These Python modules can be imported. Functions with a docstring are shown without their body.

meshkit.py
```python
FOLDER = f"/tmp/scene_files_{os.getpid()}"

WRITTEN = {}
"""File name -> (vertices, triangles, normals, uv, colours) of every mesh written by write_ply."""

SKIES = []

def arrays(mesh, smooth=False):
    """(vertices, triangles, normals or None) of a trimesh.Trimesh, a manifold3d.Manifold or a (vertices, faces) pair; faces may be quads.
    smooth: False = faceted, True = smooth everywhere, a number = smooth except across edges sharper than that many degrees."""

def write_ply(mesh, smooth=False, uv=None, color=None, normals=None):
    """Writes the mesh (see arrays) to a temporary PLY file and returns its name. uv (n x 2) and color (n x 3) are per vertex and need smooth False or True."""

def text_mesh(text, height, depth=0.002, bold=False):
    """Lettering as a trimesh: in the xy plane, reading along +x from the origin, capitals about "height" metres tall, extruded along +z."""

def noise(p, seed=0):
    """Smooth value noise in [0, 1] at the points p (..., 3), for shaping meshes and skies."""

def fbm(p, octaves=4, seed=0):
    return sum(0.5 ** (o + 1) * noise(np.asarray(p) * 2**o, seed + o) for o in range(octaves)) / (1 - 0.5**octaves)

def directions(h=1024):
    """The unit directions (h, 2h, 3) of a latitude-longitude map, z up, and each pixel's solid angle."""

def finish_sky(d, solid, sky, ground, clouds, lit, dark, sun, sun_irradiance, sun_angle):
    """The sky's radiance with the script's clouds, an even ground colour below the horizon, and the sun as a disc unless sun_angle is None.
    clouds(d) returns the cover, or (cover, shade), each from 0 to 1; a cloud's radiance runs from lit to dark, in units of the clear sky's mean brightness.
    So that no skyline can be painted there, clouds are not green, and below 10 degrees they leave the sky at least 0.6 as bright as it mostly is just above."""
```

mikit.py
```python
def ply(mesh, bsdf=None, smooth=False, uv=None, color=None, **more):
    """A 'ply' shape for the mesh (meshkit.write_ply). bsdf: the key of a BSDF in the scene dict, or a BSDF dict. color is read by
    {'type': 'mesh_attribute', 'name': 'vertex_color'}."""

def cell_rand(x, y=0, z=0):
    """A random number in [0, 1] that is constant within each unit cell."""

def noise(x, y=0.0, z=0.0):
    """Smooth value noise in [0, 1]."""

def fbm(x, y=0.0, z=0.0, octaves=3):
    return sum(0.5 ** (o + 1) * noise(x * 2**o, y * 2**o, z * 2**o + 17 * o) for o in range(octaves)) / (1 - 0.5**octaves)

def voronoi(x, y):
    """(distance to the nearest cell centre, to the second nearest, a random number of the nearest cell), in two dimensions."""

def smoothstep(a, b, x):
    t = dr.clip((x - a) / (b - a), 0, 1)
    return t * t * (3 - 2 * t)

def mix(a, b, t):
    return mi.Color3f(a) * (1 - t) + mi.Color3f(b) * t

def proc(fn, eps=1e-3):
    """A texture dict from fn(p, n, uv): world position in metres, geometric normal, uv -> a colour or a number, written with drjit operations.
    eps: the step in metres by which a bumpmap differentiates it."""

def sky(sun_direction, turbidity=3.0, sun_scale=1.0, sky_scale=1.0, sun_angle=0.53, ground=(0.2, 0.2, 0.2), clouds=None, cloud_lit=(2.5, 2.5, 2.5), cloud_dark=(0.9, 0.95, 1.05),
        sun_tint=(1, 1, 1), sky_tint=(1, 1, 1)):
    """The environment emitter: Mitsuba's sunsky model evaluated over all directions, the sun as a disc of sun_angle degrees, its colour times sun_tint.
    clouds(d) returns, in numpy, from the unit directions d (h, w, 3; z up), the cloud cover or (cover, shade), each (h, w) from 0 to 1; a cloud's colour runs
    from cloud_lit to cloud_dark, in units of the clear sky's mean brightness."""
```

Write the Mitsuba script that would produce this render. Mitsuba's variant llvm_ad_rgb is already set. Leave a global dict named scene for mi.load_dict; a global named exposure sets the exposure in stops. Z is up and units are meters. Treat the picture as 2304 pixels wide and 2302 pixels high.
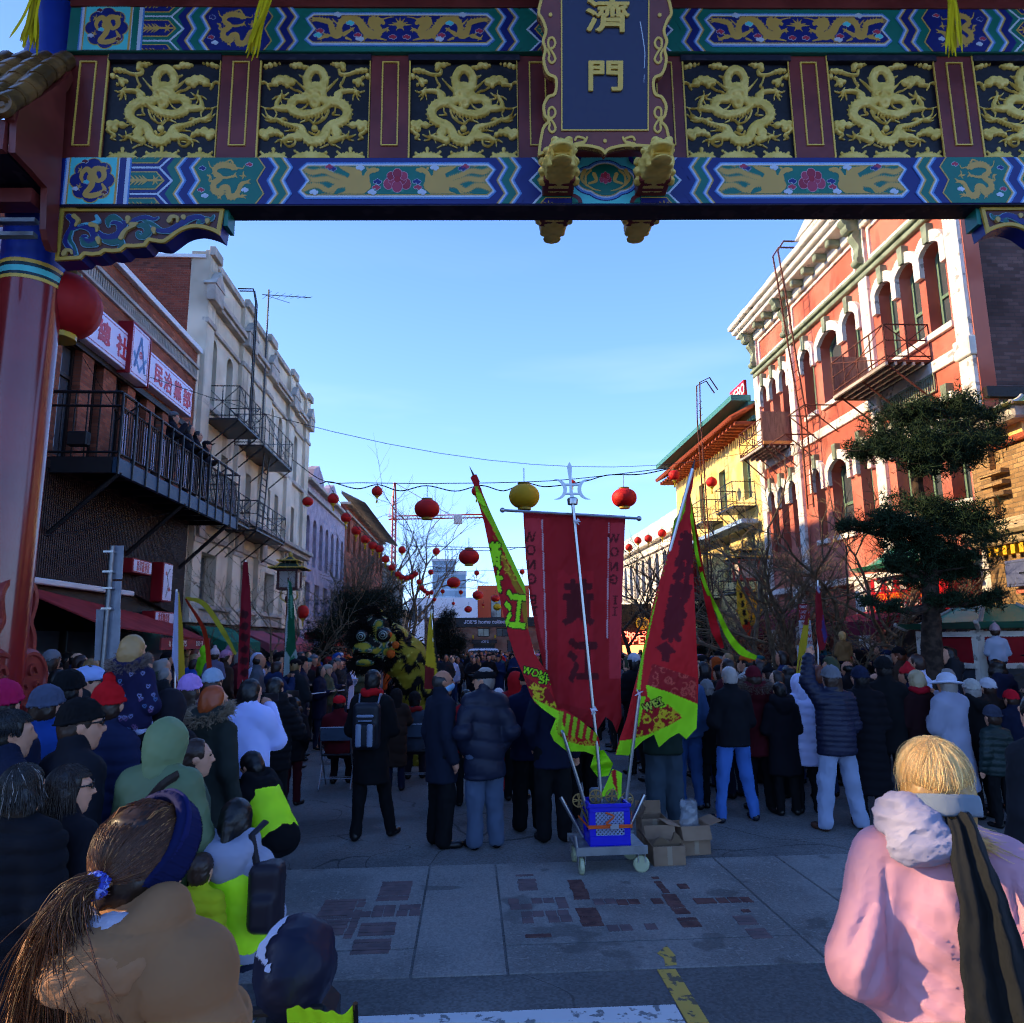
import math,random,numpy as np,trimesh,mitsuba as mi,drjit as dr,mikit,meshkit
from shapely.geometry import Polygon,LineString,Point,MultiPolygon,box as sbox
from shapely import union_all,affinity
import shapely
from scipy.spatial import Delaunay
T=mi.ScalarTransform4f
scene,labels={},{}
# ------------------------ camera, sky, exposure
CAM=np.array([0,0,2.05])
_p,_y,_r=math.atan(289/1660.),math.radians(3.35),math.radians(.64)
_F=np.array([math.sin(_y)*math.cos(_p),math.cos(_y)*math.cos(_p),math.sin(_p)])
_R0=np.array([math.cos(_y),-math.sin(_y),0]);_U0=np.cross(_R0,_F)
_U=_U0*math.cos(_r)+_R0*math.sin(_r)
scene['camera']={'type':'perspective','fov':2*math.degrees(math.atan(1152/1660.)),'fov_axis':'x','to_world':T().look_at(origin=CAM.tolist(),target=(CAM+_F).tolist(),up=_U.tolist()),'near_clip':.05,'far_clip':3000.}
def clouds(d):
 el=np.clip(d[...,2],0,1)
 q=np.stack([d[...,0]*3.0,d[...,1]*3.0,d[...,2]*16],-1)
 n=meshkit.fbm(q+3.3,5,seed=4)
 return np.clip((n-.52)*1.6,0,1)*.22*np.exp(-((el-.25)/.16)**2)
scene['sky']=mikit.sky((-.905,.055,.41),turbidity=2.1,sun_scale=.48,sky_scale=1.0,clouds=clouds,sky_tint=(.66,.765,1.13),sun_tint=(1.0,.94,.84))
exposure=3.72
# ------------------------ helpers
UP=np.array([0,0,1.])
def ray(px,py):
 return _F+(_R0*math.cos(_r)-_U0*math.sin(_r))*(px-1152)/1660.-_U*(py-1151)/1660.
def atY(px,py,Y):d=ray(px,py);return CAM+d*(Y/d[1])
def atX(px,py,X):d=ray(px,py);return CAM+d*(X/d[0])
def atZ(px,py,Z=0.):d=ray(px,py);return CAM+d*((Z-CAM[2])/d[2])
def ground(y):return-.012*max(0.,y-14)
def numbered(k):
 if k not in scene and k not in labels:return k
 i=1
 while f'{k}_{i:03d}' in scene or f'{k}_{i:03d}' in labels:i+=1
 return f'{k}_{i:03d}'
def tag(k,label=None,cat=None,group=None,kind=None):
 labels[k]={a:b for a,b in(('label',label),('category',cat),('group',group),('kind',kind))if b}
 return k
def thing(name,label,cat,group=None,kind=None):
 return tag(numbered(name),label,cat,group,kind)
def rgb(c):
 if isinstance(c,str):
  c=[int(c[i:i+2],16)/255 for i in(0,2,4)]
  return tuple(x/12.92 if x<.04045 else((x+.055)/1.055)**2.4 for x in c)
 return tuple(c)
class MB:
 """Collects pieces of one mesh, each with a colour."""
 def __init__(s):s.v,s.f,s.c,s.n=[],[],[],0
 def add(s,v,f,c=(.5,.5,.5)):
  v=np.asarray(v,float);f=np.asarray(f,int)
  if len(v)==0 or len(f)==0:return s
  if f.shape[1]==4:f=np.vstack([f[:,[0,1,2]],f[:,[0,2,3]]])
  s.v.append(v);s.f.append(f+s.n);s.n+=len(v)
  c=np.asarray(c if not isinstance(c,str)else rgb(c),float)
  s.c.append(np.broadcast_to(c,(len(v),3))if c.ndim==1 else c)
  return s
 def mesh(s,m,c=(.5,.5,.5),M=None):
  v=np.asarray(m.vertices)
  if M is not None:v=v@M[:3,:3].T+M[:3,3]
  return s.add(v,m.faces,c)
 def box(s,a,b,c=(.5,.5,.5),M=None,ch=0.):
  a=np.minimum(a,b).astype(float),np.maximum(a,b).astype(float);lo,hi=a
  if ch>0 and(hi-lo).min()>2.2*ch:
   v=[]
   for k in range(3):
    o=[(lo+ch),(hi-ch)]
    for x in(0,1):
     for y in(0,1):
      for z in(0,1):
       p=np.array([o[x][0],o[y][1],o[z][2]]);p[k]=(lo,hi)[(x,y,z)[k]][k];v.append(p)
   m=trimesh.convex.convex_hull(np.array(v));v,f=np.asarray(m.vertices),np.asarray(m.faces)
  else:
   v=np.array([[(lo,hi)[x][0],(lo,hi)[y][1],(lo,hi)[z][2]]for x in(0,1)for y in(0,1)for z in(0,1)])
   f=np.array([[0,1,3,2],[4,6,7,5],[0,4,5,1],[2,3,7,6],[0,2,6,4],[1,5,7,3]])
  if M is not None:v=v@M[:3,:3].T+M[:3,3]
  return s.add(v,f,c)
 def tube(s,pts,r,n=8,c=(.5,.5,.5),caps=True,flat=1.):
  v,f=tube(pts,r,n,caps,flat);return s.add(v,f,c)
 def quad(s,a,b,c_,d,col=(.5,.5,.5)):return s.add([a,b,c_,d],[[0,1,2,3]],col)
 def prism(s,poly,z0,z1,frame=None,c=(.5,.5,.5)):
  """shapely polygon in the (a, b) plane, from z0 to z1 along the third axis; frame = 4x4."""
  for g in getattr(poly,'geoms',[poly]):
   if g.geom_type!='Polygon' or g.area<1e-9:continue
   g=shapely.geometry.polygon.orient(g)
   try:m=trimesh.creation.extrude_polygon(g,z1-z0,engine='earcut')
   except Exception:continue
   v=np.asarray(m.vertices)+[0,0,z0]
   if frame is not None:v=v@frame[:3,:3].T+frame[:3,3]
   s.add(v,m.faces,c)
  return s
 def arr(s):
  return(np.vstack(s.v),np.vstack(s.f),np.vstack(s.c))if s.v else None
def tube(pts,r,n=8,caps=True,flat=1.):
 p=np.asarray(pts,float);m=len(p);r=np.broadcast_to(np.asarray(r,float),(m,))
 t=np.gradient(p,axis=0);t/=np.linalg.norm(t,axis=1,keepdims=True)+1e-12
 a=np.cross(t[0],[0,0,1.]if abs(t[0][2])<.9 else[1.,0,0]);a/=np.linalg.norm(a)
 ang=np.arange(n)*2*np.pi/n;rows=[]
 for i in range(m):
  a=a-t[i]*(a@t[i]);a/=np.linalg.norm(a)+1e-12;b=np.cross(t[i],a)
  rows.append(p[i]+r[i]*(np.cos(ang)[:,None]*a*flat+np.sin(ang)[:,None]*b))
 v=np.vstack(rows);i=np.arange(m-1)[:,None]*n;j=np.arange(n)
 f=np.stack([i+j,i+(j+1)%n,i+n+(j+1)%n,i+n+j],-1).reshape(-1,4)
 f=np.vstack([f[:,[0,1,2]],f[:,[0,2,3]]])
 if caps:
  v=np.vstack([v,p[0],p[-1]]);k=m*n
  f=np.vstack([f,np.stack([(j+1)%n,j,j*0+k],1),np.stack([(m-1)*n+j,(m-1)*n+(j+1)%n,j*0+k+1],1)])
 return v,f
def smooth_pts(pts,n=6):
 """Catmull-Rom through the points (any dimension)."""
 p=np.asarray(pts,float)
 if len(p)<3:
  t=np.linspace(0,1,n+1)[:,None];return p[0]*(1-t)+p[-1]*t
 q=np.vstack([2*p[0]-p[1],p,2*p[-1]-p[-2]]);out=[]
 for i in range(1,len(q)-2):
  t=np.linspace(0,1,n,endpoint=False)[:,None]
  a,b,c,d=q[i-1:i+3]
  out.append(.5*(2*b+(c-a)*t+(2*a-5*b+4*c-d)*t**2+(3*b-a-3*c+d)*t**3))
 return np.vstack(out+[p[-1:]])
def obj(name,m,bsdf,parent=None,smooth=False,label=None,cat=None,group=None,kind=None,colored=None,M=None):
 """One entry of the scene."""
 key=numbered((parent+'__' if parent else '')+name)
 col=None
 if isinstance(m,MB):
  a=m.arr()
  if a is None:return None
  v,f,col=a
 elif isinstance(m,tuple):v,f=np.asarray(m[0],float),np.asarray(m[1],int);col=m[2]if len(m)>2 else None
 else:v,f=np.asarray(m.vertices),np.asarray(m.faces)
 if M is not None:v=v@M[:3,:3].T+M[:3,3]
 if bsdf not in VCOL:col=None
 if col is not None and smooth is not False and smooth is not True:smooth=False
 if col is not None:col=np.broadcast_to(col,(len(v),3))
 if bsdf=='flag_cloth':scene[key]=mikit.ply((v,f),bsdf,smooth=smooth,color=col)
 else:scene[key]=mikit.ply((v,f),bsdf,smooth=smooth,uv=None if col is None else packed(col))
 if label or cat or group or kind:tag(key,label,cat,group,kind)
 return key
def frame(o,a,b):
 """4x4 with origin o, first axis a, second axis b, third a x b."""
 a=np.asarray(a,float);a=a/np.linalg.norm(a);b=np.asarray(b,float);b=b-a*(a@b);b/=np.linalg.norm(b)
 M=np.eye(4);M[:3,0],M[:3,1],M[:3,2],M[:3,3]=a,b,np.cross(a,b),o
 return M
def rotz(a):
 c,s=math.cos(a),math.sin(a);M=np.eye(4);M[:2,:2]=[[c,-s],[s,c]];return M
def mov(x,y,z):M=np.eye(4);M[:3,3]=(x,y,z);return M
def lathe(prof,n=24):
 """Profile [(r, z)] turned round z, closed if r is 0 at the ends."""
 p=np.asarray(prof,float);a=np.arange(n)*2*np.pi/n
 v=np.stack([p[:,0,None]*np.cos(a),p[:,0,None]*np.sin(a),np.repeat(p[:,1,None],n,1)],-1).reshape(-1,3)
 i=np.arange(len(p)-1)[:,None]*n;j=np.arange(n)
 f=np.stack([i+j,i+(j+1)%n,i+n+(j+1)%n,i+n+j],-1).reshape(-1,4)
 return v,np.vstack([f[:,[0,1,2]],f[:,[0,2,3]]])
def stroke(pts,w0,w1=None,n=5,w=None):
 """Shapely region of a brush stroke through 2-D points."""
 p=smooth_pts(pts,n)
 ww=np.interp(np.linspace(0,1,len(p)),np.linspace(0,1,len(w)),w)if w is not None else np.linspace(w0,w0 if w1 is None else w1,len(p))
 c=[Point(*q).buffer(max(r,1e-4),4)for q,r in zip(p,ww)]
 return union_all([union_all([a,b]).convex_hull for a,b in zip(c[:-1],c[1:])])
def polys(g):return[q for q in getattr(g,'geoms',[g])if q.geom_type=='Polygon' and q.area>1e-7]
def text_polys(txt,h,mirror=False):
 """Latin lettering as shapely regions, origin at the left of the base line."""
 m=meshkit.text_mesh(txt,h,.01,bold=True)
 v,f=m.vertices,m.faces
 top=f[np.all(v[f][:,:,2]>.005,axis=1)]
 g=union_all([Polygon(v[t][:,:2]).buffer(1e-5)for t in top])
 if mirror:g=affinity.scale(g,-1,1,origin=(0,0))
 return g
def glyph(ch,size):
 g=union_all([Polygon([(r[i],r[i+1])for i in range(0,len(r),2)]if True else 0).buffer(0)if k==0 else Polygon()for poly in GLYPHS[ch]for k,r in enumerate(poly)])
 holes=[Polygon([(r[i],r[i+1])for i in range(0,len(r),2)]).buffer(0)for poly in GLYPHS[ch]for r in poly[1:]]
 if holes:g=g.difference(union_all(holes))
 return affinity.scale(affinity.translate(g,-48,-36),size/96.,size/96.,origin=(0,0))
 # ------------------------ materials
VCOL=set()
def pr(name,col,rough=.7,spec=.3,**k):
 d={'type':'principled','base_color':col if isinstance(col,dict)else{'type':'rgb','value':rgb(col)},'roughness':rough,'specular':spec,**k}
 scene[name]={'type':'twosided','bsdf':d}
def bumped(name,col,fn,scale,rough=.8,spec=.25,**k):
 d={'type':'principled','base_color':col if isinstance(col,dict)else{'type':'rgb','value':rgb(col)},'roughness':rough,'specular':spec,**k}
 scene[name]={'type':'twosided','bsdf':{'type':'bumpmap','arbitrary':mikit.proc(fn,2e-3),'scale':scale,'bsdf':d}}
def unpack(p,n,uv):
 g=dr.floor(uv.x/256);r=dr.floor(uv.x-256*g);b=dr.floor(uv.y);k=(uv.y-b)*2
 return dr.square(mi.Color3f(r,g,b)/255.)*k
VC=mikit.proc(unpack)
def packed(c,k=1.):
 """One colour per piece written into the uv of its vertices: c linear rgb (n, 3), k brightness about 1."""
 q=np.clip(np.round(np.sqrt(np.clip(np.asarray(c,float),0,1))*255),0,255);k=np.clip(np.broadcast_to(k,(len(q),))*.5,.03,.97)
 return np.stack([q[:,0]+256*q[:,1]+.5,q[:,2]+k],1)
def vc(name,rough=.8,spec=.25,**k):VCOL.add(name);pr(name,VC,rough,spec,**k)
N,FB,MIX,SS=mikit.noise,mikit.fbm,mikit.mix,mikit.smoothstep
def speckle(a,b,s,lo=.3,hi=.7,oct=4):
 return mikit.proc(lambda p,n,uv:MIX(a,b,SS(lo,hi,FB(p.x*s,p.y*s,p.z*s,oct))))
def brick_fn(ax,bl,bh,cols,mortar,dirt=.35,seed=0):
 """Brick colour: ax = the wall's horizontal axis."""
 def fn(p,n,uv):
  a=p.x if ax=='x' else p.y
  row=dr.floor(p.z/bh);a2=a/bl+.5*(row-2*dr.floor(row/2))
  fx,fz=a2-dr.floor(a2),p.z/bh-row
  m=SS(.0,.05,dr.minimum(fx,1-fx))*SS(.02,.13,dr.minimum(fz,1-fz))
  r=mikit.cell_rand(dr.floor(a2),row,seed)
  c=MIX(cols[0],cols[1],r)*(.75+.5*mikit.cell_rand(row,dr.floor(a2),seed+5))
  c=MIX(mortar,c,m)
  return c*(1-dirt*SS(.35,.75,FB(a*.7,p.z*.7,seed,4)))
 return mikit.proc(fn)
def brick_h(ax,bl,bh):
 def fn(p,n,uv):
  a=p.x if ax=='x' else p.y
  row=dr.floor(p.z/bh);a2=a/bl+.5*(row-2*dr.floor(row/2))
  fx,fz=a2-dr.floor(a2),p.z/bh-row
  return SS(.0,.06,dr.minimum(fx,1-fx))*SS(.0,.16,dr.minimum(fz,1-fz))+.3*N(p.x*60,p.y*60,p.z*60)
 return fn
vc('paint',.38,.4);vc('matt',.85,.2);vc('cloth',.9,.15,sheen=.25);vc('nylon',.5,.3);vc('satin',.62,.3,sheen=.2)
VCOL.add('flag_cloth');scene['flag_cloth']={'type':'twosided','bsdf':{'type':'principled','base_color':{'type':'mesh_attribute','name':'vertex_color'},'roughness':.7,'specular':.2,'sheen':.3}}
vc('skin',.55,.35);vc('hair',.42,.45);vc('leather',.4,.45);vc('plastic',.35,.5)
pr('black_iron','17171a',.45,.5);pr('steel',(.50,.51,.53),.32,.5,metallic=1.);pr('chrome',(.42,.43,.45),.3,.5,metallic=1.)
pr('galvanised',speckle((.24,.25,.26),(.32,.33,.34),14),.45,.5,metallic=.8)
pr('gold_leaf',speckle((.60,.43,.085),(.74,.56,.15),9),.5,.4,metallic=.12)
pr('bronze',(.42,.30,.12),.3,.5,metallic=.85)
pr('dark_glass',(.02,.025,.03),.06,.9)
scene['pane']={'type':'twosided','bsdf':{'type':'principled','base_color':{'type':'rgb','value':(.05,.06,.07)},'roughness':.04,'specular':.9,'clearcoat':.6}}
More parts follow.
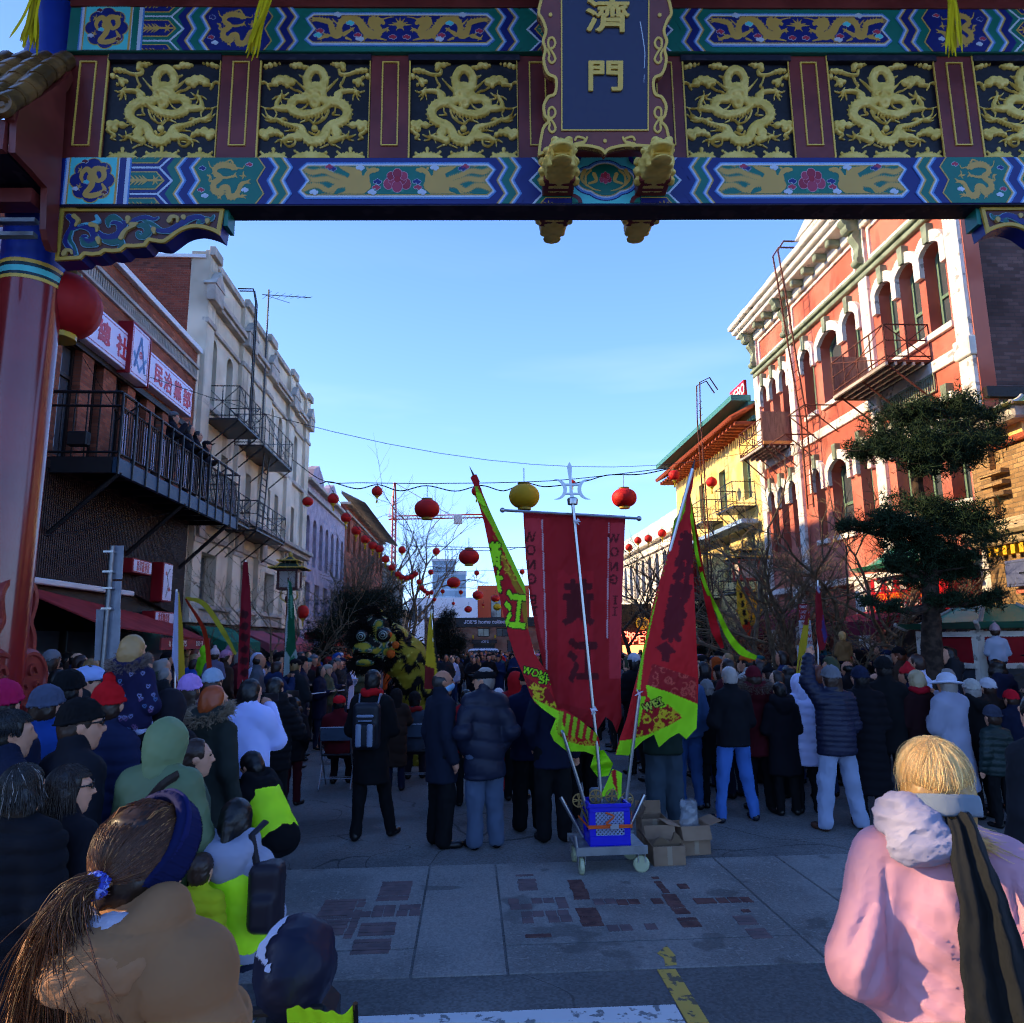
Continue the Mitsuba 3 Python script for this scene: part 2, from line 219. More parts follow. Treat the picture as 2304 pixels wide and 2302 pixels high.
GLYPHS={"濟":[[[1,47,1,49,4,51,5,54,9,54,19,48,21,45,23,45,24,40,26,40,30,48,30,50,26,50,26,58,27,59,47,60,45,63,26,63,25,64,22,61,19,60,9,71,7,71,4,74,5,78,8,81,12,81,21,72,24,71,26,73,52,73,52,75,50,81,53,83,60,83,62,80,63,73,92,73,93,71,92,63,85,62,89,59,89,56,84,54,84,51,89,41,93,39,93,36,88,31,85,34,83,34,83,-10,82,-11,74,-11,73,-10,72,5,42,5,37,-4,31,-10,28,-11,27,-9,22,-7,21,-4,28,2,32,11,33,34,31,34,29,31,26,31,22,35,22,37,17,35,13,40],[81,35,81,34,83,35,82,36],[69,59,72,58,77,61,80,61,80,63,72,63],[75,50,74,49,74,43,75,42,78,43,78,45,77,49],[43,16,72,15,73,17,44,18],[47,33,43,31,44,28,73,29,72,32,66,30,63,36,62,36,62,31,54,31,53,32,52,53,51,52,50,37],[62,39,64,38,65,41,64,54,62,51],[56,62,58,61,59,62,57,63],[39,48,38,41,41,41,42,50,40,50],[34,36,33,35,34,34,35,36]],[[2,-4,8,8,8,11,10,13,15,28,19,29,21,26,24,25,24,22,12,-8,8,-9]]],"門":[[[50,77,51,78,89,78,90,77,90,-1,88,-7,85,-9,82,-10,64,-10,63,-8,63,-5,61,-3,62,1,78,1,78,37,51,38,50,39],[61,49,78,48,78,54,61,54],[61,64,77,63,78,67,62,68]],[[7,77,8,78,44,78,45,77,45,40,44,39,18,39,18,-10,15,-11,7,-10],[18,50,33,49,34,53,19,54],[19,68,18,63,34,63,34,68]]],"權":[[[1,18,1,21,7,31,13,51,13,53,4,53,3,54,3,63,4,64,15,64,15,82,16,83,24,83,25,82,25,64,33,64,35,62,36,63,46,63,46,66,32,66,31,67,31,75,32,76,46,76,47,83,55,83,57,76,68,76,69,83,77,83,79,80,79,76,92,76,93,75,93,66,79,65,79,63,89,63,90,62,90,41,89,40,71,39,71,37,73,35,91,35,92,34,92,27,87,25,88,24,88,16,72,15,73,14,87,14,88,13,88,6,87,5,73,5,72,4,93,3,94,1,94,-5,93,-6,50,-6,47,-11,39,-11,38,-10,38,16,32,15,27,20,27,22,29,24,26,29,25,-10,17,-11,15,-10,15,23,13,23,8,11,4,11,4,14],[72,50,80,49,80,54,72,54],[56,64,62,62,63,63,68,63,68,65,57,66],[48,4,61,3,62,4,49,5],[48,15,61,14,62,15,49,16],[53,36,59,35,59,38,57,40,54,40],[45,50,52,49,52,54,45,54],[25,50,27,45,34,36,35,31,37,31,42,39,35,41,35,54,25,53]]],"總":[[[2,-5,8,20,4,22,2,30,9,35,9,37,14,43,13,44,4,43,2,48,2,53,5,54,7,59,9,60,15,72,18,82,23,82,28,79,26,71,18,58,18,55,22,55,29,68,31,68,38,64,33,53,28,46,28,45,34,44,39,30,39,26,40,26,39,23,34,21,38,9,39,9,40,12,41,20,43,22,49,20,50,22,58,23,57,25,42,25,41,26,41,73,42,74,57,74,58,80,60,83,68,82,70,80,68,77,68,74,89,74,90,72,90,27,89,25,83,24,89,16,94,6,94,1,89,-2,86,-2,85,0,83,0,82,-5,77,-8,56,-8,53,-7,50,-3,50,8,48,8,47,2,43,-4,35,-1,35,1,30,1,29,3,29,7,28,7,28,-3,23,-5,19,-5,18,-3,18,7,16,10,15,10,15,5,11,-7,8,-8],[71,25,70,22,74,18,75,21,80,23,80,24],[76,17,75,16,76,15,76,11,80,10,79,14],[75,46,77,43,79,43,79,51,77,51],[61,18,60,17,60,2,74,2,75,10,68,8,64,16],[63,36,64,35,72,36,70,39,68,39],[64,54,65,52,67,52,69,54,65,55],[51,42,53,41,58,43,59,47,57,48,54,46,51,47],[51,58,53,57,56,60,57,64,51,64],[9,21,15,19,25,20,30,22,30,25,28,26,17,23,13,23],[21,36,26,35,26,39,23,39]]],"社":[[[35,4,60,4,60,41,40,41,39,42,39,51,40,52,60,52,60,82,61,83,71,83,72,81,72,52,91,52,92,51,92,42,91,41,72,41,72,4,93,4,94,3,94,-6,93,-7,36,-7,35,-6]],[[1,25,1,29,10,34,20,44,20,46,23,48,26,53,25,55,5,55,3,56,3,65,4,66,20,66,20,69,14,75,13,78,16,81,21,83,25,80,25,78,31,72,32,66,37,66,41,63,41,59,39,57,39,54,37,53,31,40,43,28,43,26,37,19,35,19,30,26,28,26,28,-10,27,-11,17,-10,17,25,15,25,9,19,4,18,3,23]]],"民":[[[5,-4,5,-1,9,3,9,77,10,78,80,78,82,76,82,47,80,45,54,45,54,38,56,35,88,35,89,33,89,25,88,24,59,23,59,20,62,14,68,8,68,6,70,6,72,3,77,2,79,3,80,15,81,16,84,16,85,14,90,12,90,4,87,-5,84,-8,81,-9,72,-9,65,-6,58,0,58,2,53,7,48,17,47,23,45,24,21,24,21,6,23,5,41,11,46,11,47,10,47,1,16,-8,11,-11,8,-10,8,-7],[21,57,69,56,70,66,22,67],[21,36,43,35,43,41,42,45,21,45]]],"治":[[[2,46,3,51,7,55,10,55,28,45,28,47,33,50,33,52,36,54,42,65,44,66,51,82,54,83,61,81,63,78,56,65,54,64,53,60,47,53,47,50,62,50,63,51,72,51,71,55,63,63,63,67,69,70,72,70,87,52,90,45,92,44,93,40,90,37,86,35,83,35,79,41,30,37,28,42,26,41,24,36,21,35,15,40]],[[34,-11,34,32,35,33,85,33,86,32,86,-10,85,-11,77,-11,75,-10,74,-7,46,-7,44,-11],[45,5,75,4,75,22,45,22]],[[8,73,8,76,11,78,12,81,16,81,33,72,34,68,30,64,30,62,26,62,20,67]],[[4,-3,10,8,12,9,13,13,15,14,23,31,26,31,29,27,31,27,32,23,17,-5,14,-9,10,-9]]],"黨":[[[4,-8,4,-5,11,-1,15,5,14,6,5,6,4,7,4,14,11,15,11,24,14,25,13,26,13,46,14,47,21,47,21,63,22,64,16,65,16,55,15,54,7,54,6,55,6,74,20,74,19,80,25,82,28,82,34,74,41,74,42,82,43,83,52,83,53,82,54,74,63,74,68,82,73,82,74,81,77,81,79,79,77,74,90,74,90,55,89,54,79,55,79,65,74,64,75,63,75,47,83,47,83,25,86,24,86,15,92,14,92,6,83,6,82,5,92,-5,92,-9,82,-11,80,-7,73,0,70,1,69,6,61,6,65,-2,66,-8,61,-10,56,-10,55,-9,53,-1,51,1,51,6,41,6,44,-5,44,-9,42,-10,34,-10,33,-9,33,-5,31,1,31,6,26,6,26,1,24,0,24,-2,15,-10,11,-11],[67,34,67,33,72,33,72,39,69,39,69,36],[54,39,53,33,56,33,58,39],[37,39,39,33,42,33,42,39],[24,34,28,33,26,39,24,39]]],"部":[[[3,35,3,44,4,45,17,46,15,53,12,57,12,60,6,61,6,71,24,71,24,74,22,77,22,81,24,82,31,83,34,79,36,71,54,71,55,70,55,61,50,59,47,49,45,47,46,45,58,44,58,77,60,78,87,78,93,74,92,68,90,66,90,63,82,45,82,43,88,36,91,29,91,25,92,24,91,11,84,4,79,4,78,3,69,4,69,-9,68,-10,59,-10,58,-9,58,35,56,34,4,34],[69,15,78,14,81,17,80,29,76,36,70,42],[69,45,71,44,71,47,77,59,79,67,69,67],[24,59,28,45,33,45,36,50,38,60,25,60]],[[8,28,11,30,51,30,53,28,53,-8,52,-9,42,-9,41,-6,20,-6,19,-10,9,-10,8,-8],[19,6,42,5,42,19,19,19]]],"黃":[[[2,-5,2,-2,20,3,20,4,14,6,14,40,15,42,4,42,3,43,3,51,4,52,26,53,26,65,9,65,8,66,8,75,26,75,26,82,27,83,35,83,37,81,38,75,59,75,61,83,70,83,71,82,71,75,88,75,89,74,89,66,88,65,71,65,71,54,70,53,93,52,93,42,82,42,83,40,83,6,79,4,79,3,85,2,94,-2,94,-5,91,-8,85,-11,72,-4,56,1,55,5,40,5,40,1,30,-4,10,-11,8,-11],[53,15,71,14,72,18,54,19],[55,32,53,30,54,28,72,29,70,32],[37,63,59,62,60,64,38,65],[25,15,41,14,42,18,26,19],[25,29,41,28,42,31,26,32]]],"江":[[[7,75,12,81,15,81,33,69,34,73,88,73,89,72,89,63,88,62,67,62,67,8,93,7,94,6,94,-4,30,-4,29,-3,29,6,30,7,55,7,55,62,35,62,33,67,27,60,25,60,22,64,20,64,13,70,9,71,7,73]],[[5,-3,7,2,9,3,15,15,17,16,23,29,25,31,28,30,33,25,33,23,15,-9,10,-8]],[[2,46,2,49,5,51,6,54,11,54,27,45,28,42,23,35,20,35,16,39]]],"夏":[[[2,-5,3,0,19,1,20,2,34,4,34,5,31,10,27,12,11,5,7,5,7,7,3,10,3,14,14,17,25,23,26,25,16,26,15,27,15,66,16,67,6,68,5,69,5,77,6,78,90,78,91,77,91,69,90,68,80,67,81,66,81,27,75,25,76,23,78,23,79,20,69,9,67,9,64,6,64,4,73,3,74,2,94,0,95,-3,92,-6,91,-10,73,-9,72,-8,56,-5,50,-2,46,-2,39,-5,22,-8,21,-9,15,-9,14,-10,5,-10],[26,36,69,35,70,36,27,37],[26,57,69,56,70,57,27,58],[41,15,45,11,50,10,58,15,42,16]]],"堂":[[[4,-7,4,1,5,2,42,2,42,10,13,10,13,20,42,21,42,26,21,26,20,27,20,52,21,53,76,53,77,52,77,27,76,26,54,26,53,22,55,20,84,20,85,19,85,11,84,10,54,10,53,4,55,2,91,2,92,1,92,-7,91,-8,5,-8],[30,37,65,36,66,42,31,43]],[[5,66,6,67,19,67,19,70,14,75,14,78,19,81,24,81,29,75,33,67,42,67,42,82,43,83,53,83,53,67,62,67,71,78,71,80,73,82,75,82,83,79,83,76,77,69,77,67,91,67,91,42,81,42,80,43,79,57,17,57,16,43,15,42,6,42,5,43]]],"本":[[[2,11,2,15,4,15,10,21,12,21,13,24,21,31,32,50,31,51,5,51,4,52,4,61,5,62,42,62,42,82,53,82,54,81,54,62,91,62,92,61,92,52,91,51,64,50,65,46,67,45,68,41,70,40,74,32,87,19,89,19,95,14,88,5,84,6,77,12,76,8,54,8,54,-9,52,-11,44,-11,42,-10,42,8,20,8,19,12,16,11,12,6,8,5],[54,20,70,20,66,24,55,42],[26,20,27,19,42,19,42,43,40,43,35,32]]],"鈴":[[[1,58,13,68,13,70,19,76,21,82,26,83,31,80,30,76,31,74,45,64,45,60,43,56,40,54,40,51,42,51,48,57,48,59,52,62,54,67,56,68,57,72,61,77,62,82,70,81,72,79,71,74,75,70,75,68,90,52,92,52,95,49,95,46,91,43,91,41,87,40,74,53,74,55,71,57,71,59,67,64,64,64,62,59,59,57,59,54,63,56,66,56,68,54,75,42,74,37,86,37,90,34,89,28,73,6,73,3,79,-2,79,-6,77,-6,74,-10,71,-10,49,12,49,14,55,19,57,19,63,13,66,13,67,16,71,19,75,27,45,27,43,33,42,31,38,31,38,29,42,28,42,25,37,12,37,10,42,10,43,2,40,0,37,0,28,-3,24,-3,10,-7,5,-7,2,2,5,4,10,4,10,5,9,7,9,13,7,18,7,22,6,23,6,28,14,29,17,16,18,16,19,30,4,31,4,41,19,41,19,47,10,48,9,49,5,48,1,55],[43,39,44,35,45,35,45,37,65,38,63,44,61,45,57,52],[30,48,29,41,40,41,40,43,37,45,37,48],[19,59,20,58,33,59,25,66,23,66],[29,22,31,21,33,31,29,31],[17,7,19,6,19,8,17,8],[13,6,15,5,16,6,14,7]]],"衆":[[[3,0,4,4,16,6,21,9,24,9,32,13,37,18,43,18,43,23,41,23,37,19,33,18,30,15,27,15,20,11,9,9,8,12,4,14,4,18,24,23,28,26,11,27,9,33,7,34,8,37,28,37,29,38,44,38,45,39,57,40,56,41,4,41,3,42,3,51,4,52,15,52,15,73,39,73,41,76,42,82,46,83,47,82,53,82,54,81,54,78,52,75,52,73,81,73,82,72,82,52,92,52,93,51,93,42,92,41,84,41,87,35,84,34,83,31,88,29,88,25,81,20,77,19,76,17,70,15,70,14,75,10,93,5,92,0,88,-5,73,-1,55,10,54,-9,53,-10,43,-10,42,8,27,-1,24,-1,22,-3,13,-6,9,-6],[54,27,56,23,60,20,76,29,77,31,72,32,71,31,64,31,64,30,55,30],[64,63,62,61,62,52,71,52,71,63],[44,53,52,52,52,63,44,63],[26,53,34,52,34,63,26,63]]],"會":[[[2,58,17,62,28,67,29,69,37,73,46,83,54,81,58,74,60,74,62,71,70,68,71,66,74,66,78,63,90,59,94,59,95,55,91,52,90,49,82,49,82,27,77,25,78,24,78,-9,77,-10,67,-10,65,-7,31,-7,30,-10,20,-10,19,-9,19,24,20,25,14,27,14,50,6,49,5,52,2,54],[66,36,67,35,72,35,72,46,70,46,70,43],[66,56,67,55,69,56,68,57],[30,15,65,14,66,15,31,16],[32,5,30,3,31,2,66,3,65,5],[54,46,53,36,54,35,59,45],[44,66,45,65,53,66,49,69],[37,45,40,39,40,36,43,35,43,46,38,46],[28,56,28,55,30,56,29,57],[26,43,26,46,24,46,24,35,30,35,29,40]]],"新":[[[2,5,3,9,8,14,8,17,11,22,11,24,3,24,3,33,4,34,22,35,22,40,3,40,2,42,2,49,3,50,13,51,11,61,4,63,4,71,5,72,21,72,19,81,25,83,28,83,30,81,34,72,51,72,56,74,60,74,61,75,77,78,82,81,84,81,91,75,91,72,89,71,62,64,62,50,93,50,94,49,94,40,93,39,83,38,83,-10,73,-10,72,-9,71,39,62,39,62,28,61,27,61,18,60,17,59,7,57,1,51,-9,48,-9,42,-4,44,2,40,4,35,16,33,15,33,-1,32,-4,27,-8,16,-8,14,-3,14,2,22,2,22,19,20,19,16,8,10,0],[33,35,50,34,51,40,33,40],[44,61,41,52,41,50,51,50,51,62,46,62],[43,24,42,21,44,20,47,12,49,12,50,17,50,24],[34,22,35,24,33,24,33,22],[21,61,24,50,30,50,33,58,33,62,22,62],[19,23,20,22,22,22,21,24]]],"華":[[[3,34,3,43,20,43,20,49,10,49,10,58,11,59,26,60,26,65,5,65,4,66,4,75,6,76,26,76,26,82,28,83,35,83,37,81,38,76,58,76,59,82,68,83,70,81,70,76,90,76,92,75,92,65,70,64,70,59,86,59,87,58,87,50,86,49,76,49,76,43,93,43,93,34,92,33,76,32,76,27,88,27,88,17,53,16,54,12,92,12,92,3,91,2,53,2,53,-10,52,-11,43,-11,42,-10,42,2,5,2,4,3,4,11,5,12,41,12,42,16,9,17,8,18,8,26,9,27,20,27,20,33,4,33],[53,44,65,43,65,49,53,49],[54,33,53,27,65,27,65,33],[37,60,58,59,59,64,38,65],[31,45,33,43,42,43,42,49,31,49],[42,32,31,33,31,27,42,27]]],"園":[[[6,78,8,79,88,79,90,78,90,-10,89,-11,80,-11,78,-7,18,-7,15,-11,7,-11,6,-10],[71,18,72,16,79,13,79,24,77,24],[72,45,73,42,73,28,79,26,79,46],[72,56,54,56,53,55,77,54,79,53,79,68,53,68,54,65,72,65,73,64,73,57],[75,5,75,4,79,4,79,8,77,8],[53,15,52,14,52,4,72,4,72,6,70,6,69,8],[60,23,61,22,62,23,60,24],[35,36,35,32,62,33,61,36],[17,54,42,54,41,56,24,56,23,57,23,64,25,65,41,65,42,68,17,68],[17,5,41,4,41,14,38,14,37,12,24,6,20,6,17,8],[17,16,19,15,23,16,35,23,34,24,24,24,24,45,17,45]]],"酒":[[[3,-4,6,4,8,5,16,21,16,24,19,30,23,30,27,26,29,26,29,56,30,57,44,57,46,59,45,66,27,66,23,61,21,61,19,64,5,72,5,75,10,81,14,80,15,78,25,73,27,77,93,77,94,76,94,68,92,66,72,65,72,57,90,57,90,-10,80,-10,78,-6,41,-6,40,-10,31,-11,29,-9,28,22,27,22,27,19,14,-8,10,-9],[40,5,78,4,79,11,41,12],[43,23,44,22,78,22,79,26,64,28,61,33,61,47,57,47,56,39,53,32,49,27,47,27],[71,38,79,37,79,47,71,47],[56,59,57,57,61,57,61,66,56,66],[40,35,42,34,44,36,46,40,47,47,40,47]],[[1,47,4,53,6,55,9,55,25,46,26,43,21,36,18,36]]],"家":[[[4,1,4,3,7,5,11,5,19,9,22,9,26,12,29,12,30,14,44,21,47,25,47,27,44,27,43,25,23,15,20,15,12,11,9,12,8,16,6,17,6,21,28,28,41,35,41,36,40,38,38,38,33,35,30,35,26,32,20,31,15,28,10,28,9,29,6,34,6,37,21,41,32,46,32,47,18,48,17,51,16,50,7,50,6,51,6,73,7,74,40,74,39,81,45,83,50,83,55,74,90,74,91,72,91,52,90,50,78,51,77,47,84,42,84,40,70,29,70,26,76,16,85,7,89,6,90,4,93,4,95,2,95,0,90,-4,89,-7,83,-5,82,-3,77,-1,70,6,70,8,65,13,60,23,59,22,60,20,60,5,58,-2,54,-7,49,-10,44,-10,43,-11,33,-10,30,-2,31,0,43,0,46,1,49,8,48,12,42,9,41,7,23,-2,17,-3,12,-6,8,-6,7,-2],[17,58,19,58,77,58,78,57,79,62,18,63],[48,45,52,40,55,33,56,33,61,37,63,37,66,41,68,41,74,47,53,48,50,45]]],"杏":[[[1,33,2,36,17,43,31,56,30,58,4,58,3,67,5,69,42,69,42,82,43,83,52,83,54,81,54,69,91,69,93,67,92,58,64,57,70,50,76,47,78,44,89,38,94,37,94,33,90,30,89,27,86,27,76,32,66,41,64,41,56,50,54,50,54,29,78,29,79,28,79,-9,78,-10,68,-10,67,-7,29,-7,27,-11,18,-11,17,-10,17,28,18,29,42,29,42,51,40,51,39,48,25,35,10,26,7,26],[29,18,28,4,68,4,68,18]]],"一":[[[2,42,3,43,93,43,94,42,94,32,93,31,3,31,2,32]]]}
# ------------------------ smooth solids on a grid
def smin(a,b,k):h=np.clip(.5+.5*(b-a)/k,0,1);return b+(a-b)*h-k*h*(1-h)
def smax(a,b,k):return-smin(-a,-b,k)
def sd_box(x,y,z,a,b,c,r):
 q=np.stack(np.broadcast_arrays(np.abs(x)-a+r,np.abs(y)-b+r,np.abs(z)-c+r))
 return np.sqrt((np.maximum(q,0)**2).sum(0))+np.minimum(q.max(0),0)-r
def sd_ell(x,y,z,a,b,c):
 k0=np.sqrt((x/a)**2+(y/b)**2+(z/c)**2);k1=np.sqrt((x/a**2)**2+(y/b**2)**2+(z/c**2)**2)
 return k0*(k0-1)/np.maximum(k1,1e-6)
def nets(D,o,h):
 """Naive surface nets: vertices and quads of D = 0 (inside negative)."""
 S=D<0;nx,ny,nz=D.shape
 c=[S[i:nx-1+i,j:ny-1+j,k:nz-1+k]for i in(0,1)for j in(0,1)for k in(0,1)]
 cnt=sum(x.astype(np.int8)for x in c);mix=(cnt>0)&(cnt<8)
 I=np.argwhere(mix);idx=-np.ones(mix.shape,np.int64);idx[mix]=np.arange(len(I))
 acc,num=np.zeros((len(I),3)),np.zeros(len(I))
 off=np.array([[i,j,k]for i in(0,1)for j in(0,1)for k in(0,1)])
 val=np.stack([D[I[:,0]+a,I[:,1]+b,I[:,2]+c_]for a,b,c_ in off],1)
 for a in range(8):
  for b in range(a+1,8):
   if np.abs(off[a]-off[b]).sum()!=1:continue
   va,vb=val[:,a],val[:,b];m=(va<0)!=(vb<0)
   t=np.where(m,va/np.where(m,va-vb,1),0)
   acc+=np.where(m[:,None],off[a]+(off[b]-off[a])*t[:,None],0);num+=m
 V=(I+acc/num[:,None])*h+o
 F=[]
 for ax in range(3):
  sl0=[slice(None)]*3;sl1=[slice(None)]*3;sl0[ax]=slice(0,-1);sl1[ax]=slice(1,None)
  a,b=S[tuple(sl0)],S[tuple(sl1)];e=np.argwhere(a!=b)
  u,v=[k for k in range(3)if k!=ax]
  e=e[(e[:,u]>0)&(e[:,v]>0)&(e[:,u]<D.shape[u]-1)&(e[:,v]<D.shape[v]-1)]
  if not len(e):continue
  def cell(du,dv):q=e.copy();q[:,u]-=du;q[:,v]-=dv;return idx[q[:,0],q[:,1],q[:,2]]
  q=np.stack([cell(0,0),cell(1,0),cell(1,1),cell(0,1)],1)
  ins=a[e[:,0],e[:,1],e[:,2]]
  flip=ins if ax!=1 else~ins
  q[~flip]=q[~flip][:,::-1]
  F.append(q)
 F=np.vstack(F);return V,np.vstack([F[:,[0,1,2]],F[:,[0,2,3]]])
def surf(f,lo,hi,h):
 lo,hi=np.array(lo,float)-h,np.array(hi,float)+h
 n=np.ceil((hi-lo)/h).astype(int)+1
 ax=[(lo[k]+h*np.arange(n[k])).astype(np.float32)for k in range(3)]
 P=np.meshgrid(*ax,indexing='ij',sparse=True)
 D=np.broadcast_to(f(P),n).astype(np.float32)
 return nets(D,lo,h)
class Field:
 """Capsule-built solid evaluated only near each piece."""
 def __init__(s,lo,hi,h,k=.03):
  s.lo,s.h,s.k=np.array(lo,float),h,k
  n=np.ceil((np.array(hi)-lo)/h).astype(int)+1
  s.ax=[(lo[i]+h*np.arange(n[i])).astype(np.float32)for i in range(3)]
  s.D=np.full(n,.15,np.float32)
 def _win(s,lo,hi):
  sl=[]
  for i in range(3):
   a=max(0,int((lo[i]-s.lo[i])/s.h)-1);b=min(s.D.shape[i],int((hi[i]-s.lo[i])/s.h)+3)
   if b<=a:return None,None
   sl.append(slice(a,b))
  return tuple(sl),np.meshgrid(*[s.ax[i][sl[i]]for i in range(3)],indexing='ij',sparse=True)
 def put(s,fn,lo,hi,k=None,cut=False):
  k=s.k if k is None else k;m=k+.04
  w,P=s._win(np.array(lo)-m,np.array(hi)+m)
  if w is None:return s
  d=fn(P);s.D[w]=smax(s.D[w],-d,k)if cut else smin(s.D[w],d,k);return s
 def cap(s,a,b,ra,rb,k=None,sq=(1.,1.,1.),cut=False):
  """Tapered capsule; sq squeezes it along x, y, z about its own axis."""
  a,b=np.asarray(a,float),np.asarray(b,float);q=np.asarray(sq,float);A,B=a/q,b/q;ba=B-A;L=float(ba@ba)+1e-12
  def fn(P):
   X,Y,Z=P[0]/q[0]-A[0],P[1]/q[1]-A[1],P[2]/q[2]-A[2]
   t=np.clip((X*ba[0]+Y*ba[1]+Z*ba[2])/L,0,1)
   d=np.sqrt((X-t*ba[0])**2+(Y-t*ba[1])**2+(Z-t*ba[2])**2)-(ra+t*(rb-ra))
   return d*q.min()
  r=max(ra,rb)*q;return s.put(fn,np.minimum(a,b)-r,np.maximum(a,b)+r,k,cut)
 def ell(s,c,r,k=None,cut=False,R=None):
  c,r=np.asarray(c,float),np.asarray(r,float)
  def fn(P):
   X,Y,Z=P[0]-c[0],P[1]-c[1],P[2]-c[2]
   if R is not None:X,Y,Z=(R[0,i]*X+R[1,i]*Y+R[2,i]*Z for i in range(3))
   return sd_ell(X,Y,Z,*r)
  m=r if R is None else np.full(3,r.max());return s.put(fn,c-m,c+m,k,cut)
 def plane(s,n,d,k=.01):
  """Keeps the side where n . p < d."""
  P=np.meshgrid(*s.ax,indexing='ij',sparse=True);s.D=smax(s.D,(n[0]*P[0]+n[1]*P[1]+n[2]*P[2]-d).astype(np.float32),k);return s
 def mesh(s):
  D=s.D
  for i in range(3):
   D=D.copy();sl=[slice(None)]*3
   for e in(0,-1):sl[i]=e;D[tuple(sl)]=np.maximum(D[tuple(sl)],1e-3)
  return nets(D,s.lo,s.h)
  # ============== road
def road_col(p,n,uv):
 a=FB(p.x*1.1,p.y*1.1,0,4);s=N(p.x*70,p.y*70,p.z);t=N(p.x*160,p.y*160,3.)
 c=MIX((.085,.087,.088),(.130,.131,.130),SS(.3,.7,a));c=c*(.75+.5*s);c=MIX(c,(.17,.17,.17),.45*SS(.86,.95,t))
 v1,v2,w_=mikit.voronoi(p.x*.55+1.2*N(p.x*1.5,p.y*1.5,1.),p.y*.55+1.2*N(p.x*1.5,p.y*1.5,6.));c=c*(1-.55*(1-SS(.004,.02,v2-v1))*SS(.4,.6,N(p.x*.4,p.y*.4,3.)))
 stain=SS(.62,.72,FB(p.x*.6+9,p.y*.9,2.,3));return c*(1-.35*stain)
def conc_col(p,n,uv):
 a=FB(p.x*1.6+4,p.y*1.6,0,4);s=N(p.x*90,p.y*90,1.);g=N(p.x*45,p.y*45,7.)
 c=MIX((.135,.134,.130),(.20,.197,.19),SS(.3,.7,a))*(.8+.4*s);c=MIX(c,(.26,.25,.23),.55*SS(.78,.9,g));return MIX(c,(.05,.05,.05),.5*SS(.66,.74,FB(p.x*3,p.y*3,5.,3)))
rough_h=lambda p,n,uv:N(p.x*80,p.y*80,0.)+.6*N(p.x*170,p.y*170,2.)
bumped('asphalt',mikit.proc(road_col),rough_h,.004,.8);bumped('concrete',mikit.proc(conc_col),rough_h,.0025,.75)
bumped('road_brick',speckle(rgb('493130'),rgb('60433f'),20),rough_h,.003,.75)
def worn(c1,c2,thr):
 return mikit.proc(lambda p,n,uv:MIX(c1,c2,SS(thr,thr+.12,FB(p.x*22,p.y*22,1.,4))))
pr('white_paint',worn((.52,.54,.56),(.16,.17,.18),.62),.6);pr('yellow_paint',worn((.46,.30,.06),(.10,.09,.06),.56),.6)
pr('sidewalk',speckle((.16,.155,.145),(.24,.23,.215),5),.85);pr('kerb',speckle((.2,.195,.18),(.28,.27,.25),8),.85)
ys=[-60,14,60,160,900];v=[];f=[]
for y in ys:
 for x in(-400,400):v.append((x,y,ground(min(y,160))))
for i in range(len(ys)-1):f.append((2*i,2*i+1,2*i+3,2*i+2))
obj('road',(v,f),'asphalt',kind='structure')
for s,x0,x1,nm in((-1,-7.5,-4.3,'sidewalk'),(1,6.6,9.9,'sidewalk')):
 m=MB();y=9.5 if s<0 else 9.5
 for ya,yb in((y,14),(14,60),(60,110)):
  a,b=ground(ya),ground(yb);h=.14
  m.add([(x0,ya,a-.2),(x1,ya,a-.2),(x1,yb,b-.2),(x0,yb,b-.2),(x0,ya,a+h),(x1,ya,a+h),(x1,yb,b+h),(x0,yb,b+h)],[(4,5,6,7),(0,1,5,4),(1,2,6,5),(3,0,4,7)])
 k=obj(nm,m,'sidewalk',kind='structure')
 xk=x1 if s<0 else x0
 for i in range(16):
  ya,yb=y+i*2.4,y+i*2.4+2.388;a,b=ground(ya),ground(yb);w=.16
  q=[(xk-w/2,ya,a-.1),(xk+w/2,ya,a-.1),(xk+w/2,yb,b-.1),(xk-w/2,yb,b-.1),(xk-w/2,ya,a+.15),(xk+w/2,ya,a+.15),(xk+w/2,yb,b+.15),(xk-w/2,yb,b+.15)]
  obj('kerb_stone',(q,[(4,5,6,7),(0,1,5,4),(1,2,6,5),(2,3,7,6),(3,0,4,7)]),'kerb',k)
g=lambda px,py:atZ(px,py,0)[:2]
def cc(x,y):return g(700+x*.5694,1880+y*.5694)
PV=tag(numbered('plaza'),'concrete panels with brick inlay across the street under the gate',kind='structure')
xs_=[-6.4,-3.1,-.37,.235,2.29,2.89,6.4];ymid=cc(900,432)[1]
for i in range(6):
 for ya,yb in(((5.0,7.31),)if i in(2,4)else((5.0,ymid),(ymid,7.31))):
  obj('concrete_panel',MB().box((xs_[i]+.009,ya+.009,-.05),(xs_[i+1]-.009,yb-.009,.006),ch=.003),'concrete',PV)
rng=np.random.default_rng(5)
def inlay(x0,y0,x1,y1,across,keep=1.,dark=False):
 """Bricks between two opposite photo corners; across: bricks run sideways (stacked) or upright (soldier row)."""
 a,b=cc(x0,y0),cc(x1,y1);lo,hi=np.minimum(a,b),np.maximum(a,b);bw,bl=(.062,.27)if across else(.095,.12)
 for yy in np.arange(lo[1],hi[1]-.03,bw if across else .125):
  for xx in np.arange(lo[0],hi[0]-.05,bl if across else bw):
   if rng.random()>keep:continue
   j=rng.normal(0,.004,3);q=MB().box((xx+j[0],yy+j[1],-.01),(min(xx+bl-.012,hi[0])+j[0]if across else xx+bw-.012+j[0],yy+(bw-.01 if across else .115),.0095+abs(j[2])*.4),ch=.002)
   obj('brick',q,'road_brick' if dark else 'road_brick_worn',PV)
bumped('road_brick_worn',speckle(rgb('584c4e'),rgb('685657'),12),rough_h,.002,.8)
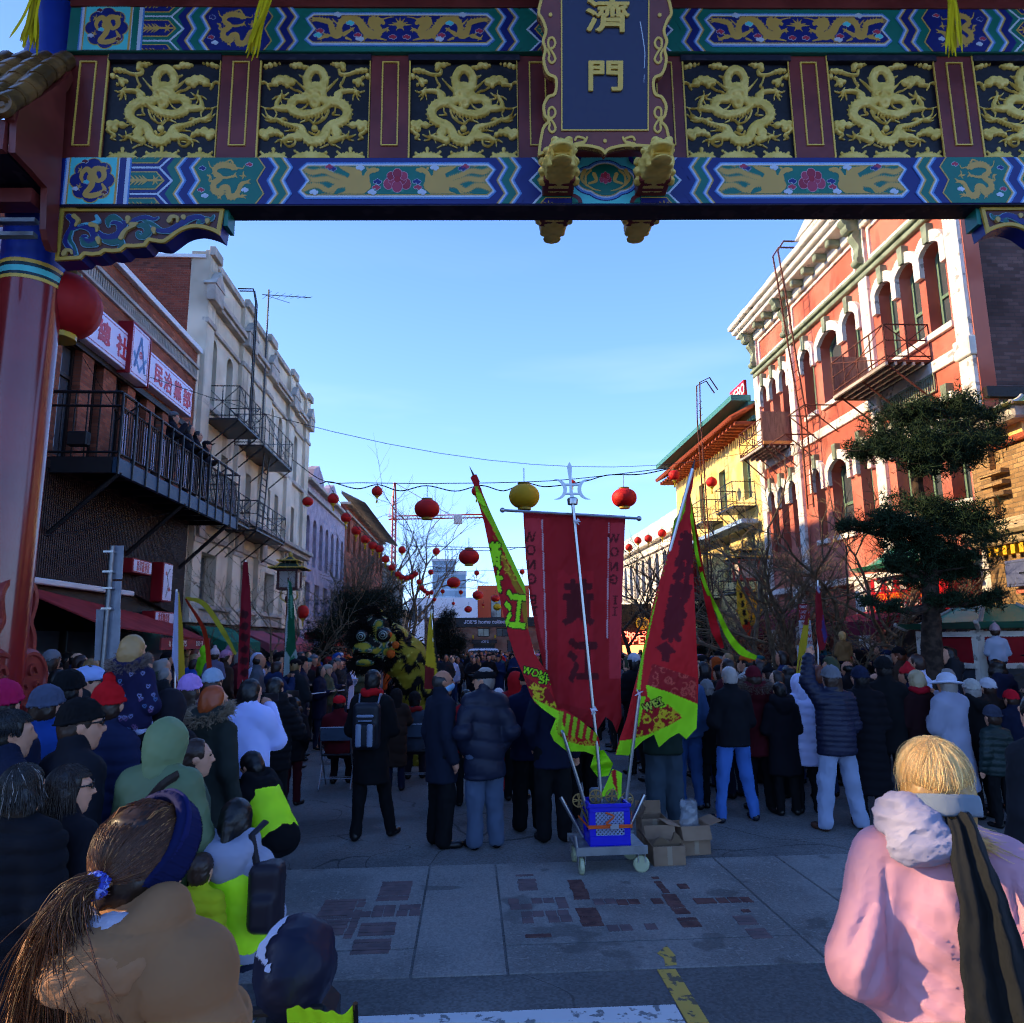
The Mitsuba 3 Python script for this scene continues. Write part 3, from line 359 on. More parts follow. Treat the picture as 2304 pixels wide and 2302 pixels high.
for a in[(1010,175,1105,255,True,.97,True),(1045,290,1160,360,True,.95,True),(1340,165,1420,232,True,.95,True),(1385,240,1500,312,True,.97,True),(1440,325,1550,365,True,.6,True),(840,370,950,405,True,.5,True),(1100,168,1215,186,False,.6,True),(1200,255,1385,273,False,.75,True),(1440,196,1505,213,False,.9,True),(1500,248,1760,266,False,.6,True),(1560,305,1750,318,True,.35,True),(60,255,160,410,True,.9,False),(285,185,385,260,True,.9,False),(200,350,320,470,True,.9,False),(150,295,420,320,False,.9,False),(810,155,900,230,True,.85,False),(780,265,1040,290,False,.8,False),(830,320,1050,345,False,.8,False),(1160,355,1420,375,False,.7,False),(1660,320,1830,410,True,.5,False),(1110,255,1200,273,False,.9,False)]:inlay(*a)
def decal(name,pts,m,lab=None):obj(name,MB().prism(Polygon(pts),.0005,.005 if name!='crosswalk_stripe' else .0055),m,kind='structure')
decal('yellow_line',[(1.172,2.2),(1.288,2.2),(1.288,4.99),(1.172,4.99)],'yellow_paint')
obj('yellow_line_end',MB().prism(Polygon([cc(1368,470),cc(1405,440),cc(1440,480),cc(1445,515),cc(1400,520),cc(1395,490)]),.006,.0095),'yellow_paint',kind='structure')
decal('crosswalk_stripe',[(-3.2,3.75),(1.16,3.75),(1.16,4.54),(-3.2,4.56)],'white_paint')
# ============== the gate
_t=np.array([math.cos(math.radians(-2.41)),math.sin(math.radians(-2.41)),0])
G0=np.array([1.2,6.47,0])+.125*_t
MG=frame(G0,_t,UP)
def GP(u,z,w=0.):return MG[:3,:3]@np.array([u,z,w])+MG[:3,3]
def gU(px,py,u0):
 d=MG[:3,:3].T@ray(px,py);c=MG[:3,:3].T@(CAM-MG[:3,3]);s=(u0-c[0])/d[0];q=c+d*s;return q[2],q[1]
BL,GR,TE,LB,WH,GD,GD2,RB,MA,PK,BK=map(rgb,('16216a','10685c','4fc0c4','4a7fc4','b2c0d2','b8954a','cfae4c','6a2b2a','5e2328','a03048','0c0d16'))
GATE=thing('chinese_gate','painted Chinese gate with gilded dragon panels spanning the street above the crowd','gate')
pr('gate_red',speckle(rgb('5f2422'),rgb('71302c'),3),.35,.4)
pr('column_red',speckle(rgb('6d1218'),rgb('7c1a1e'),2),.16,.6,clearcoat=.6,clearcoat_gloss=.9)
pr('gate_blue',speckle(rgb('0f2f96'),rgb('17399f'),2),.4,.4)
pr('panel_black',speckle(rgb('0b0c15'),rgb('15161f'),6),.5,.35)
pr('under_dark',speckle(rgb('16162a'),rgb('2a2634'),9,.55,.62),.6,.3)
pr('carved_red',speckle(rgb('7c2a26'),rgb('8a3530'),5),.42,.4)
class Pic:
 """Painted layers on a flat face, each 2 mm proud of the one below."""
 def __init__(s,step=.002):s.mb,s.step=MB(),step
 def put(s,poly,c,layer,th=None):
  s.mb.prism(poly,layer*s.step-.0015,(layer+1)*s.step if th is None else layer*s.step+th,MG,c);return s
def spikes(pts,w,every,size,side=1,n=6):
 p=smooth_pts(pts,n);d=np.gradient(p,axis=0);d/=np.linalg.norm(d,axis=1,keepdims=True);nn=np.stack([-d[:,1],d[:,0]],1)*side
 L=np.r_[0,np.cumsum(np.linalg.norm(np.diff(p,axis=0),axis=1))];out=[]
 ww=np.interp(np.linspace(0,1,len(p)),np.linspace(0,1,len(w)),w)
 for s_ in np.arange(every,L[-1]-every,every):
  q=[np.interp(s_,L,p[:,k])for k in(0,1)];tt=[np.interp(s_,L,d[:,k])for k in(0,1)];m=[np.interp(s_,L,nn[:,k])for k in(0,1)]
  r=np.interp(s_,L,ww);q,tt,m=map(np.array,(q,tt,m))
  out.append(Polygon([q+m*r*.7-tt*every*.55,q+m*r*.7+tt*every*.55,q+m*(r+size)-tt*size*.8]).buffer(0))
 return union_all(out)
def claw(c,tips,w=9):return union_all([stroke([c,((c[0]+t[0])/2+(t[1]-c[1])*.12,(c[1]+t[1])/2-(t[0]-c[0])*.12),t],w*1.2,w*.45,4)for t in tips])
def circles(l):return union_all([Point(x,y).buffer(r,8)for x,y,r in l])
def tomap(g,fx,fy):return shapely.transform(g,lambda a:np.stack([fx(a),fy(a)],1))
# ---- gilded relief panel, drawn once in the pixels of one panel
def relief_polys():
 neck=[(800,590),(775,450),(830,320),(930,275),(1020,320),(1080,450),(1050,590)]
 cres=[(1090,790),(1230,790),(1310,880),(1280,980),(1140,1045),(970,1030),(800,965),(690,905)]
 body=[(760,830),(620,835),(470,890),(400,985),(415,1095),(510,1180),(640,1225),(720,1310),(770,1430),(890,1495),(1010,1470),(1085,1370),(1130,1265),(1270,1232),(1400,1195),(1500,1140),(1610,1120)]
 bw=[70,75,80,78,75,75,72,72,78,78,72,62,48,34,30,28,18]
 g=[stroke(neck,0,0,w=[70,62,62,66,62,62,70]),spikes(neck,[62],45,26,1),stroke(cres,0,0,w=[70,72,74,76,70,62,52,30]),spikes(cres,[72],50,20,-1),stroke(body,0,0,w=bw),spikes(body,bw,48,26,1),spikes(body[8:],bw[8:],48,22,1)]
 g+=[circles([(925,650,150),(925,790,120),(925,860,95),(830,700,90),(1020,700,90)]),circles([(560,1350,85),(1160,1400,80),(540,740,60),(1440,940,60)])]
 g+=[stroke(p,a,b)for p,a,b in[([(900,580),(800,465),(700,415)],30,9),([(965,580),(1090,455),(1200,385)],30,9),([(745,640),(650,540),(565,440)],24,6),([(1100,620),(1190,540),(1270,455)],24,6),([(830,850),(700,915),(560,905)],16,8),([(1030,850),(1090,930),(1200,985)],13,8),([(590,910),(600,1000),(640,1050),(520,1060)],14,7),([(700,980),(750,1100),(850,1180),(930,1200)],18,12),([(1100,720),(1180,660),(1260,640),(1340,590)],14,12),([(930,1210),(1000,1140),(1080,1150),(1150,1180)],18,8),([(1590,940),(1680,950),(1740,935),(1815,905)],14,5),([(1580,960),(1540,1030),(1560,1090)],14,8),([(840,1330),(880,1390),(1000,1340)],20,14),([(1160,1330),(1260,1310),(1400,1325)],16,5),([(1220,1450),(1230,1540),(1310,1580),(1380,1540)],18,12),([(640,1550),(570,1560),(490,1605)],12,6),([(690,1550),(760,1580),(820,1605)],12,5),([(840,1080),(900,1120),(935,1190)],12,8),([(790,1080),(830,1150)],12,8),([(300,340),(430,380),(530,365),(550,300)],26,26),([(450,390),(490,500),(530,560),(490,610),(560,670)],16,18),([(1100,250),(1040,245)],30,5),([(1560,550),(1700,560),(1670,625)],30,12),([(1690,555),(1750,510),(1815,520)],16,22),([(120,1350),(190,1395),(135,1440),(215,1468)],30,8),([(300,1240),(400,1222)],40,4),([(150,420),(210,470)],26,20)]]
 g+=[stroke([(580,720),(480,665),(330,650),(260,660)],48,24),claw((258,665),[(125,650),(185,745),(215,805),(315,800),(300,590)],15),stroke([(1390,950),(1525,940),(1545,860),(1490,750)],58,24),claw((1485,745),[(1360,680),(1475,640),(1340,790),(1455,870),(1620,795)],13),stroke([(640,1480),(520,1450),(410,1420)],62,22),claw((410,1420),[(250,1380),(360,1325),(465,1360),(280,1480),(470,1525)],14),stroke([(1150,1420),(1310,1425),(1415,1480)],66,26),claw((1420,1475),[(1265,1495),(1445,1580),(1545,1510),(1310,1580),(1420,1375)],15)]
 g+=[stroke([(1590,1130),(1690,1060),(1735,945)],26,5),stroke([(1590,1140),(1700,1110),(1775,1035)],24,5),stroke([(1560,1150),(1640,1165),(1720,1140)],24,5),stroke([(1440,1130),(1400,1120),(1360,1140)],26,6)]
 g+=[circles(l)for l in[[(110,305,42),(180,305,52),(255,320,42),(75,405,48)],[(500,215,58),(590,210,48),(650,195,28),(480,275,42),(690,195,14)],[(1200,215,60),(1280,225,52),(1345,220,26),(1130,255,36)],[(1530,185,22),(1600,200,34),(1680,215,46),(1750,240,40)],[(1320,500,66),(1410,480,88),(1510,465,78),(1600,490,52),(1390,560,44)],[(230,490,60),(160,545,26),(300,490,34),(240,545,36)],[(110,1220,72),(200,1205,68),(300,1225,58),(85,1310,44),(180,1290,50)],[(1520,1350,60),(1620,1340,80),(1740,1370,82),(1450,1385,44),(1700,1420,60)],[(915,1282,55)]]]
 waves=[]
 for cx,rx,ry in((335,250,120),(960,320,135),(1570,235,115)):
  e=affinity.scale(Point(cx,1795).buffer(1,24),rx,ry)
  b=[(cx+rx*.92*math.cos(a),1795-ry*.95*math.sin(a),19 if k%2 else 27)for k,a in enumerate(np.linspace(.35,2.8,11))]
  b+=[(cx-5,1795-ry-60,34),(cx-5,1795-ry-20,28),(cx-rx*.75,1795-ry*.9,26),(cx+rx*.7,1795-ry*.9,24),(cx+rx*.82,1795-ry*1.1,22)]
  waves.append(union_all([e,circles(b)]).intersection(sbox(0,0,1900,1788)))
 return union_all(g).simplify(2.5),union_all(waves).simplify(2.5)
def relief_mesh(g,dome=42.,top=.045):
 """Triangulates the region with interior points and raises it by its distance from the outline."""
 V,F,n=[],[],0
 for q in polys(g):
  q=q.buffer(0)
  b=[r.segmentize(16.)for r in(q.exterior,*q.interiors)]
  pb=np.vstack([np.array(r.coords)[:-1]for r in b])
  x0,y0,x1,y1=q.bounds
  gx,gy=np.meshgrid(np.arange(x0,x1,15.),np.arange(y0,y1,13.));gi=np.stack([gx.ravel()+4*(np.arange(gx.size)%2),gy.ravel()],1)
  gi=gi[shapely.contains_xy(q.buffer(-7),gi[:,0],gi[:,1])]
  p=np.vstack([pb,gi])if len(gi)else pb
  if len(p)<4:continue
  t=Delaunay(p).simplices;c=p[t].mean(1);t=t[shapely.contains_xy(q,c[:,0],c[:,1])]
  d=shapely.distance(q.boundary,shapely.points(p))
  h=top*(.28+.72*np.sqrt(np.clip(d/dome,0,1))*(1-.3*np.clip(d/dome,0,1)))
  h[:len(pb)]=top*.28
  P3=np.stack([p[:,0]/34.,p[:,1]/34.,0*p[:,0]],1)
  inn=np.clip(d/16,0,1);h=h+inn*top*.34*(meshkit.fbm(P3,3,8)-.5)
  for ex,ey,er,eh in((925,830,60,.5),(855,755,26,-.35),(995,755,26,-.35),(860,700,45,.45),(990,700,45,.45),(925,900,40,-.35),(925,640,60,.35),(790,780,40,.3),(1060,780,40,.3)):
   h=h+top*eh*np.exp(-((p[:,0]-ex)**2+(p[:,1]-ey)**2)/er**2)
  vb=np.column_stack([pb,np.zeros(len(pb))]);v=np.vstack([np.column_stack([p,h]),vb]);m=len(p);s0=0;side=[]
  for r in b:
   k=len(r.coords)-1;i=np.arange(k);j=(i+1)%k
   side.append(np.stack([s0+i,s0+j,m+s0+j,m+s0+i],1));s0+=k
  side=np.vstack(side);f=np.vstack([t,side[:,[0,1,2]],side[:,[0,2,3]]])
  V.append(v);F.append(f+n);n+=len(v)
 return np.vstack(V),np.vstack(F)
_rd,_rw=relief_polys()
_md,_mw=relief_mesh(_rd),relief_mesh(_rw,60.,.03)
def to_panel(m,flip):
 v=m[0].copy();x=(v[:,0]-930)/1775*1.09;v=np.stack([-x if flip else x,6.735+(1790-v[:,1])/1745*1.165,v[:,2]],1)
 return v,m[1]
_dd=[mikit.ply(to_panel(_md,fl),'gold_leaf',smooth=38)for fl in(0,1)]
_ww=[mikit.ply(to_panel(_mw,fl),'gold_leaf',smooth=38)for fl in(0,1)]
for k,(uc,fl)in enumerate(((-4.37,0),(-2.87,1),(-1.375,0),(1.375,1),(2.87,0),(4.37,1))):
 key=obj('dragon_panel',MB().box((uc-.56,6.70,-.14),(uc+.56,7.86,-.085),M=MG),'panel_black',GATE)
 for nm,dct in(('dragon_relief',_dd[fl]),('wave_relief',_ww[fl])):
  scene[numbered(key+'__'+nm)]={**dct,'to_world':T(MG@mov(uc,0,-.086))}
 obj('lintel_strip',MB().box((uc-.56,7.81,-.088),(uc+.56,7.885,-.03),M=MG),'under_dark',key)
for uc,hw in((-5.13,.2),(-3.61,.2),(-2.115,.197),(-.64,.197),(.64,.197),(2.115,.197),(3.61,.2),(5.13,.2)):
 key=obj('panel_post',MB().box((uc-hw,6.702,-.14),(uc+hw,7.878,-.05),M=MG,ch=.004),'gate_red',GATE)
 p=Pic()
 p.mb.prism(sbox(uc-.085,6.86,uc+.085,7.80).difference(sbox(uc-.072,6.873,uc+.072,7.787)),-.051,-.036,MG,GD2)
 for s in(-1,1):p.mb.box((uc+s*hw-.012,6.702,-.06),(uc+s*hw+.004*s,7.878,-.04),GD2,M=MG)
 obj('gold_moulding',p.mb,'paint',key)
 # ---- painted beams
OFF=[(0,.075),(.22,0),(.5,.072),(.78,0),(1,.075)]
def zig(u,dr_,z0,z1):return[(u+dr_*o,z0+t*(z1-z0))for t,o in OFF]
def band(ua,ub,d,z0,z1):return Polygon(zig(ua,d,z0,z1)+zig(ub,d,z0,z1)[::-1])
def small_dragon():
 b=[(1200,85),(1140,75),(1085,90),(1075,130),(1120,165),(1075,205),(1075,250),(1120,265),(1140,235),(1180,235),(1195,290),(1240,295),(1265,260),(1285,210),(1330,195)]
 w=[20,22,20,18,20,22,24,22,18,20,24,22,18,14,9]
 return union_all([stroke(b,0,w=w),spikes(b,w,18,9,1),circles([(1215,90,24),(1240,100,12)]),claw((1230,150),[(1250,165),(1240,130),(1215,165)],6),stroke([(1110,160),(1170,165),(1230,150)],11,7),claw((1035,150),[(1015,145),(1030,185),(1050,180)],6),stroke([(1090,190),(1040,190)],10,7),claw((1120,300),[(1100,285),(1110,310),(1135,318)],6),stroke([(1150,270),(1120,300)],12,7),claw((1290,300),[(1325,310),(1330,290),(1300,280)],6),stroke([(1250,290),(1290,300)],12,7),claw((1300,150),[(1270,150),(1290,175),(1320,160),(1300,120)],6),stroke([(1210,60),(1190,40),(1150,55)],9,3),stroke([(1250,95),(1290,100),(1300,80)],5,3),stroke([(1330,195),(1355,175)],9,2),stroke([(1325,200),(1355,205)],8,2),stroke([(1080,95),(1040,90),(1020,50)],6,3)])
def long_dragon():
 b=[(235,95),(290,105),(335,120),(350,165),(375,205),(410,200),(405,150),(430,105),(495,90),(555,115),(595,170),(650,205),(700,195),(700,160),(655,135),(650,105),(695,105)]
 w=[14,17,20,21,24,22,22,24,26,28,30,30,26,24,26,30,22]
 return union_all([stroke(b,0,w=w),spikes(b,w,22,10,-1),circles([(700,108,28),(735,120,14),(725,100,14)]),stroke([(650,90),(625,80)],10,2),stroke([(665,80),(650,65)],9,2),stroke([(690,80),(700,62)],8,2)]+[stroke([(235,95),t],10,2)for t in((180,75),(180,100),(195,115))]+[stroke([(740,90),(780,80),(810,78)],5,2),stroke([(440,200),(500,165)],16,8),claw((500,165),[(520,155),(515,180),(490,150)],6),stroke([(610,210),(575,240)],18,9),claw((575,240),[(550,240),(570,255),(600,250)],6),stroke([(700,190),(755,165)],16,9),claw((760,165),[(775,150),(780,175),(765,185)],6),stroke([(320,210),(265,225)],15,8),claw((260,228),[(240,205),(245,235),(275,245)],6),stroke([(380,215),(300,200),(275,175)],8,3),stroke([(460,225),(500,240)],10,4),stroke([(380,120),(350,90)],6,3),stroke([(540,90),(480,65),(420,80)],6,3),stroke([(690,225),(760,240)],10,4)])
def pearl():return union_all([circles([(860,132,28)])]+[stroke([(860+20*math.cos(a),132+20*math.sin(a)),(860+r*math.cos(a),132+r*math.sin(a))],8,2)for a,r in((-.3,60),(-.9,55),(-1.57,50),(-2.2,55),(-2.9,60),(.9,50),(2.2,50),(0,85),(3.14,85))])
def phoenix():
 return union_all([stroke([(640,125),(600,125),(565,150),(560,190)],0,w=[9,17,16,24]),circles([(615,125,18),(520,220,62),(470,215,60),(450,240,42),(560,225,34)]),stroke([(640,120),(650,125)],8,2),Polygon([(345,95),(440,105),(520,110),(530,170),(500,210),(430,170),(440,150),(380,120)]),Polygon([(430,240),(560,230),(520,270),(450,290),(330,285),(400,265)]),stroke([(565,115),(555,110)],9,2)]+[union_all([stroke(p,0,w=w),spikes(p,w,15,11,1),spikes(p,w,15,11,-1)])for p,w in(([(95,105),(160,140),(250,130),(330,160),(430,190)],[10,14,12,12,14]),([(110,165),(180,190),(270,180),(340,200),(440,210)],[10,14,13,13,14]),([(85,265),(150,230),(220,225),(290,260),(350,225),(440,220)],[12,15,12,12,12,14]))]+[stroke([(240,285),(310,280),(350,240),(400,225)],9,5),stroke([(190,95),(230,105)],6,3)])
def peony(p,fx,fy,lay):
 m=lambda g:tomap(g,fx,fy)
 leaf=union_all([stroke([(783,210),(783+95*math.cos(a),205+72*math.sin(a))],4,0,w=[4,26,2])for a in(.5,1.1,1.57,2.05,2.64,-.75,-2.4,-1.9,-1.25)])
 p.put(m(leaf),rgb('2f7f6c'),lay)
 pet=[(720,215,34),(846,215,34),(750,190,30),(816,190,30),(783,232,36),(735,165,26),(830,165,26),(783,150,32)]
 p.put(m(circles([(x,y,r+4)for x,y,r in pet])),rgb('b98aa0'),lay+1)
 for k,q in enumerate(pet):p.put(m(Point(q[0],q[1]).buffer(q[2],10).difference(union_all([Point(*r[:2]).buffer(r[2]+3)for r in pet[k+1:]]))),rgb('8a2038' if k%2 else '9c3450'),lay+2)
 p.put(m(circles([(783,185,20)])),rgb('94182c'),lay+2.5)
def cloudlet(p,u,z,s,c,lay):
 g=circles([(u-.022*s,z,.014*s),(u,z+.008*s,.018*s),(u+.022*s,z,.013*s),(u+.008*s,z-.012*s,.013*s)])
 p.put(g.buffer(.004),WH,lay);p.put(g,c,lay+1)
def paint_beam(z0,z1,main,other,name,dragons):
 key=obj(name,MB().box((-5.335,z0,-.27),(5.335,z1,0),M=MG,ch=.006),'beam_blue' if main==BL else 'beam_green',GATE)
 zc,h=(z0+z1)/2,z1-z0
 clip=sbox(-5.335,z0+.004,5.335,z1-.004)
 KX,KZ=.00134,.00179
 for s in(-1,1):
  X=(lambda g:g.intersection(clip))if s==-1 else(lambda g:affinity.scale(g,-1,1,origin=(0,0)).intersection(clip))
  p=Pic()
  for a,b,c,l in((-5.225,-4.59,LB,1),(-5.21,-4.605,WH,2),(-5.185,-4.71,GD,3),(-5.17,-4.73,TE,4),(-4.70,-4.64,main,3)):p.put(X(sbox(a,z0,b,z1)),c,l)
  rc=(-4.95,zc)
  ros=union_all([Point(rc[0]+.135*math.cos(a),rc[1]+.155*math.sin(a)).buffer(.075,8)for a in np.arange(8)*math.pi/4]+[affinity.scale(Point(*rc).buffer(.15),1,1.15)])
  p.put(X(ros.buffer(.010)),GD,5);p.put(X(ros),other if main==GR else BL if main==BL else main,6)
  obj('end_square',p.mb,'paint',key)
  rosd=[(-.5,-.1),(-.62,.25),(-.35,.6),(0,.35),(.15,.6),(.55,.55),(.65,.15),(.35,-.05),(.1,.2),(0,-.3),(-.3,-.75),(.2,-.8),(.75,-.55),(.6,-.2)]
  d=stroke([(rc[0]+.17*x,rc[1]+.20*y)for x,y in rosd],0,w=[.012,.02,.026,.03,.03,.028,.024,.02,.026,.03,.026,.03,.022,.01])
  d=union_all([d,Point(rc[0],rc[1]+.03).buffer(.05)]+[claw((rc[0]+.17*x,rc[1]+.2*y),[(rc[0]+.17*x+.03*math.cos(a),rc[1]+.2*y+.04*math.sin(a))for a in(0,1.3,2.6,4,5)],.006)for x,y in((-.7,.55),(.72,.62),(-.7,-.35),(.8,-.75),(0,-.1))])
  p=Pic();p.put(X(d.intersection(ros)),GD,7)
  for x,y,c in((-.15,-.09,WH),(.13,-.13,MA),(-.08,.2,MA),(-.05,-.02,TE)):cloudlet(p,-s*(rc[0]+x),zc+y,.8,c,7)
  obj('rosette_dragon',p.mb,'paint',key)
  p=Pic()
  p.put(X(sbox(-4.59,z0,-4.16,z1)),main,1)
  for k in(-1,0,1):
   zz=zc+k*h*.56;hh=h*.235
   for o,c,l in((.03,WH,2),(.012,main,3),(-.02,GD,4),(-.032,other,5)):
    q=Polygon([(-4.6,zz-hh-o),(-4.33+o*.5,zz-hh-o),(-4.225+o*1.6,zz),(-4.33+o*.5,zz+hh+o),(-4.6,zz+hh+o)])
    p.put(X(q.intersection(sbox(-4.585,z0,-4.1,z1))),c,l)
   f=union_all([stroke([(-4.59,zz),(-4.29,zz)],.014,.01)]+[stroke([(x,zz),(x-.045,zz+sg*.05)],.013,.003)for x in(-4.43,-4.46,-4.50,-4.54,-4.58)for sg in(-1,1)]+[stroke([(-4.35,zz),(-4.35+.05*math.cos(a),zz+.055*math.sin(a))],.014,.002)for a in(0,.9,1.9,-.9,-1.9)])
   p.put(X(f.intersection(sbox(-4.585,z0,-4.1,z1))),GD2 if 0 else GD,6)
  obj('feather_panel',p.mb,'paint',key)
  def chevrons(ua,d,seq):
   p=Pic();u=ua
   for wdt,c,l in seq:p.put(X(band(u,u+wdt,d,z0-.0,z1).intersection(clip)),c,l);u+=wdt
   obj('chevron_band',p.mb,'paint',key);return u
  lines=[(.016,GD,3),(.02,WH,2),(.018,LB,3)]
  u=chevrons(-4.25,1,[(.075,other,2)]+lines+[(.085,main,2)]+[(.018,LB,3),(.02,WH,2),(.014,GD,3)])
  p=Pic();fld=Polygon(zig(u,1,z0,z1)+zig(-3.31,-1,z0,z1)[::-1]);p.put(X(fld),other,2)
  fx,fy=(lambda a:-3.655+(a[:,0]-1178)*KX*.92),(lambda a:zc+(185-a[:,1])*KZ*.84)
  p.put(X(tomap(small_dragon(),fx,fy).intersection(fld)),GD,3)
  for du,dz,c in((-.25,.13,BL),(-.25,-.1,PK),(-.21,-.16,WH),(.2,.17,PK),(.17,-.1,WH)):cloudlet(p,-s*(-3.655+du),zc+dz,.9,c,3)
  obj('small_dragon_field',p.mb,'paint',key)
  u=chevrons(-3.31,-1,[(.014,GD,4)]+[(.085,main,2)]+[(.018,LB,3),(.02,WH,2),(.014,GD,3)]+[(.075,other,2)]+lines)
  p=Pic();a,b=u+.05,-1.06
  def cart(o):return Polygon([(a+.075+o*.4,z0+.055+o),(a+o,z0+.13+o*.3),(a+.075+o,zc),(a+o,z1-.13-o*.3),(a+.075+o*.4,z1-.055-o),(b-.075-o*.4,z1-.055-o),(b-o,z1-.13-o*.3),(b-.075-o,zc),(b-o,z0+.13+o*.3),(b-.075-o*.4,z0+.055+o)])
  for o,c,l in((0,LB,1),(.016,WH,2),(.036,GD,3),(.046,other,4)):p.put(X(cart(o)),c,l)
  fld=cart(.05);m=(a+b)/2
  if dragons:
   fx,fy=(lambda q:m+(q[:,0]-860)*KX),(lambda q:zc+(160-q[:,1])*KZ*.92)
   g=long_dragon();g2=affinity.scale(g,-1,1,origin=(860,0));cl=[(-.8,-.03,PK),(-.82,-.08,TE),(-.42,-.08,PK),(-.4,-.12,WH),(-.5,.06,TE),(-.63,.16,WH),(-.07,-.1,PK),(.07,-.1,PK),(.42,-.08,PK),(.4,-.12,WH),(.5,.06,TE),(.63,.16,WH),(.8,-.03,PK)]
   parts=[('long_dragon',g),('long_dragon',g2),('flaming_pearl',pearl())]
  else:
   fx,fy=(lambda q:m+(q[:,0]-783)*KX),(lambda q:zc+(190-q[:,1])*KZ*.92)
   g=phoenix();g2=affinity.scale(g,-1,1,origin=(783,0));cl=[(-.66,.14,PK),(-.63,.12,BL),(-.8,-.13,WH),(-.36,.13,WH),(-.2,-.08,PK),(-.19,-.02,BL),(-.24,-.13,WH),(.66,.14,PK),(.63,.12,BL),(.36,.13,WH),(.2,-.08,PK),(.19,-.02,BL),(.24,-.13,WH)]
   parts=[('phoenix',g),('phoenix',g2)]
  ck=obj('cartouche',p.mb,'paint',key)
  for nm,q in parts:pp=Pic();pp.put(X(tomap(q,fx,fy).intersection(fld)),GD,5);obj(nm,pp.mb,'paint',ck)
  pp=Pic()
  for du,dz,c in cl:cloudlet(pp,(m+du)*(1 if s==-1 else-1),zc+dz,1.1,c,6.5)
  obj('cloudlets',pp.mb,'paint',ck)
  if not dragons:pp=Pic();fx2=(lambda q:(m+(q[:,0]-783)*KX)*(1 if s==-1 else-1));peony(pp,fx2,fy,5);obj('peony',pp.mb,'paint',ck)
  u=chevrons(-1.04,-1,[(.05,main,1)]+[(.014,GD,3),(.02,WH,2),(.014,LB,3),(.075,other,2)]+lines+[(.06,main,2)])
  p=Pic();p.put(X(sbox(-.80,z0,-.33,z1)),main,1)
  for k in(-1,0,1):
   zz=zc+k*h*.56;hh=h*.235
   for o,c,l in((.03,WH,2),(.012,other,3),(-.02,GD,4),(-.032,main,5)):
    p.put(X(Polygon([(-.34,zz-hh-o),(-.6-o*.5,zz-hh-o),(-.70-o*1.6,zz),(-.6-o*.5,zz+hh+o),(-.34,zz+hh+o)])),c,l)
   p.put(X(union_all([stroke([(-.56,zz),(-.56+.06*math.cos(t),zz+.06*math.sin(t))],.015,.003)for t in np.arange(8)*math.pi/4]+[stroke([(-.5,zz),(-.35,zz)],.014)])),GD,6)
  obj('star_panel',p.mb,'paint',key)
 return key
pr('beam_green',rgb('10685c'),.4,.4);pr('beam_blue',rgb('16216a'),.4,.4)
LOW=paint_beam(6.2,6.7,BL,GR,'lower_beam',False)
TOP=paint_beam(7.88,8.38,GR,BL,'upper_beam',True)
p=Pic();zc=6.45
p.put(sbox(-.33,6.204,.33,6.696),TE,1)
med=union_all([affinity.scale(Point(0,zc).buffer(1,24),.2,.19),affinity.scale(Point(-.13,zc).buffer(1,24),.16,.13),affinity.scale(Point(.13,zc).buffer(1,24),.16,.13)])
for o,c,l in((.03,BL,2),(.02,LB,3),(.0,WH,4),(-.014,GD,5),(-.022,GR,6)):p.put(med.buffer(o).intersection(sbox(-.33,6.204,.33,6.696)),c,l)
for s in(-1,1):p.put(union_all([stroke([(s*.2,zc+.1),(s*.23,zc),(s*.14,zc-.09),(s*.05,zc-.12)],.02,.004),stroke([(s*.11,zc+.06),(s*.09,zc-.01),(s*.16,zc-.04)],.02,.012),stroke([(s*.14,zc+.1),(s*.19,zc+.04),(s*.19,zc-.06)],.012,.01)]),GD,7)
fx,fy=(lambda a:(a[:,0]-783)*.0006),(lambda a:zc+.02+(190-a[:,1])*.00085)
peony(p,fx,fy,7)
for sx in(-1,1):
 for sz in(-1,1):p.put(Point(sx*.33,zc+sz*.25).buffer(.1,8).intersection(sbox(-.33,6.204,.33,6.696)),(MA if sz<0 else BL),6.9);p.put(Point(sx*.33,zc+sz*.25).buffer(.06,8).intersection(sbox(-.33,6.204,.33,6.696)),GR,7.9)
obj('medallion',p.mb,'paint',LOW)
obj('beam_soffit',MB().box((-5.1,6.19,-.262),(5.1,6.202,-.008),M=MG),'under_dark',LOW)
obj('back_panel',MB().box((-.46,6.702,-.14),(.46,7.878,-.07),M=MG),'gate_red',GATE)
obj('crown_board',MB().box((-5.335,8.38,-.27),(5.335,8.52,.02),M=MG,ch=.006),'gate_red',GATE)
for k in range(14):
 uc=-5.0+k*.77
 if abs(uc)<.6:continue
 m=MB()
 m.box((uc-.11,8.52,-.2),(uc+.11,8.60,.14),rgb('2c3f72'),MG,.01);m.box((uc-.24,8.60,-.05),(uc+.24,8.68,.05),rgb('145048'),MG,.01)
 for s in(-1,0,1):m.box((uc+s*.2-.05,8.68,-.08),(uc+s*.2+.05,8.76,.08),rgb('23366c'),MG,.008)
 m.box((uc-.05,8.60,-.15),(uc+.05,8.70,.45),rgb('8c97a8'),MG,.012);m.box((uc-.28,8.76,.28),(uc+.28,8.84,.38),rgb('145048'),MG,.01)
 obj('bracket_set',m,'paint',GATE)
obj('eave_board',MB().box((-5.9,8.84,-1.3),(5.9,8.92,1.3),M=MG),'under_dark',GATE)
m=MB();m.prism(Polygon([(-1.9,8.95),(-1.3,9.0),(0,10.3),(1.3,9.0),(1.9,8.95),(1.3,8.92),(-1.3,8.92)]),-6.1,6.1,frame(GP(0,0),MG[:3,2],UP),rgb('6d4a22'));obj('main_roof',m,'matt',GATE)
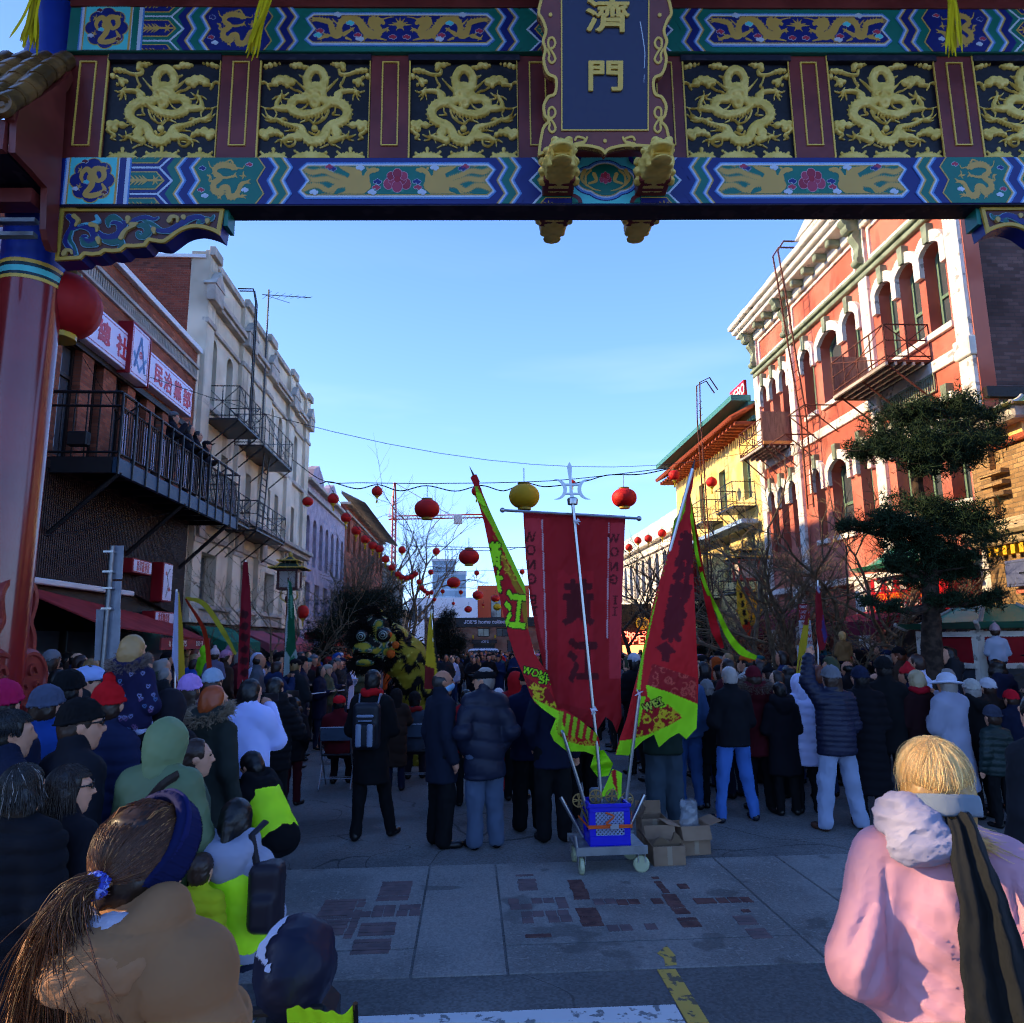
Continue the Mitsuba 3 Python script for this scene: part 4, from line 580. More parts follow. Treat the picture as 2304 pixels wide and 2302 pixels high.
# ---- plaque
PB,PT=GP(0,6.47,.30),GP(0,9.35,1.0)
MP=frame(PB,MG[:3,0],PT-PB)
def pc(x,y):return((x-570)*.00116-.0,.263+(1045-y)*.00111)
MP=MP@mov(-.045,0,0)
left=[(70,-560),(45,-430),(85,-330),(60,-250),(110,-160),(70,-60),(30,100),(62,165),(88,250),(65,330),(82,400),(68,470),(85,560),(118,612),(168,640),(160,745),(108,772),(68,850),(80,940),(110,972),(62,1035),(30,1240),(75,1242),(200,1195),(340,1185),(430,1188),(530,1212),(570,1252)]
L=[pc(x,y)for x,y in left];L=[tuple(q)for q in smooth_pts(L,4)]
out=Polygon(L+[(-x,y)for x,y in L[::-1]]).buffer(0)
PLQ=obj('name_plaque',MB().prism(out,-.10,0,MP),'gate_red',GATE,label='tall red-framed plaque with gold scalloped edge and navy name board')
u0,s0=pc(228,1045)
m=MB();m.prism(out.difference(out.buffer(-.026)),-.06,.012,MP,GD2);m.prism(sbox(-abs(u0)-.012,s0-.012,abs(u0)+.012,2.8).difference(sbox(-abs(u0),s0,abs(u0),2.79)),-.01,.014,MP,GD2)
loop=[(130,395),(160,380),(172,340),(150,305),(120,320),(118,370),(135,400),(160,440),(172,480),(145,508),(120,480),(125,440),(110,400)]
for dy in(-1120,-560,0,560):
 g=stroke([pc(x,y+dy)for x,y in loop],.010);m.prism(union_all([g,affinity.scale(g,-1,1,origin=(0,0))]),-.005,.012,MP,GD2)
g=union_all([stroke([pc(x,y)for x,y in[(330,1130),(350,1105),(405,1120),(400,1150),(330,1160),(345,1185)]],.010),stroke([pc(x,y)for x,y in[(425,1110),(410,1140),(360,1155)]],.010)])
m.prism(union_all([g,affinity.scale(g,-1,1,origin=(0,0)),Point(*pc(570,1137)).buffer(.017),Point(*pc(135,122)).buffer(.017),Point(-pc(135,122)[0],pc(135,122)[1]).buffer(.017)]),-.005,.012,MP,GD2)
obj('gold_trim',m,'paint',PLQ)
obj('name_board',MB().prism(sbox(-abs(u0),s0,abs(u0),2.78),-.01,.004,MP,rgb('111a46')),'paint',PLQ)
for ch,(x,y),(sw,sh)in(('門',(572,612),(.37,.285)),('濟',(592,132),(.42,.30))):
 g=glyph(ch,1.);g=affinity.scale(g,sw,sh*1.02,origin=(0,0));q=pc(x,y)
 obj('gold_character',MB().prism(affinity.translate(g,*q),.003,.028,MP,GD2),'paint',PLQ)
g=union_all([stroke([pc(850,175),pc(872,300),pc(888,420),pc(884,545)],.004,.003),stroke([pc(884,600),pc(882,660)],.002,.002)])
obj('scratch',MB().prism(g,.003,.0062,MP,WH),'paint',PLQ)
# ---- dragon-head beam ends
def dragon_head():
 B=(-.2,-.06,-.02),(.2,.42,.72)
 def f(P):
  x,z,w=P;ax=abs(x)
  d=sd_ell(ax,z-.15,w-.30,.155,.145,.24)
  d=smin(d,sd_box(ax,z-.06,w-.26,.125,.06,.22,.04),.04)
  d=smin(d,sd_ell(ax,z-.165,w-.52,.115,.07,.12),.04)
  d=smin(d,sd_ell(ax-.055,z-.225,w-.57,.042,.036,.05),.02);d=smin(d,sd_ell(ax-.10,z-.26,w-.40,.05,.045,.05),.02)
  d=smin(d,sd_ell(ax,z-.30,w-.42,.045,.06,.10),.03)
  for k in range(4):d=smin(d,sd_ell(ax-.15,z-.03-.075*k,w-.20-.05*(k%2),.035,.042,.05),.012)
  for k in range(3):d=smin(d,sd_ell(ax-.05*k,z-.31+.02*k,w-.25,.028,.05,.07),.012)
  d=smax(d,-sd_ell(ax,z-.075,w-.58,.085,.062,.12),.015)
  d=smin(d,sd_ell(ax,z-.015,w-.52,.09,.022,.10),.012)
  return smax(d,-.008+.02*np.sin(w*70)*np.sin(z*60)*.15-.5,.01)+.004*np.sin(w*75)*np.sin(z*60+ax*30)
 return surf(f,B[0],B[1],.010)
_hd=dragon_head()
def head_at(uc,back=False):
 M=MG@mov(uc,6.28,0)
 if back:M=M@np.diag([-1.,1,-1,1])@mov(0,0,.27)
 key=obj('dragon_beam_end',MB().box((-.15,0,-.0),(.15,.26,.26),M=M,ch=.01),'gate_red',GATE)
 v=_hd[0]*[1.05,.78,1]+[0,-.0,.0]
 obj('dragon_mask',(v@M[:3,:3].T+M[:3,3],_hd[1]),'gold_leaf',key,smooth=40)
 m=MB()
 for s in(-1,1):m.tube([M[:3,:3]@np.array([s*.085,.06,.53])+M[:3,3],M[:3,:3]@np.array([s*.09,.145,.585])+M[:3,3]],[.016,.010],8,GD2)
 m.tube([M[:3,:3]@np.array([s*.085,.08,.53])+M[:3,3]for s in(-1,1)],.010,8,GD2)
 obj('fangs',m,'paint',key)
for uc in(-.47,.43):head_at(uc)
for uc in(-.47,.43):head_at(uc,True)
# ---- carved sparrow braces under the beam ends
def br(x,y):return-5.265+(x-(75-(y-55)*.095))*.000915,6.2-(y-55)*.00098
bo=[(75,55),(1790,60),(1730,350)]+[tuple(q)for q in smooth_pts([(1730,350),(1640,302),(1490,268),(1340,302),(1200,400),(1130,432),(1000,412)],5)][1:]+[(955,468),(840,480),(755,476),(700,522),(610,532),(535,522),(490,556),(400,565),(330,556),(285,602),(22,615)]
bo=Polygon([br(*q)for q in bo]).buffer(0)
scr=[('navy',[(165,150),(215,200),(190,270),(150,340),(130,420),(170,480),(230,540)],[26,34,20,22,22,20,18]),('green',[(195,310),(175,390),(215,460),(245,545)],[14,16,14,12]),('navy',[(200,290),(290,255),(390,280),(430,350),(390,410),(330,400),(310,360),(350,360)],[14,22,34,36,28,20,14,10]),('green',[(300,380),(330,440),(440,440)],[16,30,32]),('navy',[(480,320),(530,365),(620,370),(690,320),(700,250),(650,215),(610,225)],[16,30,36,32,30,18,10]),('navy',[(690,270),(740,250),(750,215),(720,205)],[24,26,18,10]),('green',[(575,250),(575,190),(630,155),(700,185)],[12,28,30,16]),('green',[(530,410),(620,425),(700,410),(715,460),(690,475)],[16,34,30,26,14]),('green',[(880,245),(960,250),(990,310),(940,365),(890,360),(880,320),(910,320)],[14,34,38,30,22,12,8]),('navy',[(790,250),(850,190),(960,160),(1050,180),(1095,160)],[8,22,24,16,6]),('green',[(940,190),(1030,230),(1110,280)],[10,20,14]),('navy',[(1030,270),(1110,300),(1210,300),(1320,240),(1420,180),(1510,155),(1570,180),(1560,210)],[10,24,30,32,30,26,24,12]),('green',[(1520,215),(1560,200)],[22,16]),('green',[(1600,175),(1650,180),(1680,140)],[18,18,6]),('teal',[(400,225),(470,200),(450,140)],[16,22,10]),('teal',[(270,250),(350,230),(400,240)],[12,14,8])]
gold=[[(225,150),(265,190),(240,250)],[(120,550),(140,515),(190,515),(205,545)],[(400,240),(460,260),(460,310)],[(710,380),(760,300),(860,250)],[(820,240),(880,230)],[(785,170),(780,220)],[(1215,200),(1240,160),(1300,165),(1300,210)],[(470,390),(480,440)],[(1050,290),(1055,330)],[(1365,160),(1370,180)],[(1615,200),(1610,225)]]
for s in(-1,1):
 S=(lambda g:g)if s==-1 else(lambda g:affinity.scale(g,-1,1,origin=(0,0)))
 bk=obj('carved_brace',MB().prism(S(bo),-.25,-.07,MG,rgb('1c2470')),'paint',GATE)
 m=MB();m.prism(S(bo.buffer(-.001)),-.075,-.062,MG,rgb('4c2422'));m.prism(S(bo.difference(bo.buffer(-.036))),-.07,-.045,MG,rgb('b5943a'));m.box((s*3.70,6.02,-.25),(s*3.66,6.19,-.07),GR,M=MG)
 obj('border',m,'paint',bk)
 m=MB();cm={'navy':rgb('151c66'),'green':rgb('0d5650'),'teal':rgb('4f9fb0')}
 for c,q,w in scr:
  g=stroke([br(*a)for a in q],0,w=[x*.00092 for x in w]);inn=bo.buffer(-.034)
  m.prism(S(g.buffer(.006).intersection(inn)),-.066,-.048,MG,rgb('6fa6bd'));m.prism(S(g.intersection(inn)),-.066,-.042,MG,cm[c])
 obj('scroll_carving',m,'paint',bk)
 m=MB()
 for q in gold:m.prism(S(stroke([br(*a)for a in q],.024,.012).intersection(bo.buffer(-.03))),-.066,-.034,MG,rgb('a98f4e'))
 obj('gold_leaves',m,'paint',bk)
 # ---- left column with painted collar, carved foot stone and the side bay's little roof
for s,label in((-1,None),(1,None)):
 uc,wc,r=s*5.66,-.34,.275
 cx_,cy_=GP(uc,0,wc)[:2]
 ck=obj('column',(lambda q:(q[0]+[cx_,cy_,0],q[1]))(lathe([(0,.02),(r,.02),(r,5.50)],64)),'column_red',GATE,smooth=40)
 for z0,z1,c in((5.50,5.535,GD2),(5.535,5.565,rgb('0d2f3a')),(5.565,5.625,TE),(5.625,5.66,rgb('0d2f3a')),(5.66,5.70,GD2)):
  v,f=lathe([(r*.98,z0),(r+.004,z0),(r+.004,z1),(r*.98,z1)],64);obj('collar_band',MB().add(v+[cx_,cy_,0],f,c),'paint',ck)
 v,f=lathe([(r,5.70),(r,8.6),(0,8.6)],64);obj('blue_shaft',(v+[cx_,cy_,0],f),'gate_blue',ck,smooth=40)
 y0=-wc
 ys=lambda w,z:(w,z)
 half=[(.0,2.66),(.12,2.655),(.22,2.60),(.27,2.48),(.24,2.34),(.22,2.26),(.28,2.16),(.30,2.0),(.29,1.5),(.30,.9),(.34,.45),(.34,0)]
 prof=[(-x+.34,z)for x,z in half[::-1]]+[(x+.34,z)for x,z in half[1:]]
 pg=Polygon([tuple(q)for q in smooth_pts(prof,3)]).buffer(0)
 MS=frame(GP(uc,0,0),-MG[:3,2],UP)if s==-1 else frame(GP(uc,0,0),-MG[:3,2],UP)
 pg2=pg
 fk=obj('foot_stone',MB().prism(pg2,-.19,.19,MS),'carved_red',GATE)
 m=MB();m.prism(pg2 .difference(pg2 .buffer(-.05)),.185,.215,MS);m.prism(pg2 .difference(pg2 .buffer(-.05)),-.215,-.185,MS)
 obj('raised_edge',m,'carved_red',fk)
 m=MB()
 for yy in(.56,.12):
  v,f=lathe([(0,-.25),(.25,-.25),(.29,-.2),(.29,.2),(.25,.25),(.22,.25),(.21,.232),(0,.232)],40);A=MS@mov(yy,1.74,0);m.add(v@A[:3,:3].T+A[:3,3],f)
  for a in(0,2.1,4.2):
   c_=(yy+.09*math.cos(a+1.57),1.72+.09*math.sin(a+1.57));q=[(c_[0]+(.075-.01*t)*math.cos(a+.9*t),c_[1]+(.075-.01*t)*math.sin(a+.9*t))for t in range(7)]
   m.prism(stroke(q,.018,.012),-.262,.262,MS)
 obj('carved_drum',m,'carved_red',fk,smooth=False)
UB=-5.30
W=lambda pts:[gU(x*.3107,y*.3107,UB)for x,y in pts]
MU=frame(GP(UB,0,0),MG[:3,2],UP)
MUr=MU
barge=[(480,520),(440,600),(410,1060),(385,1480),(365,1830),(330,1815),(300,1740),(285,1660),(295,1360),(180,1230),(60,1105),(70,880),(90,800),(220,720),(340,640),(420,580)]
SB=thing('side_bay_roof','small brown tiled roof with red barge board beside the left gate column','roof')
obj('barge_board',MB().prism(Polygon(W(barge)).buffer(0),-.06,0.,MU),'gate_red',SB)
m=MB();m.prism(stroke(W([(85,860),(220,790),(330,720),(430,620),(470,545)]),.055),-.05,.03,MU);obj('barge_moulding',m,'gate_red',SB)
pr('roof_tile',speckle(rgb('4e3a22'),rgb('7a5a34'),6),.3,.4)
c0=np.array(W([(35,790),(200,690),(340,560),(500,450)]));cur=smooth_pts(c0,8)
for k in range(7):
 du=-.19*k-.02
 pts=[GP(UB+du,q[1]+.03,q[0])for q in cur]
 L=np.r_[0,np.cumsum(np.linalg.norm(np.diff(pts,axis=0),axis=1))];nt=max(3,int(L[-1]/.21))
 for i in range(nt):
  a,b=i/nt*L[-1],(i+1.06)/nt*L[-1]
  q=[[np.interp(t,L,np.array(pts)[:,j])for j in range(3)]for t in np.linspace(a,min(b,L[-1]),4)]
  obj('tile',(lambda t:(t[0],t[1]))(tube(q,[.092,.092,.085,.083],10)),'roof_tile',SB,smooth=50)
 e=pts[0];v,f=lathe([(0,.03),(.03,.03),(.04,.018),(.06,.018),(.07,.035),(.095,.03),(.098,-.03),(0,-.03)],24)
 A=frame(np.array(e)-[0,0,.0],MG[:3,0],UP);obj('eave_disc',(v@A[:3,:3].T+A[:3,3],f),'roof_tile',SB,smooth=40)
 if k:
  ptsv=[GP(UB+du+.095,q[1]-.02,q[0])for q in cur];tb=tube(ptsv,.085,6,flat=1.);obj('pan_tile',(tb[0],tb[1]),'roof_tile',SB,smooth=50)
q0,q1=W([(70,880)])[0],W([(60,1105)])[0]
obj('fascia',MB().box((UB-1.4,q1[1],q1[0]-.02),(UB-.02,q0[1],q0[0]+.02),M=MG),'gate_red',SB)
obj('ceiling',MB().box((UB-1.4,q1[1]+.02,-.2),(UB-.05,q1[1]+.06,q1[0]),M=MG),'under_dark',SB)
qa,qb=W([(290,1370)])[0],W([(290,1480)])[0]
obj('tie_beam',MB().box((UB-1.6,qb[1],qb[0]-.14),(UB-.06,qa[1],qa[0]+.02),M=MG),'gate_red',SB)
for k,zz in enumerate((-.10,-.24)):obj('rail',MB().box((UB-1.6,qb[1]+zz-.04,qb[0]-.12),(UB-.07,qb[1]+zz,qb[0]-.05),M=MG),'galvanised',SB)
o=W([(160,1500)])[0];m=MB()
for pl,t,c in((Polygon(smooth_pts([(-.13,.09),(-.05,.12),(.13,.10),(.12,-.02),(.02,-.14),(-.1,-.06),(-.13,.09)],5)),.06,rgb('7f7f80')),(stroke([(-.02,.06),(.06,.04),(.06,-.05),(0,-.04),(0,.02)],.012),.075,rgb('b5aa90')),(stroke([(.02,-.14),(.0,-.24),(.04,-.36),(.09,-.38),(.08,-.24),(.07,-.14)],.028),.06,rgb('6f6a62'))):
 m.prism(pl,-.02,t,frame(GP(UB-.35,o[1],o[0]+.05),MG[:3,0],UP),c)
obj('carved_bracket',m,'paint',SB)
q=W([(270,355)])[0]
obj('ridge',MB().box((UB-1.6,q[1],-.05),(UB-.25,q[1]+.16,.15),M=MG,ch=.02),'roof_tile',SB)
for nm,(ax,ay),(bx,by),w,lab in(('streamer',(1450,0),(1352,295),.05,'yellow streamer hanging over the upper beam near the second post from the left'),('streamer',(190,-20),(140,262),.07,'yellow streamer hanging in front of the blue column top at far left'),('streamer',(5165,-20),(5185,305),.045,'yellow streamer hanging straight down over the right end of the upper beam')):
 def at(px,py,w_):
  d=MG[:3,:3].T@ray(px,py);c=MG[:3,:3].T@(CAM-MG[:3,3]);s_=(w_-c[2])/d[2];return MG[:3,:3]@(c+d*s_)+MG[:3,3]
 k_=.41408;rng=np.random.default_rng(len(scene))
 a,b=at(ax*k_,ay*k_,.35),at(bx*k_,by*k_,.33);a=a+(a-b)*.3;m=MB()
 for i in range(16):
  ph=rng.random(3)*6;o1,o2=rng.normal(0,w*.45,2),rng.normal(0,w*.8,2)
  t=np.linspace(0,1-.12*rng.random(),9)[:,None];p_=a*(1-t)+b*t
  p_=p_+MG[:3,0]*(o1[0]*(1-t)+o2[0]*t+.012*np.sin(7*t+ph[0]))+MG[:3,2]*(o1[1]*(1-t)+o2[1]*t)
  m.tube(p_,[.014]*8+[.004],5,rgb('c9bb1c')if i%3 else rgb('a99a14'),flat=.4)
 obj(nm,m,'cloth',label=lab,cat='streamer',group='yellow streamers on the gate')
 # ============== buildings
class Fac:
 """A street front on the plane x = X; local (y, z, d) with d outwards (s = +1 faces +x)."""
 def __init__(s,X,sgn,key,z0=0.):
  s.X,s.s,s.key=X,sgn,key
  M=np.eye(4);M[:3,0]=(0,1,0);M[:3,1]=UP;M[:3,2]=(sgn,0,0);M[:3,3]=(X,0,0);s.M=M
 def wall(s,y0,y1,z0,z1,holes,mat,th=.35,name='wall',d=0.):
  p=sbox(y0,z0,y1,z1)
  if holes:p=p.difference(union_all(holes))
  return obj(name,MB().prism(p,d-th,d,s.M),mat,s.key)
 def bx(s,m,y0,z0,d0,y1,z1,d1,c=(.5,.5,.5),ch=0.):m.box((y0,z0,d0),(y1,z1,d1),c,s.M,ch);return m
 def part(s,name,mat,y0,z0,d0,y1,z1,d1,ch=0.,c=(.5,.5,.5)):return obj(name,MB().box((y0,z0,d0),(y1,z1,d1),c,s.M,ch),mat,s.key)
 def P(s,y,z,d):return np.array([s.X+s.s*d,y,z])
def arch(y0,y1,z0,z1,rise):
 if rise<=0:return sbox(y0,z0,y1,z1)
 w=(y1-y0)/2;R=(w*w+rise*rise)/(2*rise);c=z1-R;a=math.asin(min(1,w/R));yc=(y0+y1)/2
 return Polygon([(y0,z0),(y1,z0)]+[(yc+R*math.sin(t),c+R*math.cos(t))for t in np.linspace(a,-a,13)])
def window(F,h,frame_mat,recess=.22,bar=.05,mid=.5,pane='pane',sill=None,mull=0,shade=None):
 """A sash window set in the opening h."""
 y0,z0,y1,z1=h.bounds;m=MB();inn=h.buffer(-bar,join_style=2)
 g=h.difference(inn)
 zm=z0+(z1-z0)*mid
 bars=[sbox(y0,zm-bar*.5,y1,zm+bar*.5)]+[sbox(y0+(y1-y0)*(k+1)/(mull+1)-bar*.45,z0,y0+(y1-y0)*(k+1)/(mull+1)+bar*.45,z1)for k in range(mull)]
 m.prism(union_all([g]+[b.intersection(h)for b in bars]),-recess-.04,-recess+.03,F.M)
 k=obj('window',m,frame_mat,F.key)
 obj('pane',MB().prism(inn,-recess-.03,-recess-.012,F.M),pane,k)
 if shade:obj('blind',MB().prism(inn.intersection(sbox(y0,z1-(z1-z0)*shade,y1,z1)),-recess-.012,-recess-.004,F.M),'blind',k)
 if sill:obj('sill',MB().box((y0-.08,z0-.14,-.1),(y1+.08,z0-.002,.08),M=F.M,ch=.008),sill,k)
 return k
pr('blind','8d8a7c',.9);pr('dull_metal',rgb('4a4d52'),.6)
bumped('brick_left',brick_fn('y',.21,.072,(rgb('8f4a34'),rgb('a05c42')),rgb('6d5a50'),.3),brick_h('y',.21,.072),.006,.85)
bumped('brick_left_x',brick_fn('x',.21,.072,(rgb('7c4030'),rgb('5f332a')),rgb('6a5850'),.55,3),brick_h('x',.21,.072),.008,.85)
bumped('brick_orange_x',brick_fn('x',.21,.072,(rgb('a4492e'),rgb('8f4433')),rgb('86706a'),.3,7),brick_h('x',.21,.072),.008,.85)
bumped('brick_dark_x',brick_fn('x',.22,.075,(rgb('5c4541'),rgb('6d5450')),rgb('524a48'),.5,1),brick_h('x',.22,.075),.008,.85)
bumped('brick_tan',brick_fn('y',.23,.085,(rgb('a58558'),rgb('8a6b45')),rgb('6e5f4a'),.2,2),brick_h('y',.23,.085),.006,.85)
bumped('stucco_cream',mikit.proc(lambda p,n,uv:MIX((.50,.44,.33),(.66,.60,.47),SS(.3,.7,FB(p.y*.9,p.z*.9,p.x,4)))*(1-.35*SS(.55,.8,FB(p.y*2.2,p.z*.5,3.,4)))),lambda p,n,uv:FB(p.x*14,p.y*14,p.z*14,3),.012,.9)
bumped('stucco_red',mikit.proc(lambda p,n,uv:MIX(rgb('ab5a48'),rgb('bd7260'),SS(.3,.7,FB(p.y*1.3,p.z*1.3,p.x,4)))*(1-.3*SS(.6,.8,FB(p.y*3,p.z*.8,2.,3)))),lambda p,n,uv:FB(p.x*20,p.y*20,p.z*20,3),.008,.85)
bumped('white_trim',mikit.proc(lambda p,n,uv:MIX((.60,.57,.50),(.72,.70,.64),SS(.3,.7,FB(p.x*3,p.y*3,p.z*3,4)))*(1-.5*SS(.66,.72,FB(p.x*7,p.y*7,p.z*7,3)))),lambda p,n,uv:FB(p.x*16,p.y*16,p.z*16,3),.006,.8)
pr('stone_grey',speckle((.30,.275,.235),(.42,.39,.34),3),.85);pr('sage_green',speckle(rgb('6c7763'),rgb('83907a'),4),.7);pr('green_frame',rgb('5f7a66'),.5)
pr('brown_frame',rgb('241b18'),.5);pr('cream_frame',rgb('8f8778'),.6);pr('flash_white',(.62,.64,.66),.5);pr('slat_brown',speckle(rgb('2e1f1e'),rgb('3d2b29'),8),.6)
pr('balcony_blue',rgb('26445e'),.5);pr('awning_red',speckle(rgb('7a1f22'),rgb('8a2a2c'),4),.85);pr('awning_green',rgb('14604a'),.8);pr('awning_maroon',rgb('6d1f34'),.85);pr('awning_pink',rgb('8d4650'),.85)
pr('sign_white',rgb('d3cfe6'),.35,.4);pr('sign_red',rgb('8e1420'),.4);pr('yellow_wall',speckle(rgb('d4b768'),rgb('dfc888'),2),.85);pr('dark_shop',rgb('14110f'),.5);pr('plywood',mikit.proc(lambda p,n,uv:MIX(rgb('6d5146'),rgb('8a6a5c'),SS(.3,.7,FB(p.x*40,p.y*40,p.z*3,3)))),.8)
pr('rust',speckle(rgb('4a2a22'),rgb('66382c'),12),.8);pr('tile_green',rgb('2d7860'),.35,.5);pr('lit_shop',rgb('c78a4a'),.8)
def railing(m,pts,h,n,r=.016,mid=True,cross=False):
 """Iron railing along the polyline of floor points."""
 for a,b in zip(pts[:-1],pts[1:]):
  a,b=np.array(a,float),np.array(b,float);up=UP*h
  m.tube([a+up,b+up],r,5);m.tube([a+UP*.08,b+UP*.08],r,5)
  if mid:m.tube([a+up*.55,b+up*.55],r*.8,5)
  k=max(1,int(round(np.linalg.norm(b-a)/n)))
  for i in range(k+1):q=a+(b-a)*i/k;m.tube([q,q+up],r*.9,5)
  if cross:m.tube([a,b+up],r*.7,5);m.tube([b,a+up],r*.7,5)
  # ---------------- left: two-storey brick hall with balcony
K=thing('brick_hall','two-storey brown brick building with white Chinese signboard and black balcony on the left','building')
F=Fac(-7.5,1,K)
wins=[(11.2,12.0),(12.25,13.05),(13.35,14.05),(14.5,14.9),(15.45,15.98),(16.35,16.95),(17.4,17.85),(18.35,18.75),(19.1,19.5)]
wh=[sbox(a,5.45,b,7.72)for a,b in wins]
F.wall(3.3,19.78,5.28,9.95,wh,'brick_left')
for h in wh:window(F,h,'brown_frame',.18,.07,.72,shade=None)
obj('side_wall',MB().box((-16,3.28,0),(-7.85,3.6,9.95)),'brick_left_x',K);obj('rear_block',MB().box((-16,3.6,0),(-7.86,19.78,9.9)),'brick_left_x',K)
F.part('roof_flashing','flash_white',3.2,9.95,-.4,19.85,10.1,.12,.01);F.part('lintel_band','brown_frame',3.3,7.66,-.02,19.78,7.80,.05);F.part('corner_pier','stucco_cream',19.78,3.3,-.35,19.95,10.0,.02)
m=MB();F.bx(m,3.3,9.46,-.01,19.78,9.54,.10);F.bx(m,3.3,9.14,-.01,19.78,9.20,.06);obj('dentil_ledge',m,'stone_grey',K)
for i in range(92):F.part('dentil','stone_grey',11.2+i*.093,9.2,-.01,11.2+i*.093+.05,9.46,.055)
for nm,(a,b,z0,z1,d),cc_ in(('signboard',(11.2,15.58,7.78,8.60,.22),[('社',15.1),('總',14.35),('權',13.6),('堂',12.8),('會',12.0)]),('signboard',(15.34,16.22,7.72,8.86,.30),[]),('signboard',(16.3,19.05,7.88,8.66,.22),[('民',16.95),('治',17.5),('黨',18.1),('部',18.7)])):
 k=F.part(nm,'sign_white',a,z0,0,b,z1,d,.01)
 m=MB();o=.06;m.prism(sbox(a+o,z0+o,b-o,z1-o).difference(sbox(a+o+.018,z0+o+.018,b-o-.018,z1-o-.018)),d,d+.004,F.M,rgb('b83a52'))
 obj('red_border',m,'paint',k)
 for ch,y in cc_:obj('red_character',MB().prism(affinity.translate(affinity.scale(glyph(ch,.50),1.0,1.0,origin=(0,0)),y,(z0+z1)/2),d,d+.012,F.M,rgb('c22f3f')),'paint',k)
 if not cc_:
  y,z=(a+b)/2,(z0+z1)/2;c1,c2=rgb('3f5f94'),rgb('5a7fae')
  m=MB();m.box((a-.03,z0,.0),(a,z1+.02,d+.02),rgb('8e1420'),F.M);m.box((b,z0-.02,0),(b+.03,z1,d+.02),rgb('8e1420'),F.M);m.box((a,z1,0),(b,z1+.03,d+.02),rgb('8e1420'),F.M)
  obj('red_casing',m,'paint',k)
  m=MB();m.prism(union_all([LineString([(y-.24,z-.32),(y,z+.36),(y+.24,z-.32)]).buffer(.032),Point(y,z+.36).buffer(.05)]),d,d+.012,F.M,c1);m.prism(LineString([(y-.3,z-.02),(y,z-.38),(y+.3,z-.02)]).buffer(.036,cap_style=2),d,d+.008,F.M,c2);m.prism(text_polys('G',.16).buffer(.004)if False else affinity.translate(text_polys('G',.15),y-.06,z-.08),d,d+.01,F.M,rgb('c22f3f'))
  obj('square_and_compasses',m,'paint',k)
BY0,BY1,BX,BZ=13.2,20.05,-6.3,5.36
bk=obj('balcony',MB().box((-7.5,BY0,BZ-.08),(BX,BY1,BZ),ch=.006),'black_iron',K)
obj('fascia',MB().box((BX-.06,BY0,BZ-.30),(BX+.03,BY1,BZ-.002),ch=.006),'balcony_blue',bk);obj('end_fascia',MB().box((-7.5,BY0-.03,BZ-.30),(BX-.062,BY0+.05,BZ-.082)),'black_iron',bk)
m=MB()
for z,r in((6.56,.03),(6.30,.024),(BZ+.08,.022)):m.tube([(-7.5,BY0,z),(BX,BY0,z),(BX,BY0+.01,z),(BX,BY1,z),(-7.5,BY1,z)],r,6)
for k in range(13):
 y=BY0+k*(BY1-BY0)/12;m.tube([(BX+.04,y,BZ-.32),(BX+.04,y,6.56)],.022,6)
 if k%3==1:m.tube([(BX-.35,y,6.18),(BX+.1,y,6.5)],.018,5)
obj('guard_rail',m,'black_iron',bk)
for k in range(72):
 y=BY0+.05+k*(BY1-BY0-.1)/71;obj('baluster',tube([(BX,y,BZ+.08),(BX,y,6.3)],.013,5),'black_iron',bk)
for k in range(5):obj('baluster',tube([(BX-.22*(k+.6),BY0,BZ),(BX-.22*(k+.6),BY0,6.56)],.015,5),'black_iron',bk)
for k in range(16):
 y=BY0+.25+k*.425
 if k not in(9,11):obj('screen_strip',MB().box((BX-.05,y,BZ+.1),(BX-.042,y+.17,6.24)),'screen_cloth',bk)
pr('screen_cloth',rgb('b4bedd'),.8)
for y in(13.35,16.4,19.4):obj('brace',tube([(BX+.02,y,BZ-.25),(-7.48,y,3.95)],.045,6),'black_iron',bk)
for k in range(9):obj('joist',MB().box((-7.5,BY0+.3+k*.8,BZ-.2),(BX-.07,BY0+.36+k*.8,BZ-.082)),'black_iron',bk)
for y,lab in((13.0,None),):obj('floodlight',MB().box((-7.1,13.02,5.52),(-6.75,13.18,5.78),ch=.02),'black_iron',K,label='black floodlight at the near end of the balcony')
obj('backing',MB().box((-7.55,3.3,3.1),(-7.50,19.75,5.28)),'dark_shop',K);F.part('slat_rail','slat_brown',10,5.14,0,19.75,5.28,.09)
for i in range(118):
 y=11.6+i*.0695;z0=3.22-max(0,y-16.5)*.16
 F.part('slat','slat_brown',y,z0,.0,y+.036,5.14,.055)
F.part('shop_front','dark_shop',3.3,0,-.3,19.75,3.1,-.05)
for a,b in((12.4,14.2),(14.5,16.2),(16.6,18.9)):F.part('shop_window','pane',a,.5,-.06,b,2.3,-.03);F.part('shop_door' if a>16 else 'stall_riser','slat_brown',a,.1,-.06,b,.48,.0)
obj('awning',MB().add([(-7.46,12.2,3.08),(-7.46,18.9,2.62),(-6.1,18.0,2.12),(-6.0,12.6,2.38),(-7.46,12.2,3.05),(-7.46,18.9,2.59),(-6.1,18.0,2.09),(-6.0,12.6,2.35)],[(0,1,2,3),(7,6,5,4),(3,2,6,7),(0,3,7,4),(1,5,6,2)]),'awning_red',K)
F.part('awning_housing','flash_white',11.8,3.09,.0,16.8,3.2,.12,.02)
vk=obj('awning_valance',MB().box((-6.12,15.2,1.93),(-6.09,18.0,2.17)),'awning_valance_red',K);pr('awning_valance_red',rgb('8d3a3c'),.85)
